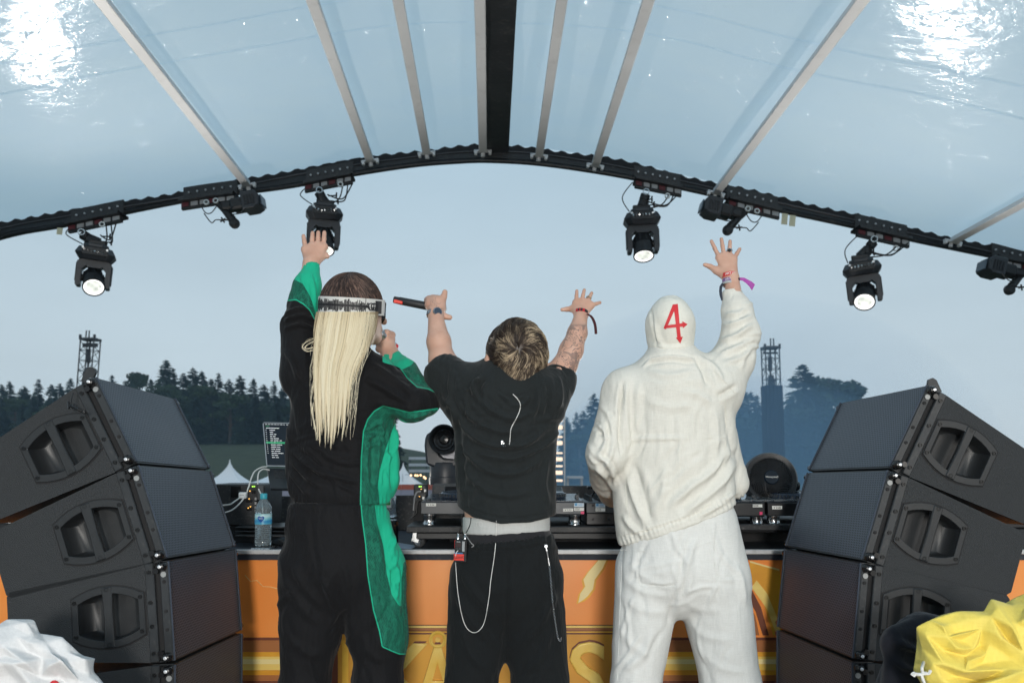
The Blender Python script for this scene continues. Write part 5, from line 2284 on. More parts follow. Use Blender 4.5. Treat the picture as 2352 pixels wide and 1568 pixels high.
for i in range(9):
    scr_bar(tx, .012 + i * .014, .018 + i * .014 + rr.random() * .004, hgt_ - .011, .0022)
for i in range(3):
    scr_bar(gr, .014 + i * .006, .017 + i * .006, hgt_ - .020, .003)
v = hgt_ - .030
scr_bar(tx, .014, .075, v, .0028)
for i in range(14):
    v -= .0105
    if i == 6:
        scr_bar(gr, .008, WL - .02, v, .0085)
    if i < 12:
        scr_bar(tx, .012, .0145, v, .003)
    u = .030
    for k in range(rr.choice([1, 2, 2, 3])):
        q = .008 + rr.random() * .018
        mb_ = MB()
        scr_bar(tx, u, u + q, v + (.001 if i == 6 else 0), .0026)
        u += q + .004
tag(tx.build('track_list', M_scrtxt, dsp), kind='stuff')
tag(gr.build('highlight_row', M_scrgrn, dsp), kind='stuff')
fwd = Vector((.32, -.86, -.40)).normalized()
nb = right.cross(fwd).normalized()
if nb.z < 0:
    nb = -nb
Mb = Matrix((right, fwd, right.cross(fwd))).transposed()
mb = MB()
DL = WL * .70
p0 = Bq + right * .002 - upv * .010
vs = [p0, p0 + right * WL, p0 + right * WL + fwd * DL, p0 + fwd * DL]
th = nb * -.012
mb.add(vs + [q + th for q in vs], [(0, 1, 2, 3), (7, 6, 5, 4), (0, 4, 5, 1), (1, 5, 6, 2), (2, 6, 7, 3), (3, 7, 4, 0)])
bs = mb.build('base', mat('laptop_dark', (.025, .028, .033), .35, .4, .1, 20), lap)
mb = MB()
for i in range(12):
    for j in range(5):
        c_ = p0 + right * (WL * (.08 + .84 * (i + .5) / 12)) + fwd * (DL * (.10 + .42 * (j + .5) / 5)) + nb * .001
        mb.box(c_, (WL * .055, DL * .065, .002), Mb)
tag(mb.build('key', M_blackplastic, bs), kind='stuff')
mb = MB()
pb = p0 + right * WL * .5 + fwd * DL * .4 - nb * .013
mb.tube([pb + right * .12, Vector((pb.x + .14, pb.y + .12, TZ + .02))], .012, 8)
mb.tube([pb - right * .03, Vector((pb.x + .02, pb.y + .12, TZ + .02))], .012, 8)
mb.box((pb.x + .08, pb.y + .12, TZ + .011), (.3, .2, .02), ch=.004)
one('laptop_stand', mb, M_black, 'black stand that lifts the laptop above the table', 'stand')

# ------------------------------------------------------------------ bottle, phone, cup, can, paper
M_water = mat('water_bottle_plastic', (.72, .86, .92), .08, 0, .05, 10, trans=.82)
WBY = TY + .10
bc = at(604, 1256, WBY)
bc.z = TZ + .009
s = WBY / FPX
bt = thing('water_bottle', 'clear plastic water bottle with turquoise cap and blue label', 'bottle', tuple(bc))
prof = [(.001, 0), (.028, 0), (.034, .004), (.035, .012)]
for k in range(9):
    z = .02 + k * .0095
    prof += [(.0355, z), (.0338, z + .004)]
prof += [(.0352, .108), (.0352, .157), (.0335, .160), (.035, .168), (.034, .173), (.035, .180), (.033, .190), (.024, .212), (.014, .226), (.0125, .230), (.0125, .244)]
zs = (1256 - 1135) * s / .262
mb = MB()
mb.lathe([(r, z * zs) for r, z in prof], None, bc, 28, True, True)
mb.build('body', M_water, bt, True)
mb = MB()
mb.lathe([(.0142, .230 * zs), (.0148, .232 * zs), (.0148, .254 * zs), (.0135, .257 * zs), (.001, .2575 * zs)], None, bc, 24, True, False)
mb.build('cap', mat('cap_turquoise', (.05, .42, .52), .35, 0, .05, 20), bt, True)
lbm = MB()
lbm.lathe([(.0356, .107 * zs), (.0356, .158 * zs)], None, bc, 32, False, False)
M_label = bpy.data.materials.new('bottle_label')
M_label.use_nodes = True
n, l = nodes_of(M_label)
b_ = n['Principled BSDF']
b_.inputs['Roughness'].default_value = .35
tc = n.new('ShaderNodeTexCoord')
sp = n.new('ShaderNodeSeparateXYZ')
l.new(tc.outputs['Object'], sp.inputs[0])
wv = n.new('ShaderNodeTexNoise')
wv.inputs['Scale'].default_value = 30
l.new(tc.outputs['Object'], wv.inputs['Vector'])
zz_ = math_node(n, l, 'ADD', math_node(n, l, 'DIVIDE', math_node(n, l, 'SUBTRACT', sp.outputs[2], .107 * zs), .051 * zs), math_node(n, l, 'MULTIPLY', math_node(n, l, 'SUBTRACT', wv.outputs['Fac'], .5), .5))
rp = n.new('ShaderNodeValToRGB')
el = rp.color_ramp.elements
el[0].position, el[0].color = 0, (.10, .45, .62, 1)
el[1].position, el[1].color = 1, (.35, .68, .74, 1)
for ps, cc in ((.22, (.06, .34, .60, 1)), (.34, (.03, .24, .55, 1)), (.45, (.10, .48, .68, 1)), (.62, (.35, .70, .78, 1)), (.78, (.62, .82, .84, 1))):
    e_ = el.new(ps)
    e_.color = cc
l.new(zz_, rp.inputs[0])
l.new(rp.outputs[0], b_.inputs['Base Color'])
lb = lbm.build('label', M_label, bt, True)
mb = MB()
lc = bc + Vector((0, -.0366, .134 * zs))
hp = [(0, -.015), (-.009, -.007), (-.014, .002), (-.013, .009), (-.007, .012), (0, .008), (.007, .012), (.013, .009), (.014, .002), (.009, -.007)]
mb.prism(hp[::-1], -.0012, .001, Matrix(((1, 0, 0), (0, 0, 1), (0, 1, 0))), lc)
mb.build('emblem', mat('label_navy', (.012, .10, .38), .35, 0, .05, 20), lb)
lettering('ViO', .0125, facing(lc + Vector((0, -.0016, .002))), M_white, lb, ext=.0003)

mb = MB()
pc = at(609, 1257, TY + .07)
pc.z = TZ + .0048
ph = thing('phone', 'phone lying flat under the water bottle at the table edge', 'phone', tuple(pc))
mb.box(pc, (.078, .15, .008), ch=.003)
mb.build('body', M_steel, ph)
mb = MB()
mb.box(pc + Vector((0, 0, .0045)), (.072, .142, .0008))
mb.build('screen', M_blackgloss, ph)

cupc = at(892, 1172, TY + .28)
cup = thing('plastic_cup', 'clear plastic cup with a green and white sticker beside the tracksuit waist', 'cup', (cupc.x, cupc.y, TZ + .11))
mb = MB()
zt = at(892, 1138, TY + .28).z
zb_ = at(892, 1187, TY + .28).z
mb.lathe([(.034, zb_), (.040, zb_ + .004), (.036, zb_ + .02), (.034, (zt + zb_) / 2), (.036, zt)], None, (cupc.x, cupc.y, 0), 24, True, False)
mb.build('body', mat('cup_plastic', (.7, .78, .85), .1, 0, .05, 10, trans=.8), cup, True)
mb = MB()
mb.box((cupc.x, cupc.y - .036, (zt + zb_) / 2 + .016), (.036, .002, .040), ch=.001)
stk_ = mb.build('sticker', M_paper, cup)
mb = MB()
mb.box((cupc.x, cupc.y - .0375, (zt + zb_) / 2 + .014), (.030, .001, .012))
mb.build('sticker_band', mat('sticker_green', (.06, .35, .10), .5, 0, .05, 10), stk_)
can = thing('drink_can', 'dark patterned drink can standing under the clear cup', 'can', (cupc.x + .03, TY + .2, TZ))
cc_ = (cupc.x + .025, TY + .2, TZ)
mb = MB()
hh = zb_ - TZ - .006
mb.lathe([(.024, 0), (.031, .006), (.031, hh - .014), (.026, hh - .003), (.025, hh)], None, cc_, 24)
mb.build('body', print_mat('can_print', (.012, .012, .014), (.20, .08, .03), 60, .3, 3, .55, .62), can, True)
mb = MB()
mb.lathe([(.0262, hh - .004), (.0266, hh - .001), (.025, hh + .001), (.001, hh - .002)], None, cc_, 24)
mb.build('lid', M_steel, can, True)
mb = MB()
mb.lathe([(.02, 0), (.036, .02), (.034, zb_ - TZ - .012), (.03, zb_ - TZ - .004)], None, (cupc.x - .03, TY + .30, TZ), 18)
one('dark_jar', mb, M_blackgloss, 'dark jar behind the drink can that carries the clear cup', 'jar')

mb = MB()
q = [at(868, 1256, TY + .06), at(945, 1259, TY + .03), at(958, 1251, TY + .16), at(905, 1240, TY + .30)]
for k, p in enumerate(q):
    p.z = TZ + .004 + .002 * (k == 3)
mb.add([tuple(p) for p in q] + [(p.x, p.y, p.z - .0015) for p in q], [(0, 1, 2, 3), (7, 6, 5, 4), (0, 4, 5, 1), (1, 5, 6, 2), (2, 6, 7, 3), (3, 7, 4, 0)])
one('paper_sheet', mb, mat('sheet_bluewhite', (.35, .42, .52), .6, 0, .1, 10), 'pale sheet of paper on the table under the castor', 'paper')

# gear behind the two speaker stacks
mb = MB()
p = at(25, 1198, TY + .1)
mb.lathe([(.026, 0), (.026, .03)], None, (p.x, p.y, at(25, 1200, TY + .1).z), 22)
one('equipment_foot', mb, MATS['foot_chrome'], 'silver round equipment foot in the wedge between the two upper left speakers', 'foot')
for (x0, x1, y0, y1, lab, m) in ((-160, 60, 1150, 1181, 'black player seen through the wedge in the left speaker stack', M_deckblk), (-160, 120, 1201, 1222, 'black riser seen through the wedge in the left speaker stack', M_black),
                             (2190, 2500, 1188, 1212, 'black unit seen through the wedge in the right speaker stack', M_deckblk), (2200, 2500, 1214, 1262, 'black case behind the wedge of the right speaker stack', M_black)):
    mb = px_box(x0, x1, y0, y1, TY + .08, .35, .004)
    if y1 < 1250:
        px_box(x0 + 20, x1 - 20, y1 + 1, 1262, TY + .15, .2, 0, mb)
    one('gear_unit', mb, m, lab, 'equipment')
# ------------------------------------------------------------------ people
PY = 2.80


def pc(a, b, Ya, Yb, ra, rb, k=.02, sq=1.0, op='add'):
    """tapered limb between two picture points at depths Ya, Yb; radii in picture units"""
    return cone(at(a[0], a[1], Ya), at(b[0], b[1], Yb), ra * Ya / FPX, rb * Yb / FPX, k, sq, op)


def pb(c, Y, r, sc=(1, 1, 1), k=.02, op='add'):
    return ball(at(c[0], c[1], Y), r * Y / FPX, k, sc, op)


def clip2(p0, p1, Y=PY):
    """cut away what lies below the line p0 -> p1 (left to right in the picture)"""
    a, b = at(p0[0], p0[1], Y), at(p1[0], p1[1], Y)
    d = (b - a)
    nrm = Vector((d.z, 0, -d.x))
    return clip(a, nrm)


def clip_up(p0, p1, Y=PY):
    a, b = at(p0[0], p0[1], Y), at(p1[0], p1[1], Y)
    d = (b - a)
    return clip(a, Vector((-d.z, 0, d.x)))


def fingers(spec, Y, r0=9.0, r1=6.8, bend=.018, k=.006):
    """each finger: knuckle, tip (picture points); a slight bend away from the viewer; returns cones"""
    out = []
    for (a, b) in spec:
        m = (a[0] * .45 + b[0] * .55, a[1] * .45 + b[1] * .55)
        out.append(pc(a, m, Y, Y + bend * .3, r0, (r0 + r1) / 2 - .2, k))
        out.append(pc(m, b, Y + bend * .3, Y + bend, (r0 + r1) / 2, r1, k))
    return out


def open_hand(wrist, Yw, kn, tips, thumb, Y, wr=16, fr=9.0, pr_=9.5):
    pr = []
    for q in kn:
        pr.append(pc(wrist, q, Yw, Y, wr * .80, pr_, .010, .8))
    pr.append(pc(kn[0], kn[-1], Y, Y, pr_ * .9, pr_ * .85, .006))
    pr += fingers(list(zip(kn, tips)), Y, fr, fr * .80, k=.003)
    tb, tm, tt = thumb
    pr.append(pc(wrist, tb, Yw, Y, wr * .75, fr * 1.6, .012))
    pr.append(pc(tb, tm, Y, Y + .006, fr * 1.45, fr * 1.12, .006))
    pr.append(pc(tm, tt, Y + .006, Y + .004, fr * 1.08, fr * .90, .004))
    # nail-side flattening of tips is left to the smoothing; creases come from the material
    return pr


M_skin = bpy.data.materials.new('skin')
M_skin.use_nodes = True
n, l = nodes_of(M_skin)
b = n['Principled BSDF']
tc = n.new('ShaderNodeTexCoord')
nz = n.new('ShaderNodeTexNoise')
nz.inputs['Scale'].default_value = 26
nz.inputs['Detail'].default_value = 5
l.new(tc.outputs['Object'], nz.inputs['Vector'])
base = mix_col(n, l, nz.outputs['Fac'], (0.46, 0.24, 0.165), (0.66, 0.43, 0.335))
# ink drawings where the attribute says so
vo = n.new('ShaderNodeTexVoronoi')
vo.feature = 'DISTANCE_TO_EDGE'
vo.inputs['Scale'].default_value = 44
nw = n.new('ShaderNodeTexNoise')
nw.inputs['Scale'].default_value = 38
nw.inputs['Detail'].default_value = 3
l.new(tc.outputs['Object'], nw.inputs['Vector'])
mxv = n.new('ShaderNodeVectorMath')
mxv.operation = 'MULTIPLY_ADD'
l.new(nw.outputs['Color'], mxv.inputs[0])
mxv.inputs[1].default_value = (.05, .05, .05)
l.new(tc.outputs['Object'], mxv.inputs[2])
l.new(mxv.outputs[0], vo.inputs['Vector'])
nw2 = n.new('ShaderNodeTexNoise')
nw2.inputs['Scale'].default_value = 34
nw2.inputs['Detail'].default_value = 1.5
l.new(tc.outputs['Object'], nw2.inputs['Vector'])
fr_ = math_node(n, l, 'FRACT', math_node(n, l, 'MULTIPLY', nw2.outputs['Fac'], 9.0))
ln = math_node(n, l, 'LESS_THAN', math_node(n, l, 'ABSOLUTE', math_node(n, l, 'SUBTRACT', fr_, .5)), 0.13)
ln = math_node(n, l, 'MULTIPLY', ln, math_node(n, l, 'GREATER_THAN', nw.outputs['Fac'], .42))
n2_ = n.new('ShaderNodeTexNoise')
n2_.inputs['Scale'].default_value = 30
l.new(tc.outputs['Object'], n2_.inputs['Vector'])
blot = math_node(n, l, 'GREATER_THAN', n2_.outputs['Fac'], 0.60)
ink = math_node(n, l, 'MAXIMUM', ln, math_node(n, l, 'MULTIPLY', blot, .75))
ta = attr_node(n, 'tat')
tm_ = n.new('ShaderNodeMapRange')
tm_.inputs[1].default_value = -2
tm_.inputs[2].default_value = 3
l.new(ta.outputs['Fac'], tm_.inputs[0])
inkf = math_node(n, l, 'MULTIPLY', math_node(n, l, 'MULTIPLY', ink, tm_.outputs[0], True), .72)
l.new(mix_col(n, l, inkf, base, (0.075, 0.07, 0.075)), b.inputs['Base Color'])
b.inputs['Roughness'].default_value = 0.52
b.inputs['Subsurface Weight'].default_value = 0.12
b.inputs['Subsurface Radius'].default_value = (0.012, 0.005, 0.003)
b.inputs['Subsurface Scale'].default_value = 0.5
nb = n.new('ShaderNodeTexNoise')
nb.inputs['Scale'].default_value = 160
nb.inputs['Detail'].default_value = 4
l.new(tc.outputs['Object'], nb.inputs['Vector'])
bp = n.new('ShaderNodeBump')
bp.inputs['Strength'].default_value = .22
bp.inputs['Distance'].default_value = .004
l.new(nb.outputs['Fac'], bp.inputs['Height'])
l.new(bp.outputs[0], b.inputs['Normal'])


def cloth_mat(name, ca, cb, rough=.85, weave=900, bump=.25, sheen=.2, vs=5.0, crease=.4):
    m = bpy.data.materials.new(name)
    m.use_nodes = True
    n, l = nodes_of(m)
    b = n['Principled BSDF']
    b.inputs['Roughness'].default_value = rough
    b.inputs['Specular IOR Level'].default_value = .25
    b.inputs['Sheen Weight'].default_value = sheen
    b.inputs['Sheen Roughness'].default_value = .5
    tc = n.new('ShaderNodeTexCoord')
    nz = n.new('ShaderNodeTexNoise')
    nz.inputs['Scale'].default_value = vs
    nz.inputs['Detail'].default_value = 7
    nz.inputs['Roughness'].default_value = .65
    l.new(tc.outputs['Object'], nz.inputs['Vector'])
    col = mix_col(n, l, nz.outputs['Fac'], ca, cb)
    mp = n.new('ShaderNodeMapping')
    mp.inputs['Scale'].default_value = (1, 1, .12)
    l.new(tc.outputs['Object'], mp.inputs[0])
    fb = n.new('ShaderNodeTexNoise')
    fb.inputs['Scale'].default_value = weave * .35
    fb.inputs['Detail'].default_value = 3
    l.new(mp.outputs[0], fb.inputs['Vector'])
    mp2 = n.new('ShaderNodeMapping')
    mp2.inputs['Scale'].default_value = (.12, .3, 1)
    l.new(tc.outputs['Object'], mp2.inputs[0])
    fb2 = n.new('ShaderNodeTexNoise')
    fb2.inputs['Scale'].default_value = weave * .35
    fb2.inputs['Detail'].default_value = 3
    l.new(mp2.outputs[0], fb2.inputs['Vector'])
    wv = math_node(n, l, 'ADD', fb.outputs['Fac'], fb2.outputs['Fac'])
    wv2 = math_node(n, l, 'MULTIPLY', math_node(n, l, 'SUBTRACT', wv, .7, True), 1.2)
    col = mix_col(n, l, math_node(n, l, 'MULTIPLY', wv2, .35), col, tuple(min(1, c * 1.35) for c in cb))
    l.new(col, b.inputs['Base Color'])
    # creases of the cloth itself
    mp3 = n.new('ShaderNodeMapping')
    mp3.inputs['Rotation'].default_value = (0, .45, 0)
    mp3.inputs['Scale'].default_value = (1.5, 1, .42)
    l.new(tc.outputs['Object'], mp3.inputs[0])
    cz = n.new('ShaderNodeTexNoise')
    cz.inputs['Scale'].default_value = 6
    cz.inputs['Detail'].default_value = 6
    cz.inputs['Roughness'].default_value = .55
    cz.inputs['Distortion'].default_value = .7
    l.new(mp3.outputs[0], cz.inputs['Vector'])
    bp0 = n.new('ShaderNodeBump')
    bp0.inputs['Strength'].default_value = crease
    bp0.inputs['Distance'].default_value = .030
    l.new(cz.outputs['Fac'], bp0.inputs['Height'])
    bp = n.new('ShaderNodeBump')
    bp.inputs['Strength'].default_value = bump
    bp.inputs['Distance'].default_value = .0015
    l.new(wv, bp.inputs['Height'])
    l.new(bp0.outputs[0], bp.inputs['Normal'])
    l.new(bp.outputs[0], b.inputs['Normal'])
    return m, n, l, b, tc, col


M_linen = cloth_mat('cream_linen', (.60, .59, .535), (.68, .67, .615), .85, 900, .10, .0)[0]
M_linen2 = cloth_mat('white_linen', (.58, .59, .57), (.66, .665, .645), .85, 900, .10, .0)[0]
M_hood = cloth_mat('cream_jersey', (.655, .645, .575), (.71, .70, .635), .8, 900, .10, .0, 5, .12)[0]
M_tee = cloth_mat('washed_black_jersey', (.0075, .0098, .0105), (.0138, .0174, .0183), .85, 900, .2, .10, 7, .7)[0]
M_sweat = cloth_mat('washed_black_fleece', (.0036, .0046, .0053), (.0074, .0092, .0101), .9, 700, .3, .06, 6, .7)[0]
M_grey = cloth_mat('grey_elastic', (.40, .41, .40), (.48, .49, .48), .8, 900, .2, .1)[0]
M_blackcloth = cloth_mat('black_cotton', (.010, .010, .012), (.017, .017, .020), .9, 900, .2, .2)[0]

# tracksuit cloth: black, with green panels and perforated green mesh given by distance attributes
M_track, n, l, b, tc, col = cloth_mat('tracksuit', (.0030, .0030, .0038), (.0052, .0052, .0064), .82, 900, .15, .05, 6, .7)
ms_, gs_ = attr_node(n, 'mesh_sd'), attr_node(n, 'green_sd')
GREEN = (0.010, 0.40, 0.235)
mpv = n.new('ShaderNodeMapping')
mpv.inputs['Scale'].default_value = (1, .25, .7)
mpv.inputs['Rotation'].default_value = (0, .6, 0)
l.new(tc.outputs['Object'], mpv.inputs[0])
nd = n.new('ShaderNodeTexNoise')
nd.inputs['Scale'].default_value = 9
nd.inputs['Detail'].default_value = 2
l.new(tc.outputs['Object'], nd.inputs['Vector'])
mv = n.new('ShaderNodeVectorMath')
mv.operation = 'MULTIPLY_ADD'
l.new(nd.outputs['Color'], mv.inputs[0])
mv.inputs[1].default_value = (.03, .03, .03)
l.new(mpv.outputs[0], mv.inputs[2])
vo = n.new('ShaderNodeTexVoronoi')
vo.inputs['Scale'].default_value = 210
vo.inputs['Randomness'].default_value = .35
l.new(mv.outputs[0], vo.inputs['Vector'])
mr = n.new('ShaderNodeMapRange')
mr.inputs[1].default_value = .38
mr.inputs[2].default_value = .58
l.new(vo.outputs['Distance'], mr.inputs[0])
wv = n.new('ShaderNodeTexWave')
wv.inputs['Scale'].default_value = 14
wv.inputs['Distortion'].default_value = 6
wv.inputs['Detail'].default_value = 2
l.new(tc.outputs['Object'], wv.inputs['Vector'])
holes = math_node(n, l, 'ADD', math_node(n, l, 'MULTIPLY', mr.outputs[0], .75), math_node(n, l, 'MULTIPLY', wv.outputs['Fac'], .18), True)
meshcol = mix_col(n, l, holes, (.004, .062, .042), (.010, .165, .102))
inm = math_node(n, l, 'GREATER_THAN', ms_.outputs['Fac'], 0)
ing = math_node(n, l, 'GREATER_THAN', gs_.outputs['Fac'], 0)
c1 = mix_col(n, l, inm, col, meshcol)
c2 = mix_col(n, l, ing, c1, GREEN)
pip = math_node(n, l, 'LESS_THAN', math_node(n, l, 'ABSOLUTE', ms_.outputs['Fac']), 1.4)
pip = math_node(n, l, 'MULTIPLY', pip, math_node(n, l, 'SUBTRACT', 1.0, ing))
c3 = mix_col(n, l, pip, c2, (.012, .37, .22))
l.new(c3, b.inputs['Base Color'])

# hair
def hair_mat(name, c0, c1, c2):
    m = bpy.data.materials.new(name)
    m.use_nodes = True
    n, l = nodes_of(m)
    b = n['Principled BSDF']
    a = attr_node(n, 'tint')
    rp = n.new('ShaderNodeValToRGB')
    rp.color_ramp.elements[0].color = (*c0, 1)
    rp.color_ramp.elements[1].color = (*c2, 1)
    e = rp.color_ramp.elements.new(.5)
    e.color = (*c1, 1)
    l.new(a.outputs['Fac'], rp.inputs[0])
    l.new(rp.outputs[0], b.inputs['Base Color'])
    b.inputs['Roughness'].default_value = .42
    b.inputs['Specular IOR Level'].default_value = .4
    return m


M_blond = hair_mat('blond_hair', (.15, .10, .055), (.74, .63, .42), (.93, .87, .69))
M_brown = hair_mat('brown_hair', (.014, .009, .008), (.06, .036, .029), (.26, .165, .125))
M_streak = hair_mat('streaked_hair', (.014, .010, .008), (.062, .042, .031), (.74, .59, .40))


def body(name, label, prims, h, fine, tat=None):
    o = thing(name, label, 'person', at(sum(p['a'][0] for p in prims[:1]) * 0 + BX, 1060, PY) * 1.0)
    return o


def sub_body(o, prims, h, fine, tat=None):
    V, F = polygonize(prims, h, fine, smooth=1)
    Q = proj(V)
    td = np.full(len(V), -20.0)
    for poly in (tat or []):
        td = np.maximum(td, poly_sd(Q, poly))
    return np_mesh('body', V, F, M_skin, o, {'tat': td}), V, F


def garment(name, prims, mat_, par, h=.006, folds=(), wrinkle=.003, wr_scale=(9, 9, 7), seed=1, hem=(), attrs=None, fine=((), (), ())):
    V, F = polygonize(prims, h, fine, smooth=2)
    N = normals(V, F)
    P = V * np.array(wr_scale)
    wv_ = 1 - np.abs(fbm(P + 0.35 * np.stack([vnoise(P * 1.3, seed + 7), vnoise(P * 1.3, seed + 8), vnoise(P * 1.3, seed + 9)], 1), seed, 3))
    V = V + N * (wrinkle * (wv_ ** 2 - .5))[:, None]
    V = fold(V, N, folds)
    Q = proj(V)
    for (pl, reach, wl, amp) in hem:          # gathers along an elastic edge
        d, t = seg_dist(Q, pl)
        s = np.exp(-(d / reach) ** 2) * amp * np.sin(t * np.linalg.norm(np.array(pl[-1]) - np.array(pl[0])) * 2 * PI / wl + 1.5 * np.sin(t * 17))
        V = V + N * s[:, None]
    Q = proj(V)
    at_ = {}
    for k, polys in (attrs or {}).items():
        d = np.full(len(V), -50.0)
        for poly in polys:
            d = np.maximum(d, poly_sd(Q, poly))
        at_[k] = d
    ob = np_mesh(name, V, F, mat_, par, at_)
    return ob, V, F


def fine_folds(n, poly, ang, spread, ln, w, amp, seed):
    """short soft creases scattered over a picture polygon, leaning about one direction"""
    r = random.Random(seed)
    xs, ys = [p[0] for p in poly], [p[1] for p in poly]
    out = []
    while len(out) < n:
        x, y = r.uniform(min(xs), max(xs)), r.uniform(min(ys), max(ys))
        if poly_sd(np.array([[x, y]]), poly)[0] < 0:
            continue
        a = R(ang + r.gauss(0, spread))
        L_ = r.uniform(*ln)
        dx, dy = math.cos(a) * L_ / 2, -math.sin(a) * L_ / 2
        bow = r.uniform(-.14, .14) * L_
        out.append(([(x - dx, y - dy), (x - math.sin(a) * bow, y - math.cos(a) * bow), (x + dx, y + dy)], r.uniform(*w), r.choice((1, 1, -1)) * r.uniform(*amp)))
    return out


def seam_lines(par, lines, trees, mat_, rad=.0011, off=.0004, Yf=2.7):
    mb = MB()
    for pl in lines:
        sm = smooth_line(pl, 6) if len(pl) > 2 else [tuple(np.array(pl[0]) + (np.array(pl[1]) - np.array(pl[0])) * i / 10) for i in range(11)]
        mb.tube([drop_on(x, y, trees, off, Yf) for x, y in sm], rad, 5)
    return tag(mb.build('seam', mat_, par, True), kind='stuff')


def bvh_of(V, F):
    return BVHTree.FromPolygons([tuple(v) for v in V], [tuple(int(i) for i in f) for f in F])


CAMP = Vector((0, 0, CAMZ))


def drop_on(x, y, trees, off, fallback):
    d = (at(x, y, 2.0) - CAMP).normalized()
    best = None
    for t in trees:
        hit = t.ray_cast(CAMP, d)
        if hit[0] is not None and (best is None or hit[3] < best):
            best = hit[3]
    if best is None:
        return at(x, y, fallback)
    return CAMP + d * (best - off)


def ring_band(c, axis_, r, wid, th, n=36, sq=1.0):
    Fm = frame(axis_)
    mb = MB()
    prof = [(r, -wid / 2), (r + th, -wid / 2), (r + th, wid / 2), (r, wid / 2), (r, -wid / 2)]
    mb.lathe(prof, Fm @ Matrix.Diagonal((1, sq, 1)), c, n, False, False)
    return mb


# ---- person in the green and black tracksuit --------------------------------------------------------------
A = thing('person', 'person in black and green tracksuit with long blond hair and headband, one arm raised', 'person', at(785, 1935, PY))
A.location.z = 0
ORG[A.name] = Vector(A.location)
handA = open_hand((714, 606), 2.865, [(702, 573), (716, 566), (730, 564), (743, 567)], [(697, 542), (718, 535), (731, 534), (745, 534)], ((737, 590), (748, 586), (752, 589)), 2.885, 17.5, 6.1, 10.5)
fistA = [pc((899, 818), (886, 790), 3.0, 3.02, 19, 21, .012), pc((880, 775), (890, 806), 3.02, 3.02, 17, 17, .012)]
for i in range(4):
    y = 764 + i * 11.5
    fistA += [pc((900 - i * .5, y + 5), (888 - i * 1.5, y + 1), 3.03, 3.0, 9, 9, .004), pc((888 - i * 1.5, y + 1), (872 - i * .5, y + 3), 3.0, 3.01, 9, 8, .004), pc((872 - i * .5, y + 3), (876, y + 6), 3.01, 3.05, 8, 7, .004)]
fistA += [pc((886, 800), (872, 776), 2.995, 3.0, 9, 8, .005), pc((872, 776), (872, 764), 3.0, 3.02, 8, 7, .005)]
prA = [
    ball(at(804, 712, 2.775), .098, .02, (.88, 1.02, 1.10)),
    ball(at(826, 722, 2.81), .085, .03, (.82, .95, 1.05)),
    pc((832, 745), (858, 772), 2.82, 2.865, 42, 20, .03),
    pc((866, 716), (872, 722), 2.875, 2.88, 12, 10, .015),           # brow
    pc((873, 722), (882, 738), 2.885, 2.905, 5, 8, .010),           # nose
    pc((868, 752), (870, 757), 2.89, 2.89, 10, 9, .012),            # lips
    ball(at(800, 735, 2.80), .03, .012, (.4, .8, 1.0)),
    pc((806, 770), (797, 850), 2.79, 2.80, 44, 50, .03),
    pc((785, 900), (785, 1150), 2.80, 2.80, 92, 84, .03, .62),
    pc((715, 855), (855, 870), 2.80, 2.80, 42, 42, .03),
    pc((697, 855), (690, 745), 2.79, 2.80, 36, 28), pc((690, 745), (713, 606), 2.80, 2.865, 27, 17),
    pc((865, 880), (965, 925), 2.79, 2.76, 40, 28), pc((965, 925), (899, 818), 2.77, 3.0, 27, 19),
    pc((775, 1160), (778, 1270), 2.80, 2.80, 92, 100, .03, .7),
    pc((728, 1290), (700, 1570), 2.8, 2.8, 64, 40), pc((700, 1570), (695, 1900), 2.8, 2.8, 36, 22),
    pc((846, 1290), (867, 1570), 2.8, 2.8, 64, 40), pc((867, 1570), (868, 1900), 2.8, 2.8, 36, 22),
] + handA + fistA
fx = [(at(688, 0, 2.88).x, at(762, 0, 2.88).x, .0030), (at(850, 0, 3.0).x, at(915, 0, 3.0).x, .0030)]
fz = [(at(0, 615, 2.88).z, at(0, 520, 2.88).z, .0030), (at(0, 825, 3.0).z, at(0, 752, 3.0).z, .0030)]
fy = [(2.84, 2.93, .0045), (2.97, 3.07, .0045)]
bodyA, VbA, FbA = sub_body(A, prA, .010, (fx, fy, fz))

jA = [
    pc((785, 905), (785, 1115), 2.80, 2.80, 120, 112, .03, .72),
    pc((706, 856), (856, 872), 2.79, 2.79, 54, 54, .03),
    pc((798, 828), (797, 860), 2.79, 2.79, 50, 66, .03),
    pc((697, 858), (689, 748), 2.79, 2.80, 51, 41, .03), pc((689, 748), (707, 655), 2.80, 2.84, 40, 33), pc((707, 655), (716, 616), 2.84, 2.86, 31, 21, .015),
    pc((858, 880), (948, 928), 2.79, 2.755, 60, 42, .03), pc((948, 928), (982, 930), 2.755, 2.78, 40, 26, .02),
    pc((968, 920), (928, 855), 2.79, 2.92, 38, 31, .015), pc((928, 855), (903, 825), 2.92, 2.99, 30, 22, .012),
    pc((850, 1010), (868, 1100), 2.79, 2.80, 40, 48, .025, .9), pc((693, 1020), (703, 1110), 2.8, 2.8, 36, 42, .025),
    pc((880, 980), (884, 1060), 2.80, 2.82, 26, 32, .02),
    pb((713, 585), 2.87, 30, k=.006, op='sub'),
    pc((785, 1128), (785, 1190), 2.8, 2.8, 96, 96, .008, .66, 'sub'),
    clip2((640, 1156), (930, 1156)),
]
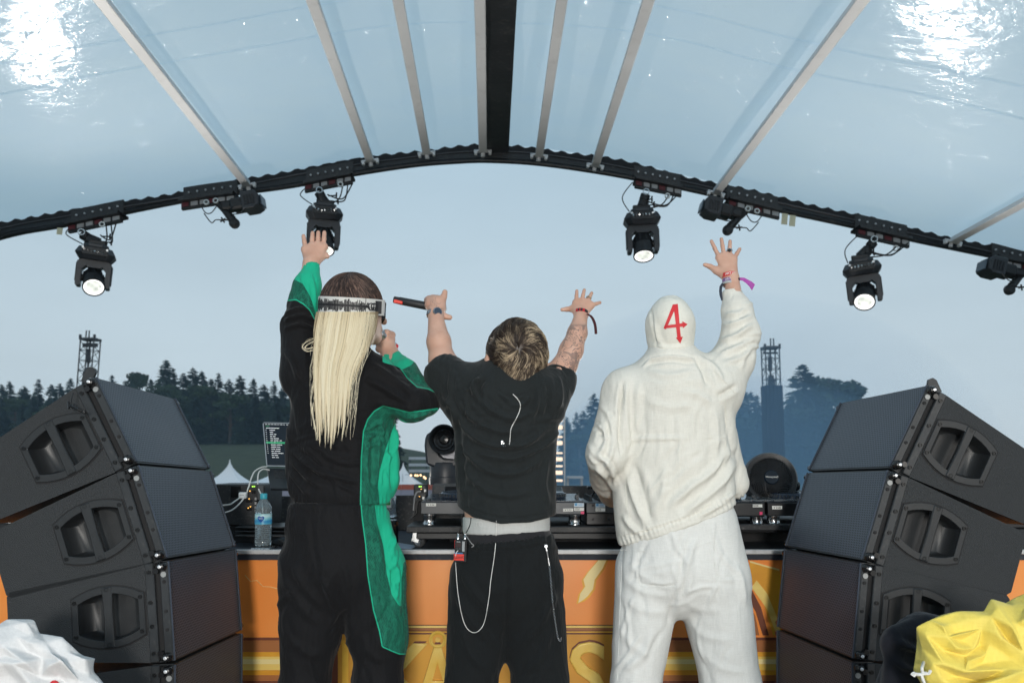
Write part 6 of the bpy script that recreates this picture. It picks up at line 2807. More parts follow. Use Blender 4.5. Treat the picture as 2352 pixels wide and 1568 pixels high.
foldsA = [
    ([(670, 1032), (710, 1066), (758, 1090), (826, 1109)], 7, .010), ([(679, 1037), (722, 1078), (770, 1106), (821, 1132)], 6, .008), ([(668, 1055), (700, 1090), (740, 1120)], 7, .008),
    ([(734, 1042), (782, 1061), (828, 1066)], 7, .007), ([(700, 1010), (760, 1045), (820, 1050)], 7, .006), ([(664, 1080), (690, 1115), (712, 1140)], 6, .007),
    ([(652, 738), (692, 724), (726, 738)], 6, .010), ([(652, 755), (690, 745), (724, 758)], 6, .008), ([(655, 720), (690, 708), (722, 716)], 5, .007), ([(650, 800), (672, 830), (690, 880)], 8, .008),
    ([(720, 770), (712, 820), (715, 880)], 9, -.008), ([(845, 830), (890, 858), (950, 905)], 8, .006), ([(835, 868), (880, 890), (950, 935)], 8, .007), ([(860, 925), (905, 930), (960, 945)], 7, .007),
    ([(880, 962), (868, 1037), (864, 1120)], 7, .009), ([(898, 1000), (900, 1075), (903, 1130)], 7, -.010), ([(850, 985), (842, 1060), (848, 1130)], 6, .006), ([(915, 850), (940, 862), (950, 885)], 5, .006),
    ([(838, 990), (858, 978), (882, 968)], 5, .006), ([(834, 1010), (856, 1000), (878, 990)], 5, .006), ([(832, 1035), (852, 1024), (872, 1016)], 5, .006), ([(930, 960), (960, 955), (990, 945)], 5, .006),
    ([(690, 625), (697, 660), (690, 690)], 4, .005), ([(712, 625), (722, 665), (724, 710)], 4, .006), ([(640, 900), (660, 960), (668, 1030)], 8, .007),
]
panel_mesh_A = [[(880, 932), (860, 944), (845, 962), (835, 990), (830, 1050), (828, 1160), (960, 1160), (960, 990), (1006, 966), (1006, 938), (940, 947)],
                [(660, 690), (680, 688), (697, 698), (712, 712), (722, 732), (745, 735), (745, 600), (660, 600)],
                [(936, 868), (958, 888), (985, 893), (1010, 905), (1010, 860), (960, 800), (880, 790), (880, 830), (915, 838)]]
panel_green_A = [[(902, 985), (886, 1030), (872, 1080), (868, 1110), (872, 1160), (960, 1160), (960, 985), (918, 960), (908, 970)],
                 [(660, 652), (676, 642), (696, 652), (712, 680), (722, 708), (728, 740), (750, 740), (750, 590), (660, 590)],
                 [(925, 848), (945, 838), (955, 826), (935, 800), (880, 785), (880, 832), (908, 840)]]
jackA, VjA, FjA = garment('track_jacket', jA, M_track, A, .0056, [(q, w * .85, a * 0.9) for q, w, a in foldsA] + fine_folds(18, [(670, 900), (830, 900), (825, 1130), (670, 1130)], -28, 20, (50, 130), (3.5, 6), (.0015, .004), 10) + fine_folds(10, [(870, 990), (910, 990), (912, 1130), (872, 1130)], 86, 10, (40, 90), (3, 5), (.003, .006), 11), .006, (7, 7, 6), 3,
                          hem=[([(660, 1148), (930, 1148)], 9, 9, .0022), ([(684, 603), (742, 610)], 8, 6, .0016)],
                          attrs={'mesh_sd': panel_mesh_A, 'green_sd': panel_green_A})
tA = [
    pc((770, 1168), (772, 1184), 2.8, 2.8, 104, 106, .02, .72), pc((776, 1220), (783, 1290), 2.8, 2.8, 116, 126, .03, .76),
    pc((858, 1185), (884, 1310), 2.8, 2.8, 34, 44, .02), pc((884, 1310), (886, 1440), 2.8, 2.8, 44, 46, .02),
    pc((722, 1300), (699, 1570), 2.8, 2.8, 82, 55, .02, .95), pc((745, 1300), (722, 1465), 2.8, 2.8, 72, 58, .02), pc((699, 1570), (694, 1885), 2.8, 2.8, 55, 42),
    pc((850, 1300), (872, 1470), 2.8, 2.8, 76, 60, .02, .95), pc((833, 1300), (851, 1465), 2.8, 2.8, 68, 56, .02), pc((872, 1470), (866, 1570), 2.8, 2.8, 60, 55), pc((866, 1570), (868, 1885), 2.8, 2.8, 55, 42),
    clip_up((640, 1152), (930, 1152)),
]
foldsTA = [([(888, 1190), (900, 1241), (908, 1330)], 7, .010), ([(872, 1200), (884, 1260), (902, 1340)], 7, -.009), ([(716, 1185), (718, 1250), (735, 1310)], 6, -.006), ([(735, 1324), (760, 1370), (782, 1440)], 8, .010),
           ([(655, 1330), (690, 1390), (740, 1440)], 9, .008), ([(665, 1290), (700, 1350), (752, 1400)], 9, .007), ([(780, 1320), (775, 1390), (790, 1460)], 8, -.010), ([(820, 1330), (810, 1400), (805, 1460)], 8, .008),
           ([(660, 1450), (690, 1490), (740, 1510)], 8, .007), ([(830, 1450), (850, 1500), (890, 1520)], 8, .007), ([(640, 1260), (650, 1300), (660, 1360)], 8, .008), ([(900, 1330), (912, 1380), (915, 1420)], 7, .007)]
panel_mesh_TA = [[(828, 1140), (832, 1190), (840, 1250), (845, 1320), (858, 1400), (872, 1450), (878, 1484), (900, 1494), (918, 1501), (990, 1501), (990, 1140)]]
panel_green_TA = [[(858, 1140), (866, 1200), (880, 1250), (889, 1320), (900, 1365), (916, 1390), (922, 1392), (922, 1330), (927, 1290), (990, 1280), (990, 1140)]]
trouA, VtA, FtA = garment('track_trousers', tA, M_track, A, .0065, [(q, w * 1.1, a * 0.5) for q, w, a in foldsTA] + fine_folds(16, [(650, 1300), (900, 1300), (910, 1560), (660, 1560)], 75, 25, (50, 130), (4, 7), (.0015, .004), 12) + fine_folds(8, [(868, 1180), (915, 1250), (918, 1370), (895, 1350)], 82, 10, (40, 90), (3, 5), (.003, .006), 13), .006, (7, 7, 5), 13, hem=[([(660, 1168), (900, 1168)], 17, 7, .0022)],
                          attrs={'mesh_sd': panel_mesh_TA, 'green_sd': panel_green_TA})


def shoes(par, pts, m):
    for (x, d) in pts:
        p = at(x, 1935, PY)
        pr = [cone((p.x, PY - .06, .045), (p.x + d * .03, PY + .19, .035), .048, .042, .02, 1.0), cone((p.x, PY - .05, .06), (p.x, PY - .02, .11), .045, .045, .02), clip((p.x, PY, .004), (0, 0, -1))]
        V, F = polygonize(pr, .01, smooth=1)
        np_mesh('shoe', V, F, m, par)


M_shoe = mat('shoe_dark', (.03, .03, .032), .6, 0, .2, 20)
shoes(A, [(694, -1), (868, 1)], M_shoe)

# hair: dark crown above the band, long blond lengths below it
hc = np.array(at(803, 706, 2.775))
capA, Vc, Fc = garment('hair_crown', [ball(at(804, 700, 2.772), .100, .02, (.94, 1.04, 1.0)), ball(at(822, 705, 2.80), .09, .03, (.9, 1, .98)), clip2((700, 722), (900, 730))], M_brown, A, .006, wrinkle=.002, seed=8)
me = capA.data
a_ = me.attributes.new('tint', 'FLOAT', 'POINT')
a_.data.foreach_set('value', (0.25 + .25 * fbm(Vc * np.array([60, 60, 60]), 4, 2)).astype(np.float32))
g = np.random.default_rng(4)
cv, tn = [], []
whorl = np.array([.02, -.45, .9])
whorl /= np.linalg.norm(whorl)
e1 = np.cross(whorl, [1, 0, 0])
e1 /= np.linalg.norm(e1)
e2 = np.cross(whorl, e1)
ctrA = np.array(at(807, 702, 2.780))
for i in range(2600):
    ph = g.uniform(0, 2 * PI)
    th0 = g.uniform(.03, 1.0)
    pts_ = []
    for j in range(8):
        th = th0 + .75 * j / 7
        p_ = ph + .25 * (j / 7)
        dd = whorl * math.cos(th) + (e1 * math.cos(p_) + e2 * math.sin(p_)) * math.sin(th)
        rr = np.array([.0985, .109, .105]) * (1 + .03 * g.random() + .02 * math.sin(j * .4))
        q = ctrA + dd * rr
        pts_.append(q)
    if pts_[-1][2] < at(0, 716, 2.75).z:
        continue
    cv.append(pts_)
    tn.append(min(1, max(0, .35 + .28 * g.standard_normal() + (.25 if abs(ph - 3.6) < .25 else 0))))
strands('hair_top', np.array(cv), .0011, M_brown, A, np.array(tn))
cv, tn, rd = [], [], []
back_y = lambda y: interp([700, 740, 800, 850, 900, 1000, 1040], [2.658, 2.66, 2.655, 2.645, 2.632, 2.628, 2.632], y)
HL = lambda y: interp([716, 760, 830, 900, 1030], [735, 726, 721, 721, 727], y)
HR = lambda y: interp([716, 760, 800, 835, 870, 970, 1030], [862, 858, 846, 828, 817, 808, 797], y)
# (place across the fall, width, lowest picture height, layer)
locks = [(.05, .11, 905, 1), (.16, .13, 1000, 1), (.30, .13, 960, 1), (.44, .14, 1010, 1), (.58, .14, 1000, 1), (.72, .13, 985, 1), (.85, .12, 930, 1), (.95, .10, 850, 1),
         (.04, .07, 1012, 0), (.14, .10, 1026, 0), (.25, .09, 985, 0), (.35, .11, 1020, 0), (.47, .10, 1034, 0), (.57, .10, 1022, 0), (.67, .09, 1000, 0), (.77, .09, 1014, 0), (.87, .08, 960, 0), (.95, .06, 880, 0), (.52, .06, 990, 0), (.30, .05, 1030, 0)]
for li, (uc, lw, y1, layer) in enumerate(locks):
    ns = 330
    ph = g.uniform(0, 6)
    wav = g.uniform(.006, .016)
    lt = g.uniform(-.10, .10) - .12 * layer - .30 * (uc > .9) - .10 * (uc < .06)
    thick = .004 + .012 * (1 - layer) * g.uniform(.5, 1.2)
    ut = uc + g.normal(0, .02)
    for s in range(ns):
        a_ = float(np.clip(g.normal(0, .85), -1.9, 1.9))
        end = y1 - 9 * abs(a_) - g.uniform(0, 34) ** 1.0
        dz = g.normal(0, .0010)
        stray = g.normal(0, .010) if g.random() < .08 else 0
        pts_ = []
        for j in range(16):
            t = j / 15
            y = 716 + (end - 716) * t
            wd = interp([0, .3, .6, .85, 1], [.56, .52, .42, .22, .07], t)
            u = uc + (ut - uc) * t + a_ * lw * wd + wav * math.sin(ph + t * 5.2) * t + stray * t * t
            x = HL(y) + u * (HR(y) - HL(y))
            Yb = back_y(y) - thick * (.3 + .7 * math.sin(min(1, t * 2) * PI / 2)) - .006 * math.sqrt(max(0, 1 - (a_ / 2) ** 2)) + dz - .012 * math.exp(-((x - 785) / 60) ** 2)
            Yb += .05 * max(0, (x - 835) / 35) ** 1.5 * max(0, 1 - t * 1.2)
            pts_.append(tuple(at(x, y, Yb)))
        cv.append(pts_)
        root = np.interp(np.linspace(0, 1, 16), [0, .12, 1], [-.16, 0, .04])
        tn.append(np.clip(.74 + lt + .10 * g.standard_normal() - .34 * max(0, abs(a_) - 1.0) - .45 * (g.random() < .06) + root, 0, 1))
        rd.append(np.interp(np.linspace(0, 1, 16), [0, .7, 1], [.00062, .00056, .00020]) * g.uniform(.8, 1.2))
# flyaway single hairs
for s in range(150):
    x0 = g.uniform(735, 862)
    y1 = g.uniform(800, 1010)
    x1 = 770 + (x0 - 795) * .8 + g.normal(0, 18)
    am = g.normal(0, 9)
    pts_ = []
    for j in range(16):
        t = j / 15
        y = 722 + (y1 - 722) * t
        x = x0 + (x1 - x0) * t + am * math.sin(t * PI)
        x = min(max(x, HL(y) - 9), HR(y) + 8)
        pts_.append(tuple(at(x, y, back_y(y) - .018 - .01 * math.sin(t * 3))))
    cv.append(pts_)
    tn.append(np.full(16, .8))
    rd.append(np.full(16, .00035))
for pl in ([(726, 775), (708, 782), (694, 796), (704, 806), (724, 802), (736, 796)], [(728, 780), (712, 788), (700, 798), (708, 800), (728, 794), (736, 790)], [(735, 850), (720, 880), (716, 930), (724, 985)], [(725, 900), (718, 940), (722, 975), (728, 1010)]):
    for q in range(5):
        sm = catmull([at(x + g.normal(0, 1.2), y + g.normal(0, 1.2), back_y(y) - .02) for x, y in pl], 4)
        ii = np.linspace(0, len(sm) - 1, 16)
        cv.append([tuple(sm[int(round(i))]) for i in ii])
        tn.append(np.full(16, .75))
        rd.append(np.full(16, .0004))
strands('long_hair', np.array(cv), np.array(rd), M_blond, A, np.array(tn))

# headband with black waveform print; ski-goggle frame at its front end
M_band = mat('band_white', (.62, .62, .60), .7, 0, .06, 60, .2, 400)
bc_ = Vector(at(808, 703, 2.775))
tilt = Vector((.055, -.16, 1)).normalized()
Fb = frame(tilt)
RX, RYb = .1045, .112
hw = .0255


def band_pt(a, z, off=0.0):
    return bc_ + Fb @ Vector(((RX + off) * math.cos(a), (RYb + off) * math.sin(a), z))


def band_patch(mb, a0, a1, z0, z1, off, nseg=3):
    b0 = len(mb.v)
    for i in range(nseg + 1):
        a = a0 + (a1 - a0) * i / nseg
        mb.v += [band_pt(a, z0, off), band_pt(a, z1, off)]
    for i in range(nseg):
        mb.f.append((b0 + 2 * i, b0 + 2 * i + 2, b0 + 2 * i + 3, b0 + 2 * i + 1))
        mb.m.append(0)


mb = MB()
NA = 64
for (off) in (0, .003):
    for i in range(NA):
        for z in (-hw, hw):
            mb.v.append(band_pt(2 * PI * i / NA, z, off))
for i in range(NA):
    j = (i + 1) % NA
    o1 = 2 * NA
    mb.f += [(o1 + 2 * i, o1 + 2 * j, o1 + 2 * j + 1, o1 + 2 * i + 1), (2 * i, 2 * i + 1, 2 * j + 1, 2 * j), (2 * i, 2 * j, o1 + 2 * j, o1 + 2 * i), (2 * i + 1, o1 + 2 * i + 1, o1 + 2 * j + 1, 2 * j + 1)]
    mb.m += [0] * 4
hb = mb.build('headband', M_band, A, True)
mb = MB()
g2 = random.Random(3)
x_a = -PI + .05          # angles -pi..0 face the viewer (local y negative)
a = x_a
while a < -.98:
    s = .5 + .5 * math.sin((a - x_a) * 9.0) ** 2
    hgt2 = hw * .84 * min(1, (.30 + .95 * s * g2.random() ** .4))
    w_ = g2.uniform(.020, .034)
    band_patch(mb, a, a + w_, -hgt2, hgt2 * g2.uniform(.7, 1), .0036, 1)
    a += w_ + g2.uniform(.001, .010)
for a in np.arange(x_a, -.98, .25):
    band_patch(mb, a, a + .25, -.0035, .0035, .0034, 3)
tag(mb.build('waveform_print', M_ink, hb), kind='stuff')
mb = MB()
band_patch(mb, -.975, -.955, -hw, hw, .0040, 1)
mb.build('print_edge', M_ink, hb)
mb = MB()
band_patch(mb, -.62, -.30, -hw * .8, hw * .8, .0036, 5)
mb.build('print_edge', M_ink, hb)
for i, ch in enumerate('5AGGU'):
    a = (-1.09, -.90, -.80, -.70, -.61)[i]
    p = band_pt(a, -.001, .0042)
    nn = (band_pt(a, 0, .02) - band_pt(a, 0, 0)).normalized()
    lettering(ch, .036 if i else .026, facing(p, nn), M_ink, hb, 'letter', ext=.0006)
gog = MB()
fd = Vector((.62, .78, 0)).normalized()
fcn = bc_ + fd * .082 + Vector((-.006, 0, -.016))
gog.prism([(-.062, -.02), (-.05, -.036), (-.02, -.032), (0, -.026), (.02, -.032), (.05, -.036), (.062, -.02), (.062, .022), (.05, .034), (-.05, .034), (-.062, .022)], -.02, .018, frame(fd, fd.cross(Vector((0, 0, 1)))), fcn)
gog.prism([(-.022, -.022), (.014, -.030), (.02, .024), (-.022, .022)], -.004, .002, frame(Vector((.98, -.1, 0)), (0, 1, 0)), bc_ + Vector((.105, .01, -.006)))
gog.build('goggles', M_blackgloss, A, bevel=.006)

# microphone in the right hand
mb = MB()
m0, m1 = at(870, 764, 2.985), at(907, 797, 3.035)
d = (m1 - m0).normalized()
micA = thing('microphone', 'microphone held at the mouth of the person in the green tracksuit', 'microphone', tuple(m0))
mb.tube([m0 + d * .02, m1 - d * .012], [.015, .0135], 16)
mb.build('handle', M_blackplastic, micA, True)
mb = MB()
mb.lathe([(.015, 0), (.019, .006), (.019, .022), (.0135, .036), (.001, .040)], frame(-d), m0 + d * .03, 18)
mb.build('grille', M_steel, micA, True)
for k, (s0, s1, m) in enumerate(((-.030, -.022, M_white), (-.018, -.008, M_steel), (-.008, .004, M_red))):
    mb = MB()
    mb.tube([m1 + d * s0, m1 + d * s1], .0142, 16)
    mb.build('tail_ring', m, micA, True)

# ---- person in the black t-shirt --------------------------------------------------------------------------
B = thing('person', 'person in washed black t-shirt and sweatpants seen from behind with both arms raised', 'person', (at(1165, 1935, PY).x, PY, 0))
handB = open_hand((1335, 722), 2.92, [(1323, 695), (1336, 691), (1349, 693), (1358, 701)], [(1325, 668), (1342, 666), (1359, 673), (1378, 695)], ((1316, 709), (1302, 710), (1291, 711)), 2.94, 15.5, 5.2, 8.6)
fistB = [pc((1000, 722), (1003, 696), 2.92, 2.94, 16, 18, .012), pc((1008, 705), (990, 700), 2.94, 2.94, 17, 15, .010), pc((1012, 690), (988, 690), 2.94, 2.94, 10, 9, .008)]
for (x, y) in ((986, 686), (995, 684), (1004, 685)):
    fistB += [pc((x + 4, y + 6), (x, y + 1), 2.935, 2.95, 9, 8.5, .004), pc((x, y + 1), (x - 4, y + 3), 2.95, 2.985, 8.5, 8, .004), pc((x - 4, y + 3), (x - 4, y + 16), 2.985, 2.99, 8, 7, .004)]
fistB += [pc((1014, 696), (1019, 682), 2.94, 2.945, 9, 7.8, .006), pc((1019, 682), (1022, 671), 2.945, 2.95, 7.8, 6.6, .004)]
fistB += [pc((1006, 716), (1020, 726), 2.93, 2.935, 10, 8, .008), pc((1020, 726), (1033, 729), 2.935, 2.93, 7.6, 6.4, .004)]
prB = [
    ball(at(1188, 814, 2.79), .097, .02, (.86, 1.02, 1.05)), ball(at(1188, 838, 2.83), .075, .03, (.9, 1, .9)), pc((1188, 850), (1188, 862), 2.87, 2.90, 30, 18, .03),
    pc((1188, 812), (1188, 826), 2.905, 2.925, 6, 8, .012), pc((1170, 800), (1206, 800), 2.888, 2.888, 9, 9, .012), pc((1180, 842), (1196, 842), 2.905, 2.905, 7, 7, .010),
    ball(at(1121, 830, 2.765), .027, .008, (.45, .8, 1.15)), pc((1121, 832), (1140, 832), 2.77, 2.79, 9, 12, .01), ball(at(1251, 829, 2.79), .024, .008, (.42, .8, 1.15)),
    pc((1186, 860), (1182, 915), 2.80, 2.81, 40, 46, .03),
    pc((1163, 940), (1163, 1160), 2.80, 2.80, 92, 88, .03, .66), pc((1163, 1160), (1163, 1270), 2.80, 2.80, 90, 96, .03, .68), pc((1095, 905), (1240, 905), 2.80, 2.80, 44, 44, .03),
    pc((1085, 898), (1016, 830), 2.80, 2.85, 38, 30), pc((1016, 830), (1008, 785), 2.85, 2.87, 29, 27), pc((1008, 785), (1000, 722), 2.87, 2.92, 27, 16.5, .015),
    pc((1245, 895), (1297, 840), 2.80, 2.84, 38, 27), pc((1297, 840), (1312, 805), 2.84, 2.86, 27, 26), pc((1312, 805), (1326, 765), 2.86, 2.88, 26, 22), pc((1326, 765), (1335, 722), 2.88, 2.92, 22, 15, .015),
    pc((1115, 1300), (1080, 1570), 2.8, 2.8, 60, 40), pc((1080, 1570), (1075, 1900), 2.8, 2.8, 36, 22), pc((1215, 1300), (1242, 1570), 2.8, 2.8, 60, 40), pc((1242, 1570), (1250, 1900), 2.8, 2.8, 36, 22),
] + handB + fistB
fx = [(at(970, 0, 2.93).x, at(1042, 0, 2.93).x, .0030), (at(1270, 0, 2.93).x, at(1390, 0, 2.93).x, .0030)]
fz = [(at(0, 850, 2.9).z, at(0, 655, 2.93).z, .0034)]
fy = [(2.89, 3.0, .0046)]
tatB = [[(1266, 850), (1285, 812), (1298, 772), (1309, 745), (1352, 745), (1346, 780), (1336, 820), (1318, 870), (1290, 880)], [(984, 706), (984, 684), (1000, 680), (1012, 690), (1020, 712), (1012, 722), (1000, 704)]]
bodyB, VbB, FbB = sub_body(B, prB, .009, (fx, fy, fz), tatB)
teeB = [
    pc((1161, 935), (1164, 1140), 2.80, 2.80, 123, 110, .03, .74), pc((1090, 912), (1238, 912), 2.79, 2.79, 60, 60, .03),
    pc((1182, 893), (1182, 920), 2.80, 2.80, 54, 70, .03),
    pc((1092, 915), (1020, 858), 2.79, 2.83, 66, 48, .03), pc((1070, 930), (1020, 890), 2.79, 2.82, 50, 36, .03),
    pc((1240, 915), (1284, 866), 2.79, 2.84, 62, 40, .03), pc((1258, 915), (1290, 892), 2.79, 2.82, 48, 28, .03),
    pc((1163, 1120), (1165, 1190), 2.8, 2.8, 108, 110, .02, .76),
    ball(at(966, 800, 2.87), .100, .006, op='sub'),
    pc((1040, 868), (985, 812), 2.825, 2.865, 33, 40, .006, 1, 'sub'),
    ball(at(1322, 786, 2.87), .095, .006, op='sub'),
    pc((1272, 880), (1312, 815), 2.825, 2.87, 30, 34, .006, 1, 'sub'),
    pc((1190, 872), (1190, 890), 2.80, 2.81, 44, 44, .008, .9, 'sub'),
    pc((1164, 1150), (1164, 1260), 2.8, 2.8, 100, 100, .008, .70, 'sub'),
    clip2((1040, 1152), (1088, 1184)), clip2((1088, 1184), (1150, 1197)), clip2((1150, 1197), (1215, 1195)), clip2((1215, 1195), (1285, 1178)),
]
foldsB = [
    ([(1042, 931), (1075, 990), (1133, 1023), (1214, 1016), (1268, 968)], 9, .010), ([(1089, 880), (1104, 917), (1148, 953), (1199, 957), (1236, 924)], 9, .009), ([(1049, 1005), (1104, 1070), (1177, 1089), (1255, 1050)], 9, .009),
    ([(1055, 1060), (1104, 1118), (1163, 1138), (1230, 1125)], 9, .006), ([(1104, 870), (1086, 884), (1092, 912)], 6, .012), ([(1118, 868), (1100, 890), (1110, 930)], 6, -.010), ([(1031, 829), (1034, 870), (1031, 900)], 6, .006),
    ([(1236, 880), (1232, 931), (1214, 975)], 8, .009), ([(1280, 860), (1288, 900), (1285, 940)], 7, .007), ([(1256, 870), (1262, 915), (1252, 965)], 8, -.008), ([(1046, 960), (1060, 1040), (1064, 1130)], 9, -.007),
    ([(1050, 920), (1090, 965), (1150, 990), (1200, 985)], 8, .007), ([(1060, 1030), (1120, 1045), (1190, 1050), (1262, 1010)], 8, .006), ([(1150, 900), (1172, 925), (1200, 928), (1222, 905)], 6, .005),
    ([(1260, 1050), (1250, 1110), (1262, 1160)], 8, .006), ([(1020, 905), (1040, 940), (1046, 985)], 7, .008), ([(1140, 895), (1160, 915), (1185, 918), (1215, 900)], 4, .004),
    ([(1042, 1153), (1110, 1178), (1172, 1190), (1235, 1182), (1276, 1170)], 2.5, -.004),
    ([(1002, 838), (1030, 810), (1046, 806)], 3, -.003), ([(1262, 842), (1290, 846), (1306, 866)], 3, -.003),
]
tshirt, VsB, FsB = garment('t_shirt', teeB, M_tee, B, .0056, [(q, w * .8, a * 0.9) for q, w, a in foldsB] + fine_folds(16, [(1060, 940), (1270, 940), (1262, 1150), (1070, 1150)], 8, 22, (50, 130), (3.5, 6), (.0015, .004), 8) + fine_folds(8, [(1030, 840), (1090, 880), (1070, 950), (1020, 920)], 70, 20, (30, 70), (3, 5), (.002, .004), 9), .004, (5, 5, 9), 23)
tB = [
    pc((1172, 1245), (1170, 1262), 2.8, 2.8, 100, 101, .02, .74), pc((1166, 1290), (1166, 1330), 2.8, 2.8, 112, 118, .03, .78),
    pc((1108, 1330), (1082, 1570), 2.8, 2.8, 76, 57, .02), pc((1130, 1330), (1110, 1500), 2.8, 2.8, 62, 50, .02), pc((1082, 1570), (1075, 1890), 2.8, 2.8, 57, 45),
    pc((1222, 1330), (1241, 1570), 2.8, 2.8, 70, 64, .02), pc((1200, 1330), (1213, 1500), 2.8, 2.8, 62, 50, .02), pc((1241, 1570), (1250, 1890), 2.8, 2.8, 63, 48),
    pc((1168, 1200), (1168, 1250), 2.8, 2.8, 94, 94, .006, .70, 'sub'),
    clip_up((1070, 1243), (1275, 1222)),
]
foldsTB = [([(1168, 1262), (1166, 1360), (1164, 1470)], 5, -.006), ([(1040, 1350), (1080, 1420), (1130, 1480)], 9, .008), ([(1060, 1310), (1090, 1360), (1140, 1420)], 9, .006), ([(1280, 1350), (1240, 1430), (1190, 1490)], 9, .008),
           ([(1070, 1262), (1170, 1262), (1272, 1246)], 3, -.006), ([(1060, 1440), (1080, 1500), (1120, 1540)], 9, .007), ([(1270, 1440), (1240, 1510), (1200, 1550)], 9, .007), ([(1250, 1280), (1262, 1340), (1278, 1400)], 7, .006)]
pantsB, VpB, FpB = garment('sweatpants', tB, M_sweat, B, .0062, [(q, w, a * 0.8) for q, w, a in foldsTB], .006, (6, 6, 5), 29, hem=[([(1074, 1251), (1274, 1236)], 15, 11, .0034)])
shoes(B, [(1075, -1), (1250, 1)], M_shoe)
boxB, VxB, FxB = garment('boxer_waistband', [pc((1163, 1170), (1163, 1226), 2.8, 2.8, 99.5, 99.5, .004, .715), clip2((1050, 1226), (1280, 1218)), clip_up((1050, 1186), (1280, 1180))], M_grey, B, .006, wrinkle=.001)
garment('undershorts', [pc((1166, 1215), (1166, 1270), 2.8, 2.8, 99, 101, .004, .73), clip_up((1050, 1224), (1280, 1214))], M_blackcloth, B, .007, wrinkle=.003, seed=5)
tb_ = bvh_of(VxB, FxB)
p = drop_on(1104, 1204, [tb_], .0015, 2.7)
lettering('TOP', .020, facing(p, (-.25, -1, 0)), mat('waist_print', (.50, .51, .50), .8, 0, .05, 30), boxB, ext=.0003)

# short streaked hair that turns round the whorl
ctrB = np.array(at(1188, 814, 2.79))
capB, Vc, Fc = garment('hair_cap', [ball(at(1188, 811, 2.785), .0965, .02, (.85, 1.0, 1.0)), pc((1186, 850), (1184, 884), 2.735, 2.75, 42, 34, .03, .6), clip(at(1188, 800, 2.875), (0, 1, .3))], M_streak, B, .006, wrinkle=.003, seed=18)
a_ = capB.data.attributes.new('tint', 'FLOAT', 'POINT')
a_.data.foreach_set('value', (0.22 + .2 * fbm(Vc * np.array([70, 70, 70]), 4, 2)).astype(np.float32))
wpt = np.array(at(1192, 803, 2.70)) - ctrB
whorl = wpt / np.linalg.norm(wpt)
e1 = np.cross(whorl, [0, 0, 1.0])
e1 /= np.linalg.norm(e1)
e2 = np.cross(e1, whorl)
cv, tn, rd = [], [], []
tuft = [(g.uniform(0, 2 * PI), math.acos(1 - g.random() * .95), g.normal(0, .32)) for _ in range(520)]
for (ph0, th0_, tw) in tuft:
    ns = 16
    th0_ = max(.05, th0_)
    down = -math.sin(ph0)                 # 1 where the hair lies towards the neck
    low = max(0, down) * min(1, th0_)
    ln = .36 + .20 * g.random() + .34 * low
    lift = (.16 + .26 * g.random()) * (1 - .45 * low)
    swirl = .5 + tw - .8 * low
    side = vnoise(np.array([[2.2 * math.cos(ph0) + 5, 2.2 * math.sin(ph0), th0_ * 1.6]]), 12)[0]
    bright = .50 * (side > .12) + .22 * (low > .5) * (side > -.15) + (.30 if (th0_ < .35 and g.random() < .5) else 0)
    for s in range(ns):
        ph = ph0 + g.normal(0, .085) / max(.25, math.sin(th0_))
        th0 = max(.02, th0_ + g.normal(0, .06))
        conv = .55 + .35 * g.random()
        pts_ = []
        for j in range(9):
            t = j / 8
            c_ = conv * t ** 1.2
            th = (th0 * (1 - c_) + th0_ * c_) + ln * t * (.9 + .2 * (s / ns))
            p_ = (ph * (1 - c_) + ph0 * c_) + swirl * (t ** 1.4) * .7
            dd = whorl * math.cos(th) + (e1 * math.cos(p_) + e2 * math.sin(p_)) * math.sin(th)
            rr = np.array([.0850, .0985, .0985]) * (1 + lift * (.12 + .75 * math.sin(t * PI * .62)) * .62 + .03 * g.random() * t)
            pts_.append(ctrB + dd * rr)
        if pts_[-1][1] > ctrB[1] + .035 and pts_[-1][2] < ctrB[2] + .02:
            continue
        cv.append(pts_)
        tn.append(np.clip(.33 + .16 * g.standard_normal() + np.linspace(0, 1, 9) ** .7 * bright * .85, 0, 1))
        rd.append(np.interp(np.linspace(0, 1, 9), [0, .6, 1], [.0010, .0008, .00025]) * g.uniform(.7, 1.2))
for s in range(1500):                       # nape: hair combed down and to the left
    x0 = g.uniform(1136, 1246)
    y0 = g.uniform(812, 878)
    lt = vnoise(np.array([[x0 * .12, y0 * .05, 1.0]]), 3)[0]
    dx = -16 + 10 * (x0 - 1190) / 60 + g.normal(0, 5)
    y1 = y0 + g.uniform(20, 38) + 8 * math.exp(-((x0 - 1195) / 30) ** 2)
    pts_ = []
    for j in range(9):
        t = j / 8
        x = x0 + dx * t ** 1.4
        y = y0 + (y1 - y0) * t
        edge = ((x - 1188) / 62) ** 2
        Yb = 2.672 + .085 * edge + interp([838, 870, 905], [.0, .02, .035], y) - .006 * math.sin(t * PI) + .022 * (1 - t) ** 2 * (1 if y0 < 850 else .5)
        pts_.append(tuple(at(x, y, Yb)))
    cv.append([np.array(q) for q in pts_])
    tn.append(np.clip(.34 + .16 * g.standard_normal() + np.linspace(.0, .5, 9) * (lt > -.15) * (1.0 if g.random() < .75 else 0), 0, 1))
    rd.append(np.interp(np.linspace(0, 1, 9), [0, .6, 1], [.0010, .0009, .0003]))
strands('short_hair', np.array([[np.array(q) for q in c] for c in cv]), np.array(rd), M_streak, B, np.array(tn))

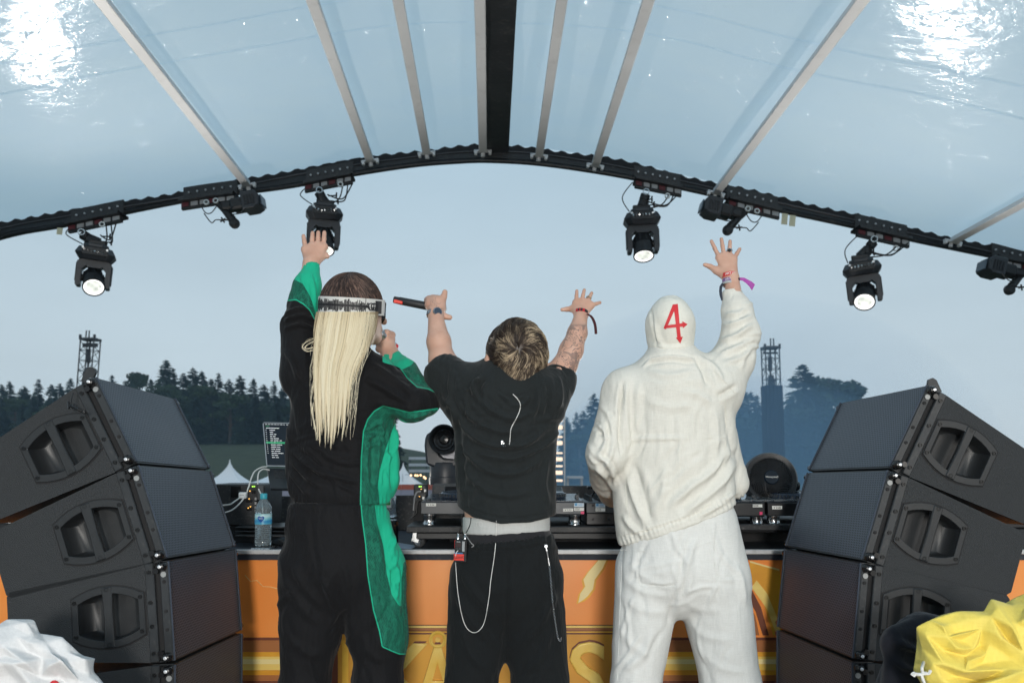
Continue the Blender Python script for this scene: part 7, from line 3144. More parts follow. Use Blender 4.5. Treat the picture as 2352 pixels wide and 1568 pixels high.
# in-ear cable over the back, watch, wristband, ring
bT, bP, bBx = bvh_of(VsB, FsB), bvh_of(VpB, FpB), tb_
seam_lines(tshirt, [[(1058, 1150), (1090, 1172), (1150, 1186), (1215, 1184), (1268, 1168)], [(1038, 826), (1032, 870), (1034, 900)], [(1090, 872), (1080, 905), (1072, 940), (1060, 965)], [(1244, 880), (1258, 920), (1266, 955)], [(1138, 886), (1160, 902), (1186, 906), (1222, 892)]], [bT], M_tee)
seam_lines(pantsB, [[(1168, 1264), (1167, 1360), (1164, 1470)], [(1076, 1264), (1170, 1266), (1272, 1250)], [(1260, 1262), (1274, 1330), (1282, 1420)]], [bP], M_sweat)
pl = smooth_line([(1178, 905), (1188, 915), (1195, 928), (1193, 944), (1184, 964), (1174, 983), (1172, 1000), (1170, 1020)], 5)
mb = MB()
mb.tube([drop_on(x, y, [bT], .003, 2.68) for x, y in pl], .0014, 6)
one('earphone_cable', mb, M_cable_white, 'thin white earphone cable lying on the back of the black t-shirt', 'cable')
mb = MB()
for (x, y, r_) in ((1153, 1014, 3.4), (1157, 1018, 2.6), (1152, 1019, 2.2)):
    p = drop_on(x, y, [bT], .002, 2.68)
    mb.lathe([(.0045 * r_ / 3.4, 0), (.004 * r_ / 3.4, .003), (.001, .004)], frame((0, -1, 0)), p, 10)
for (x, y) in ((1158, 1020), (1154, 1021)):
    p = drop_on(x, y, [bT], .003, 2.68)
    mb.tube([p, drop_on(x + 3, y + 4, [bT], .003, 2.68)], .0015, 5)
one('cable_clip', mb, M_steel, 'tiny metal clip pinned to the back of the black t-shirt', 'clip')
mb = MB()
mb.tube([drop_on(1127, 826, [bvh_of(VbB, FbB)], .004, 2.78), at(1130, 836, 2.745), at(1134, 848, 2.74), at(1132, 862, 2.76)], .0014, 6)
mb.build('ear_hook', mat('clear_hook', (.7, .62, .58), .3, 0, 0, 1), B)
pl = smooth_line([(1140, 1196), (1139, 1236), (1136, 1272), (1127, 1334), (1123, 1372), (1111, 1432), (1089, 1452), (1067, 1432), (1053, 1370), (1047, 1300), (1047, 1272), (1054, 1262)], 6)
mb = MB()
mb.tube([drop_on(x, y, [bP, bBx, bT], .006, 2.70) for x, y in pl], .0012, 6)
one('pack_cable', mb, M_cable_white, 'white cable hanging in a long loop over the seat of the black sweatpants', 'cable')

wc = at(998, 722, 2.92)
wax = (at(1003, 696, 2.94) - at(1000, 740, 2.91)).normalized()
wa = thing('wristwatch', 'steel wristwatch on the wrist that holds the microphone', 'watch', tuple(wc))
for k in range(22):
    a = 2 * PI * k / 22
    mb = MB()
    Fm = frame(wax)
    p = wc + Fm @ Vector((.0262 * math.cos(a), .0235 * math.sin(a), 0))
    mb.box(p, (.0035, .0070, .016), Fm @ Matrix.Rotation(a, 3, 'Z'), ch=.001)
    mb.build('link', mat('watch_steel', (.42, .43, .45), .25, .95, .15, 60), wa)
mb = MB()
cf = Vector((.45, -.85, .15)).normalized()
mb.lathe([(.015, 0), (.0165, .002), (.0165, .007), (.0145, .0095)], frame(cf), wc + cf * .0215 + wax * .001, 24)
cs = mb.build('case', MATS['watch_steel'], wa, True)
mb = MB()
mb.lathe([(.0138, .0098), (.001, .0102)], frame(cf), wc + cf * .0215 + wax * .001, 24)
mb.build('dial', mat('dial_blue', (.04, .06, .09), .2, 0, .1, 40), cs)

M_redweave = mat('band_red', (.42, .02, .03), .7, 0, .25, 90, .3, 300)
wr = at(1335, 719, 2.92)
wx_ = (at(1337, 689, 2.94) - at(1330, 750, 2.90)).normalized()
wb = thing('wristband', 'red and black woven wristband on the tattooed arm', 'wristband', tuple(wr))
mb = ring_band(wr, wx_, .0225, .012, .0015)
lp = mb.build('loop', M_redweave, wb, True)
mb = MB()
Fm = frame(wx_)
for (a0, a1) in ((-2.15, -1.95), (-1.75, -1.45), (-1.1, -.4), (.2, 1.2)):
    b0 = len(mb.v)
    for i in range(5):
        a = a0 + (a1 - a0) * i / 4
        for z in (-.0055, .0055):
            mb.v.append(wr + Fm @ Vector((.0245 * math.cos(a), .0245 * math.sin(a), z)))
    for i in range(4):
        mb.f.append((b0 + 2 * i, b0 + 2 * i + 2, b0 + 2 * i + 3, b0 + 2 * i + 1))
        mb.m.append(0)
mb.build('black_print', M_ink, lp)
mb = MB()
tl_ = smooth_line([(1348, 722), (1356, 726), (1362, 734), (1367, 748), (1369, 768)], 5)
for i, (x, y) in enumerate(tl_):
    p = at(x, y, 2.895)
    w_ = .0045
    mb.v += [p + Vector((-w_, .002, .001)), p + Vector((w_, -.002, .002))]
for i in range(len(tl_) - 1):
    mb.f.append((2 * i, 2 * i + 1, 2 * i + 3, 2 * i + 2))
    mb.m.append(0)
mb.build('tail', mat('tail_dark', (.05, .008, .012), .7, 0, .4, 80), wb)
mb = ring_band(at(1352.5, 684, 2.943), (at(1359, 673, 2.95) - at(1349, 693, 2.94)).normalized(), .0082, .004, .0012)
mb.build('finger_ring', mat('ring_gold', (.75, .5, .3), .25, 1, .05, 50), B, True)

mic = thing('microphone', 'black microphone with red end held out sideways by the middle person', 'microphone', tuple(at(940, 695, 2.985)))
m0, m1 = at(904, 688, 2.985), at(992, 705, 2.985)
d = (m1 - m0).normalized()
mb = MB()
mb.lathe([(.0105, 0), (.0122, .002), (.0128, .020), (.0138, .022), (.0142, .10), (.0142, (m1 - m0).length)], frame(d), m0, 20)
mb.build('handle', M_blackplastic, mic, True)
mb = MB()
fr_ = frame(d)
for i in range(7):
    a = PI * .55 + i * .2
for (z0, z1, w_) in ((.004, .036, .016),):
    mb.box(m0 + d * .018 + Vector((0, -.0095, -.0065)), (.032, .010, .012), frame(d).to_3x3() @ Matrix.Rotation(PI / 2, 3, 'Y'), ch=.002)
mb.build('red_end', mat('mic_red', (.75, .05, .03), .4, 0, .1, 40), mic)
mb = MB()
mb.lathe([(.0142, 0), (.024, .008), (.026, .030), (.018, .052), (.001, .058)], frame(d), m1 - d * .004, 20)
mb.build('grille', M_steel, mic, True)

# transmitter pack clipped to the waistband
pk0 = drop_on(1064, 1262, [bP], .006, 2.72)
pk = thing('bodypack', 'black body pack with red handwritten tape clipped to the waistband of the sweatpants', 'body pack', tuple(pk0))
S_ = pk0.y / FPX
nrm_ = Vector((-.42, -.9, .05)).normalized()
Mp = facing(pk0 + nrm_ * .012, nrm_)


def pkb(name, cx, cy, w, h_, dz, th, m, par, ch=.002):
    mb = MB()
    q = MB()
    q.box((cx, cy, dz), (w, h_, th), ch=ch)
    mb.add(q.v, q.f, Mp)
    return mb.build(name, m, par)


case = pkb('case', 0, -.002, .042, .072, 0, .020, M_blackplastic, pk, .003)
pkb('side_stripe', .0205, -.004, .004, .066, .002, .018, M_blackgloss, pk)
pkb('red_side', -.0208, .018, .003, .028, .0, .016, M_red, pk)
pkb('display', -.006, .016, .016, .014, .0103, .001, mat('lcd_dark', (.05, .03, .03), .3, 0, 0, 1), case)
pkb('label_plate', .012, .012, .009, .032, .0103, .001, mat('lcd_grey', (.33, .34, .35), .5, 0, .1, 40), case)
for i in range(2):
    pkb('button', -.011 + .010 * i, .004, .006, .004, .0105, .002, M_darkgrey, case)
pkb('brand_bar', -.006, .026, .014, .0025, .0103, .001, MATS['lcd_grey'], case)
pkb('blue_tape', -.004, -.010, .030, .004, .0105, .0008, mat('tape_blue', (.05, .2, .4), .6, 0, .05, 30), case)
rt = pkb('red_tape', -.003, -.0225, .0365, .020, .0106, .001, mat('tape_red', (.72, .06, .045), .6, 0, .06, 40), case)
lettering('Guest', .0145, Mp @ Matrix.Translation((-.003, -.0225, .0113)) @ Matrix.Rotation(.08, 4, 'Z'), M_ink, rt, ext=.0002)
for sx in (-.013, .012):
    mb = MB()
    q = MB()
    q.lathe([(.005, 0), (.005, .010), (.0035, .012), (.0035, .018)], Matrix(((1, 0, 0), (0, 0, 1), (0, -1, 0))), (sx, .034, .0), 12)
    mb.add(q.v, q.f, Mp)
    mb.build('plug', MATS['watch_steel'], pk, True)
mb = MB()
a_ = Mp @ Vector((-.013, .05, 0))
b_2 = Mp @ Vector((.012, .05, 0))
mb.tube(catmull([a_, at(1060, 1206, 2.70), at(1059, 1178, 2.715)], 5), .0015, 5)
mb.tube(catmull([b_2, at(1079, 1206, 2.715), at(1082, 1188, 2.72)], 5), .0015, 5)
mb.build('antenna_lead', M_cable_black, pk)
mb = MB()
mb.tube(catmull([b_2 + Vector((0, -.002, 0)), at(1082, 1246, 2.70), at(1088, 1252, 2.70), at(1083, 1256, 2.70)], 5), .0016, 5)
mb.build('short_lead', MATS['cable_grey'], pk)

# trouser chain
ch = thing('trouser_chain', 'silver chain hanging down the side of the black sweatpants', 'chain', tuple(drop_on(1256, 1262, [bP], .006, 2.7)))
pl = smooth_line([(1262, 1300), (1265, 1334), (1269, 1380), (1274, 1420), (1281, 1462), (1287, 1470), (1289, 1462)], 8)
pts3 = [drop_on(x, y, [bP], .007, 2.72) for x, y in pl]
Ls = [0]
for i in range(len(pts3) - 1):
    Ls.append(Ls[-1] + (pts3[i + 1] - pts3[i]).length)
nl = 44
me_l = None
for k in range(nl):
    s0 = Ls[-1] * (k + .5) / nl
    P_ = Vector([interp(Ls, [q[e] for q in pts3], s0) for e in range(3)])
    P2 = Vector([interp(Ls, [q[e] for q in pts3], min(Ls[-1], s0 + .002)) for e in range(3)])
    P1 = Vector([interp(Ls, [q[e] for q in pts3], max(0, s0 - .002)) for e in range(3)])
    dd = (P2 - P1).normalized()
    mat_r = frame(dd, (1, 0, 0)).to_4x4() @ Matrix.Rotation(PI / 2 * (k % 2) + .35, 4, 'Z')
    if me_l is None:
        mb = MB()
        pts_ = [Vector((.0026 * math.cos(a), 0, .0042 * math.sin(a))) for a in [2 * PI * i / 10 for i in range(11)]]
        mb.tube(pts_, .0009, 4, False)
        o_ = mb.build('link', MATS['watch_steel'], None)
        me_l = o_.data
        bpy.data.objects.remove(o_)
    q = bpy.data.objects.new('link', me_l)
    COL.objects.link(q)
    q.parent = ch
    q.matrix_local = Matrix.Translation(P_ - ORG[ch.name]) @ mat_r
mb = MB()
pp = [drop_on(x, y, [bP], .006, 2.7) for x, y in ((1254, 1254), (1256, 1264), (1259, 1280), (1262, 1298))]
mb.tube(pp, [.002, .003, .0018, .0024], 6)
mb.lathe([(.0045, -.0012), (.0062, 0), (.0045, .0012)], frame((0, -1, 0)), pp[0], 14)
mb.build('snap_hook', M_steel, ch)

# ---- person in the cream linen suit ------------------------------------------------------------------------
D = thing('person', 'person in cream linen suit and tight hood with a red sign on the back', 'person', (at(1560, 1935, PY).x, PY, 0))
handD = open_hand((1680, 640), 2.875, [(1652, 592), (1663, 586), (1675, 587), (1685, 595)], [(1634, 554), (1657, 549), (1677, 554), (1699, 572)], ((1645, 621), (1631, 612), (1619, 608)), 2.895, 17.5, 5.5, 9.0)
prD = [
    ball(at(1539, 748, 2.79), .09, .02, (.78, 1.0, 1.02)), pc((1539, 745), (1541, 800), 2.84, 2.84, 42, 34, .03), pc((1539, 800), (1542, 860), 2.79, 2.80, 40, 46, .03), pc((1539, 745), (1539, 758), 2.88, 2.90, 5, 8, .012),
    pc((1552, 930), (1555, 1180), 2.80, 2.80, 96, 92, .03, .66), pc((1450, 890), (1630, 880), 2.80, 2.80, 44, 44, .03),
    pc((1432, 900), (1394, 1045), 2.80, 2.76, 36, 28), pc((1394, 1045), (1408, 1142), 2.76, 3.28, 27, 16),
    pc((1408, 1142), (1414, 1146), 3.28, 3.42, 15, 12), pc((1645, 880), (1700, 775), 2.80, 2.83, 40, 28), pc((1700, 775), (1680, 640), 2.83, 2.875, 26, 16.5),
    pc((1555, 1180), (1560, 1290), 2.80, 2.80, 96, 102, .03, .7),
    pc((1495, 1320), (1460, 1570), 2.8, 2.8, 60, 40), pc((1460, 1570), (1455, 1900), 2.8, 2.8, 36, 22), pc((1628, 1320), (1678, 1570), 2.8, 2.8, 60, 42), pc((1678, 1570), (1690, 1900), 2.8, 2.8, 38, 22),
] + handD + [
    # hand on the mixer, hidden behind the sleeve: palm, fingers, thumb
    pc((1414, 1146), (1420, 1150), 3.42, 3.48, 13, 11, .01),
] + [pc((1412 + 5 * i, 1148), (1414 + 6 * i, 1152), 3.47, 3.54 - .008 * abs(i - 1), 5, 4.2, .004) for i in range(4)] + [pc((1420, 1148), (1434, 1150), 3.42, 3.46, 6, 4.8, .006)]
fx = [(at(1608, 0, 2.89).x, at(1712, 0, 2.89).x, .0030)]
fz = [(at(0, 660, 2.88).z, at(0, 535, 2.89).z, .0030)]
fy = [(2.85, 2.93, .0045), (3.40, 3.58, .006)]
bodyD, VbD, FbD = sub_body(D, prD, .010, (fx, fy, fz))
jD = [
    pc((1553, 930), (1556, 1200), 2.80, 2.80, 134, 132, .03, .72), pc((1446, 905), (1640, 885), 2.80, 2.80, 62, 66, .03), pc((1542, 850), (1545, 880), 2.79, 2.79, 66, 84, .03),
    pc((1541, 818), (1541, 840), 2.79, 2.79, 57, 62, .012, .95),
    pc((1436, 905), (1393, 1045), 2.79, 2.745, 54, 46, .03), pc((1393, 1045), (1402, 1095), 2.745, 2.95, 47, 46, .02), pc((1402, 1095), (1410, 1128), 2.95, 3.24, 45, 36, .02),
    pc((1640, 892), (1682, 830), 2.80, 2.82, 68, 48, .03), pc((1682, 830), (1701, 770), 2.82, 2.83, 46, 43, .03), pc((1701, 770), (1693, 714), 2.83, 2.86, 42, 37, .02), pc((1693, 714), (1681, 676), 2.86, 2.87, 36, 25, .012),
    pc((1660, 1000), (1682, 1110), 2.83, 2.86, 30, 38, .02), pc((1450, 1100), (1470, 1230), 2.8, 2.8, 44, 50, .03),
    pb((1674, 634), 2.87, 36, k=.004, op='sub'), pc((1692, 705), (1678, 640), 2.865, 2.875, 17, 20, .006, 1, 'sub'),
    pc((1540, 790), (1541, 825), 2.79, 2.79, 49, 50, .006, .95, 'sub'),
    pc((1556, 1180), (1556, 1290), 2.8, 2.8, 118, 118, .008, .66, 'sub'),
    clip2((1420, 1254), (1712, 1149)),
]
foldsD = [
    ([(1531, 1169), (1572, 1132), (1636, 1082), (1680, 1020)], 9, .012), ([(1560, 1185), (1610, 1150), (1668, 1098), (1690, 1050)], 9, .011), ([(1500, 1190), (1520, 1130), (1530, 1060)], 11, .006),
    ([(1440, 1090), (1458, 1150), (1482, 1205)], 8, .010), ([(1455, 1060), (1480, 1140), (1500, 1215)], 9, -.008), ([(1449, 1008), (1510, 1006), (1575, 1005)], 6, .005), ([(1590, 822), (1612, 842), (1628, 890)], 7, -.012),
    ([(1606, 826), (1640, 842), (1662, 880)], 7, .009), ([(1654, 783), (1692, 770), (1730, 742)], 6, .010), ([(1660, 748), (1694, 742), (1732, 722)], 6, .009), ([(1652, 812), (1700, 796), (1736, 775)], 6, .009), ([(1660, 835), (1700, 822), (1728, 800)], 6, .007),
    ([(1662, 720), (1690, 720), (1722, 704)], 5, .006), ([(1394, 940), (1408, 1020), (1388, 1085)], 6, .008), ([(1368, 1040), (1400, 1072), (1414, 1122)], 6, .010), ([(1362, 1070), (1390, 1095), (1412, 1130)], 6, .008), ([(1380, 960), (1392, 1010), (1374, 1050)], 6, .008),
    ([(1645, 912), (1668, 900), (1694, 884)], 7, -.010), ([(1432, 868), (1423, 960), (1427, 1050)], 5, -.012), ([(1440, 880), (1440, 960), (1446, 1040)], 7, .007), ([(1470, 870), (1462, 930), (1466, 1000)], 9, .006),
    ([(1640, 930), (1648, 1000), (1640, 1080)], 9, .007), ([(1665, 930), (1676, 1000), (1690, 1070)], 7, -.008), ([(1474, 846), (1498, 826), (1542, 819), (1590, 826), (1606, 838)], 3.5, .010), ([(1490, 836), (1540, 830), (1594, 836)], 4, -.006), ([(1480, 850), (1540, 862), (1600, 848)], 7, .005),
    ([(1560, 900), (1600, 905), (1640, 930)], 9, .005), ([(1480, 920), (1540, 935), (1600, 930)], 10, .004), ([(1430, 1180), (1450, 1210), (1480, 1232)], 7, .009), ([(1600, 1190), (1650, 1160), (1690, 1130)], 6, .008),
    ([(1424, 1236), (1560, 1196), (1705, 1132)], 3, -.006), ([(1350, 1040), (1362, 1060), (1375, 1066)], 5, .006), ([(1700, 850), (1716, 810), (1735, 790)], 6, .006),
]
ffD = fine_folds(26, [(1440, 900), (1660, 900), (1680, 1120), (1450, 1220)], 80, 22, (40, 110), (3.5, 6), (.0012, .0035), 2) + fine_folds(16, [(1500, 1060), (1690, 960), (1690, 1120), (1520, 1200)], 42, 14, (40, 120), (4, 7), (.002, .0045), 3) \
    + fine_folds(14, [(1650, 700), (1735, 700), (1735, 820), (1640, 830)], 20, 12, (30, 70), (3, 5), (.002, .005), 4) + fine_folds(14, [(1365, 960), (1415, 920), (1415, 1120), (1370, 1090)], -62, 22, (25, 60), (3, 5), (.002, .005), 5)
jackD, VjD, FjD = garment('linen_jacket', jD, M_linen, D, .0050, [(q, w * .95, a * 0.65) for q, w, a in foldsD] + [(q, w * 1.2, a * .55) for q, w, a in ffD], .0040, (6, 6, 4), 33, hem=[([(1422, 1246), (1712, 1140)], 11, 10, .0022), ([(1655, 668), (1708, 690)], 7, 8, .0012)])
tD = [
    pc((1555, 1195), (1558, 1290), 2.8, 2.8, 120, 130, .03, .76), pc((1610, 1210), (1636, 1330), 2.8, 2.8, 82, 86, .03),
    pc((1492, 1310), (1460, 1570), 2.8, 2.8, 78, 56, .015), pc((1636, 1330), (1678, 1570), 2.8, 2.8, 84, 66, .015),
    pc((1460, 1570), (1455, 1890), 2.8, 2.8, 56, 46), pc((1678, 1570), (1690, 1890), 2.8, 2.8, 66, 50), clip_up((1400, 1170), (1740, 1120)),
]
foldsTD = [([(1560, 1270), (1572, 1320), (1562, 1380)], 6, -.008), ([(1600, 1230), (1580, 1290), (1568, 1350)], 7, .010), ([(1430, 1320), (1470, 1355), (1540, 1370)], 8, .009), ([(1425, 1360), (1470, 1400), (1540, 1405)], 9, .008), ([(1440, 1290), (1490, 1330), (1545, 1345)], 7, .007),
           ([(1570, 1380), (1610, 1400), (1660, 1400)], 9, .008), ([(1580, 1420), (1620, 1460), (1690, 1470)], 9, .009), ([(1420, 1430), (1450, 1480), (1500, 1510)], 9, .009), ([(1690, 1290), (1706, 1340), (1712, 1400)], 8, .007), ([(1600, 1480), (1650, 1530), (1720, 1545)], 9, .008),
           ([(1465, 1262), (1468, 1330), (1480, 1342), (1540, 1344), (1560, 1330), (1566, 1250)], 3, -.004), ([(1640, 1230), (1642, 1310), (1660, 1326), (1700, 1318)], 3, -.004), ([(1500, 1440), (1480, 1500), (1430, 1540)], 9, .007)]
ffT = fine_folds(20, [(1420, 1260), (1700, 1230), (1735, 1568), (1620, 1568), (1565, 1390), (1510, 1568), (1410, 1568)], 82, 18, (60, 150), (4, 8), (.0015, .0035), 6) + fine_folds(10, [(1430, 1290), (1690, 1290), (1690, 1390), (1430, 1390)], 20, 25, (30, 80), (4, 6), (.001, .0025), 7)
trouD, VtD, FtD = garment('linen_trousers', tD, M_linen2, D, .0058, [(q, w * 1.0, a * (.25 if k in (2, 3, 4, 5, 6, 7, 9) else .6)) for k, (q, w, a) in enumerate(foldsTD)] + ffT, .0035, (7, 7, 4), 37)
bJD, bTD = bvh_of(VjD, FjD), bvh_of(VtD, FtD)
seam_lines(trouD, [[(1466, 1268), (1468, 1338)], [(1468, 1338), (1478, 1346), (1542, 1347), (1554, 1338), (1562, 1290)], [(1641, 1226), (1642, 1312), (1652, 1326), (1698, 1322)], [(1572, 1260), (1572, 1320), (1567, 1372)], [(1424, 1262), (1560, 1262), (1694, 1224)], [(1428, 1290), (1424, 1400), (1418, 1560)]], [bTD], M_linen2)
seam_lines(jackD, [[(1436, 880), (1428, 960), (1432, 1050), (1440, 1170)], [(1662, 880), (1668, 960), (1666, 1030)], [(1426, 1228), (1490, 1214), (1570, 1190), (1690, 1124)], [(1452, 1012), (1560, 1008), (1664, 1004)], [(1640, 850), (1668, 880), (1690, 905)]], [bJD], M_linen)
shoes(D, [(1455, -1), (1690, 1)], mat('shoe_white', (.7, .7, .68), .6, 0, .1, 20))
hoodD, VhD, FhD = garment('hood', [ball(at(1539, 748, 2.79), .0955, .02, (.785, 1.0, 1.06)), pc((1539, 752), (1541, 812), 2.79, 2.80, 51.5, 47, .03, 1.1), pc((1541, 812), (1541, 850), 2.79, 2.79, 48, 50, .02)], M_hood, D, .0045,
                         [([(1494, 700), (1500, 750), (1510, 800)], 3, -.003), ([(1520, 682), (1538, 679), (1556, 684)], 3, -.003), ([(1496, 790), (1530, 800), (1580, 795)], 5, .004), ([(1500, 806), (1540, 812), (1584, 806)], 5, .004), ([(1505, 740), (1512, 780), (1530, 800)], 6, .003)], .002, (9, 9, 9), 41)
bh = bvh_of(VhD, FhD)


def printed_on(pl, w0, w1, nseg=10, trees=None, off=.0016):
    mb = MB()
    (x0, y0), (x1, y1) = pl
    dx, dy = x1 - x0, y1 - y0
    L = math.hypot(dx, dy)
    nx_, ny_ = -dy / L, dx / L
    nw_ = 4
    for i in range(nseg + 1):
        t = i / nseg
        w = w0 + (w1 - w0) * t
        for j in range(nw_ + 1):
            s = (j / nw_ - .5) * w
            mb.v.append(drop_on(x0 + dx * t + nx_ * s, y0 + dy * t + ny_ * s, trees or [bh], off, 2.69))
    for i in range(nseg):
        for j in range(nw_):
            a = i * (nw_ + 1) + j
            mb.f.append((a, a + 1, a + nw_ + 2, a + nw_ + 1))
            mb.m.append(0)
    return mb


M_redprint = mat('print_red', (.62, .035, .045), .6, 0, .12, 60)
em = MB()
for seg in (([(1549, 702), (1527, 755)], 9, 6), ([(1526, 751), (1571, 745.5)], 6.5, 8), ([(1552, 699), (1560, 777)], 10, 8), ([(1568, 745.7), (1579.5, 744.5)], 16, .5), ([(1560.5, 774), (1562.5, 788.5)], 16, .5), ([(1545, 702), (1557, 698.5)], 5, 2)):
    q = printed_on(seg[0], seg[1], seg[2], off=.0016 + .0003 * len(em.v) / 400)
    em.add(q.v, q.f)
em.build('red_figure', M_redprint, hoodD)

# wristbands of the person in cream
M_redb = mat('band_red_flat', (.55, .05, .05), .6, 0, .1, 60)
M_purp = mat('band_purple', (.22, .12, .28), .6, 0, .3, 120)
M_purp2 = mat('tail_purple', (.36, .07, .36), .6, 0, .35, 60)
axw = (at(1672, 590, 2.895) - at(1680, 650, 2.875)).normalized()
c0 = at(1675.5, 634, 2.878)
w1 = thing('wristband', 'upper wristband, red with white ARTIST lettering, of the raised arm in cream', 'wristband', tuple(c0))
lp = ring_band(c0, axw, .0255, .0150, .0014, sq=.92).build('loop', M_redb, w1, True)
Fm = frame(axw)
for i, chh in enumerate('ARTIST'):
    a = -PI / 2 - .62 + i * .25
    p = c0 + Fm @ Vector((.0273 * math.cos(a), .0273 * .92 * math.sin(a), 0))
    nn = (Fm @ Vector((math.cos(a), math.sin(a), 0))).normalized()
    up_ = axw
    xx = up_.cross(nn).normalized()
    M_ = Matrix((xx, nn.cross(xx), nn)).transposed().to_4x4()
    M_.translation = p
    lettering(chh, .0125, M_, M_white, lp, 'letter', ext=.0003)
c1_ = at(1677.5, 647, 2.874)
w2 = thing('wristband', 'lower wristband, purple with pale print and violet tail, of the arm in cream', 'wristband', tuple(c1_))
ax2 = (axw + Vector((.12, 0, 0))).normalized()
lp = ring_band(c1_, ax2, .0258, .013, .0014, sq=.92).build('loop', M_purp, w2, True)
Fm = frame(ax2)
for i, chh in enumerate('ARTIST'):
    a = -PI / 2 - .75 + i * .24
    p = c1_ + Fm @ Vector((.0275 * math.cos(a), .0275 * .92 * math.sin(a), 0))
    nn = (Fm @ Vector((math.cos(a), math.sin(a), 0))).normalized()
    xx = ax2.cross(nn).normalized()
    M_ = Matrix((xx, nn.cross(xx), nn)).transposed().to_4x4()
    M_.translation = p
    lettering(chh, .0095, M_, M_paper, lp, 'letter', ext=.0003)
mb = MB()
for i, (x, y, w_) in enumerate(((1692, 641, 5), (1700, 640, 6), (1708, 641, 7), (1716, 646, 8), (1724, 652, 11), (1731, 660, 14))):
    p = at(x, y, 2.862 + .004 * (i % 2))
    s = w_ * .5 * 2.86 / FPX
    mb.v += [p + Vector((s * .5, 0, s)), p + Vector((-s * .5, .003, -s))]
for i in range(5):
    mb.f.append((2 * i, 2 * i + 1, 2 * i + 3, 2 * i + 2))
    mb.m.append(0)
mb.build('tail', M_purp2, w2)
mb = MB()
mb.box(at(1695, 641, 2.858), (.013, .006, .010), ch=.002)
mb.build('slider', M_ink, w2)
mb = MB()
mb.lathe([(.0262, -.004), (.0275, -.004), (.0275, .004), (.0262, .004)], Fm @ Matrix.Diagonal((1, .92, 1)), c1_ - ax2 * .010, 30, False, False)
mb.build('silver_band', mat('band_silver', (.45, .47, .47), .5, .2, .2, 60), w2, True)
mb = MB()
for i, (x, y, w_) in enumerate(((1660, 650, 5), (1656, 658, 7), (1655, 668, 7), (1656, 678, 7), (1659, 690, 5))):
    p = at(x, y, 2.86)
    s = w_ * .5 * 2.86 / FPX
    mb.v += [p + Vector((-s, 0, 0)), p + Vector((s, .002, 0))]
for i in range(4):
    mb.f.append((2 * i, 2 * i + 1, 2 * i + 3, 2 * i + 2))
    mb.m.append(0)
one('dark_strap', mb, mat('strap_navy', (.02, .03, .05), .7, 0, .3, 80), 'dark strap end dangling from the wrist of the raised arm in cream', 'strap')
mb = ring_band(at(1675.6, 575, 2.899), (at(1677, 554, 2.91) - at(1675, 587, 2.895)).normalized(), .0088, .0045, .0013)
rg = mb.build('finger_ring', M_steel, D, True)
mb = MB()
mb.lathe([(.006, 0), (.005, .003)], frame((0, -1, 0)), at(1675.6, 575, 2.888), 12)
mb.build('signet', M_blackgloss, rg)
# ------------------------------------------------------------------ bags at the lower corners
M_wbag = cloth_mat('white_bag', (.58, .59, .60), (.66, .66, .66), .75, 500, .15, .1)[0]
M_ybag = cloth_mat('yellow_bag', (.70, .53, .06), (.76, .63, .16), .6, 500, .15, .1)[0]
BWY = 2.15


def bc2(a, b, ra, rb, k=.03, sq=.7, Y=BWY, op='add', dY=0):
    return pc(a, b, Y, Y + dY, ra, rb, k, sq, op)


def crumple(o, ratio=.03):
    """flat facets with firm creases, as thin stiff cloth falls"""
    d = o.modifiers.new('facets', 'DECIMATE')
    d.ratio = ratio
    dg = bpy.context.evaluated_depsgraph_get()
    me = bpy.data.meshes.new_from_object(o.evaluated_get(dg))
    o.modifiers.clear()
    cr = me.attributes.new('crease_edge', 'FLOAT', 'EDGE')
    cr.data.foreach_set('value', [rnd.choice((.3, .5, .75, .9)) for _ in me.edges])
    o.data = me
    sd = o.modifiers.new('soft', 'SUBSURF')
    sd.levels = sd.render_levels = 3
    me.polygons.foreach_set('use_smooth', [True] * len(me.polygons))


wb_pr = [bc2((48, 1440), (70, 1475), 16, 34), bc2((60, 1470), (110, 1540), 34, 60), bc2((110, 1530), (160, 1620), 62, 80), bc2((30, 1500), (60, 1600), 40, 90), bc2((20, 1460), (50, 1520), 26, 50), bc2((150, 1560), (210, 1680), 40, 70), bc2((60, 1600), (80, 1900), 110, 120)]
wf = [([(22, 1440), (90, 1490), (150, 1530), (200, 1590)], 6, .020), ([(40, 1460), (60, 1500), (110, 1540)], 7, -.018), ([(60, 1440), (110, 1490), (170, 1550)], 7, .014), ([(5, 1500), (60, 1560), (130, 1575)], 8, .014), ([(90, 1540), (140, 1560), (180, 1600)], 6, -.014), ([(40, 1530), (60, 1560), (100, 1600)], 7, .012)]
wob = garment('white_bag', wb_pr, M_wbag, None, .009, wf, .050, (6, 6, 6), 51)
crumple(wob[0])
tag(wob[0], 'crumpled white bag with pink print in the lower left corner before the speakers', 'bag')
bw = bvh_of(wob[1], wob[2])
mb = MB()
for ring_ in range(5):
    for i in range(16):
        a = 2 * PI * i / 16
        mb.v.append(drop_on(125 + 3 * ring_ * math.cos(a), 1573 + 3 * ring_ * math.sin(a), [bw], .003, 2.0))
for r_ in range(4):
    for i in range(16):
        mb.f.append((r_ * 16 + i, r_ * 16 + (i + 1) % 16, (r_ + 1) * 16 + (i + 1) % 16, (r_ + 1) * 16 + i))
        mb.m.append(0)
mb.build('red_dot', M_redprint, wob[0])
BYY = 2.05
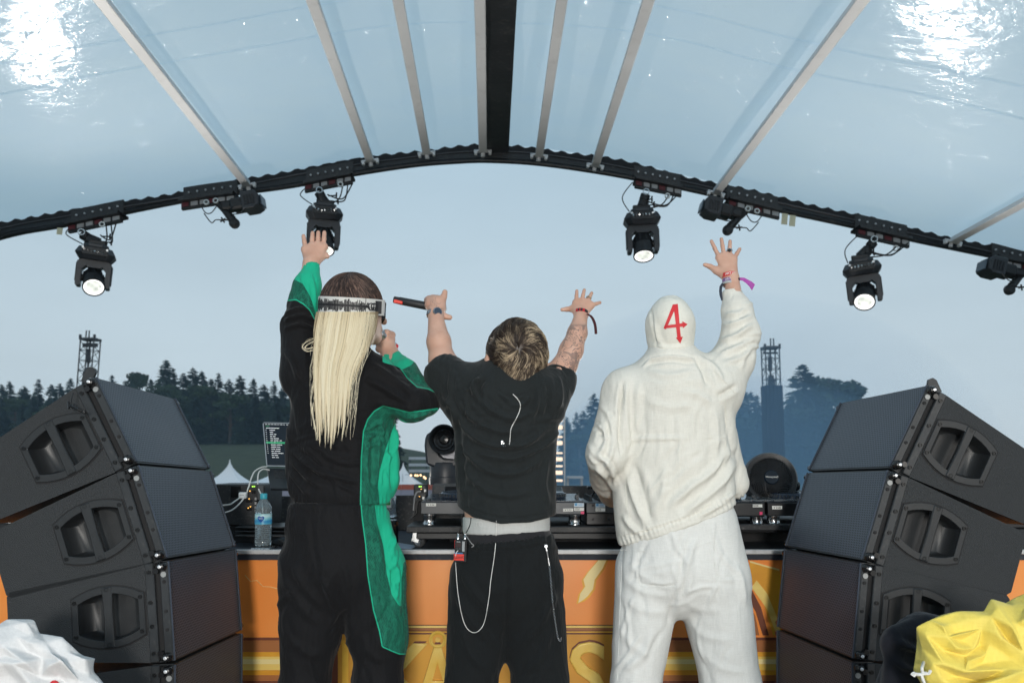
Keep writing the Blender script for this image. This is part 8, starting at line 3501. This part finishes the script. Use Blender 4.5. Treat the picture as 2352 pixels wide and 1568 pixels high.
yb_pr = [bc2((2150, 1480), (2210, 1470), 30, 45, Y=BYY), bc2((2200, 1470), (2270, 1490), 48, 52, Y=BYY), bc2((2150, 1510), (2240, 1530), 42, 55, Y=BYY), bc2((2125, 1500), (2140, 1530), 20, 26, Y=BYY), bc2((2270, 1490), (2350, 1470), 50, 80, Y=BYY),
         bc2((2310, 1425), (2370, 1420), 18, 45, Y=BYY), bc2((2340, 1450), (2420, 1480), 55, 90, Y=BYY), bc2((2230, 1560), (2400, 1620), 60, 120, Y=BYY), bc2((2300, 1650), (2380, 1880), 150, 150, Y=BYY)]
yf = [([(2140, 1460), (2180, 1470), (2240, 1440)], 6, .016), ([(2160, 1490), (2200, 1515), (2250, 1490), (2268, 1450)], 8, -.022), ([(2150, 1510), (2210, 1540), (2300, 1530)], 8, .014), ([(2290, 1420), (2310, 1450), (2340, 1490)], 7, -.018), ([(2270, 1445), (2310, 1480), (2352, 1500)], 8, .018),
      ([(2150, 1540), (2220, 1560), (2320, 1545)], 7, -.016), ([(2120, 1500), (2140, 1520), (2150, 1550)], 6, .012), ([(2320, 1420), (2335, 1460), (2352, 1480)], 7, .016), ([(2200, 1580), (2280, 1570), (2352, 1540)], 9, .016)]
yob = garment('yellow_bag', yb_pr, M_ybag, None, .009, yf, .050, (6, 6, 6), 57)
crumple(yob[0])
tag(yob[0], 'crumpled yellow drawstring bag in the lower right corner before the speakers', 'bag')
mb = MB()
by = bvh_of(yob[1], yob[2])
mb.tube(catmull([drop_on(2122, 1520, [by], .004, 2.0), at(2118, 1532, 1.99), at(2120, 1543, 1.99), at(2132, 1546, 1.99), at(2138, 1538, 1.99)], 6), .0035, 6)
mb.tube(catmull([at(2128, 1545, 1.99), at(2112, 1548, 1.985), at(2100, 1547, 1.98), at(2096, 1551, 1.98)], 5), [.004] * 10 + [.006] * 6, 6)
mb.tube(catmull([at(2116, 1548, 1.985), at(2120, 1560, 1.98), at(2124, 1570, 1.98)], 5), .0035, 6)
mb.build('drawstring', M_cable_white, yob[0])
dk_pr = [bc2((2062, 1470), (2150, 1450), 30, 36, Y=2.3), bc2((2060, 1480), (2070, 1570), 26, 40, Y=2.3), bc2((2120, 1480), (2110, 1600), 70, 80, Y=2.34), bc2((2160, 1470), (2200, 1600), 50, 70, Y=2.34), bc2((2110, 1600), (2130, 1880), 90, 100, Y=2.34)]
dob = garment('dark_cloth', dk_pr, cloth_mat('navy_cloth', (.006, .007, .012), (.011, .012, .018), .9, 500, .2, .15)[0], None, .008, [([(2060, 1470), (2110, 1490), (2180, 1460)], 8, .014), ([(2050, 1510), (2100, 1540), (2180, 1520)], 8, .012)], .010, (7, 7, 7), 61)
tag(dob[0], 'bundle of dark cloth hanging before the handle of the third speaker on the right', 'clothing')

# ------------------------------------------------------------------ stage lamps out of view whose glare shows in the tarpaulin and on the people's backs
def stage_lamp(pos, aim, power, size, blend, soft, label, group, stand=True):
    x, y, z = pos
    o = thing('floor_spotlight' if stand else 'wash_light', label, 'stage light', (x, y, z - .42), group)
    c = Vector((x, y, z))
    d = (Vector(aim) - c).normalized()
    mb = MB()
    mb.box((x, y, z - .36), (.34, .28, .12), ch=.02)
    mb.build('base', M_fix, o)
    mb = MB()
    for s in (-1, 1):
        mb.box((x + s * .17, y, z - .15), (.04, .12, .32), ch=.01)
    mb.build('yoke', M_fix, o)
    mb = MB()
    mb.lathe([(.06, -.2), (.11, -.16), (.12, .06), (.12, .08), (.105, .08), (.105, .05)], frame(d), c, 24, True, False)
    mb.build('head', M_fixd, o, True)
    mb = MB()
    mb.lathe([(.104, .055), (.001, .06)], frame(d), c, 24, False, False)
    mb.build('lens', M_lensring, o)
    ld = bpy.data.lights.new('spot', 'SPOT')
    ld.energy = power
    ld.spot_size = size
    ld.spot_blend = blend
    ld.shadow_soft_size = soft
    ld.color = (1.0, .96, .90)
    lo_ = bpy.data.objects.new('spot', ld)
    COL.objects.link(lo_)
    lo_.location = c + d * (.10 + soft)
    lo_.rotation_euler = d.to_track_quat('-Z', 'Y').to_euler()


GF = 'floor spotlights along the front edge of the stage'
for (pos, aim, pw, lab) in (((-3.5, 8.9, .45), (-2.6, 4.6, 4.0), 620, 'floor spotlight at the left front of the stage shining up'), ((-4.45, 9.2, 1.75), (-3.2, 5.8, 4.1), 190, 'raised spotlight at the left front corner of the stage'),
                      ((3.5, 8.9, .45), (2.7, 4.6, 4.0), 560, 'floor spotlight at the right front of the stage shining up'), ((4.0, 9.1, 1.25), (3.0, 5.6, 4.0), 170, 'raised spotlight at the right front corner of the stage')):
    stage_lamp(pos, aim, pw, R(72 if pos[2] > 1 else 125), 1.0, .16, lab, GF)
    if pos[2] > 1:
        mb = MB()
        mb.cyl((pos[0], pos[1], 0), (pos[0], pos[1], pos[2] - .43), .03)
        one('lamp_stand', mb, M_black, 'stand that carries the %s' % lab, 'stand')
GW = 'wash lights on the rear of the stage'
for (x, pw, lab) in ((-2.6, 90, 'wash light at the left rear of the stage'), (0.15, 1080, 'wash light at the middle rear of the stage'), (2.8, 90, 'wash light at the right rear of the stage')):
    stage_lamp((x, -4.2, 1.7), (x * .2, 3.2, .9), pw, R(95), .8, .35, lab, GW, False)
    mb = MB()
    mb.cyl((x, -4.2, 0), (x, -4.2, 1.27), .03)
    one('lamp_stand', mb, M_black, 'stand that carries the %s' % lab, 'stand')

# ------------------------------------------------------------------ haze
def volume(name, verts_scale, loc, colr, dens, sphere=False):
    me = bpy.data.meshes.new(name)
    bm = bmesh.new()
    if sphere:
        bmesh.ops.create_uvsphere(bm, u_segments=32, v_segments=16, radius=1)
    else:
        bmesh.ops.create_cube(bm, size=1)
    for v in bm.verts:
        v.co = (v.co.x * verts_scale[0] + loc[0], v.co.y * verts_scale[1] + loc[1], v.co.z * verts_scale[2] + loc[2])
    bm.to_mesh(me)
    bm.free()
    o = bpy.data.objects.new(name, me)
    COL.objects.link(o)
    m = bpy.data.materials.new(name + '_air')
    m.use_nodes = True
    n, l = nodes_of(m)
    n.clear()
    o_ = n.new('ShaderNodeOutputMaterial')
    pv = n.new('ShaderNodeVolumePrincipled')
    pv.inputs['Color'].default_value = (*colr, 1)
    pv.inputs['Density'].default_value = dens
    pv.inputs['Anisotropy'].default_value = 0.0
    l.new(pv.outputs[0], o_.inputs['Volume'])
    me.materials.append(m)
    o['kind'] = 'stuff'
    return o


volume('haze', (700, 620, 60), (0, 240, 22), (.55, .78, 1.0), 0.00042)
volume('smoke', (30, 42, 25), (27, 110, -3), (.45, .72, 1.0), 0.0038, True)
volume('smoke', (26, 36, 15), (25, 108, -3), (.42, .70, 1.0), 0.0062, True)
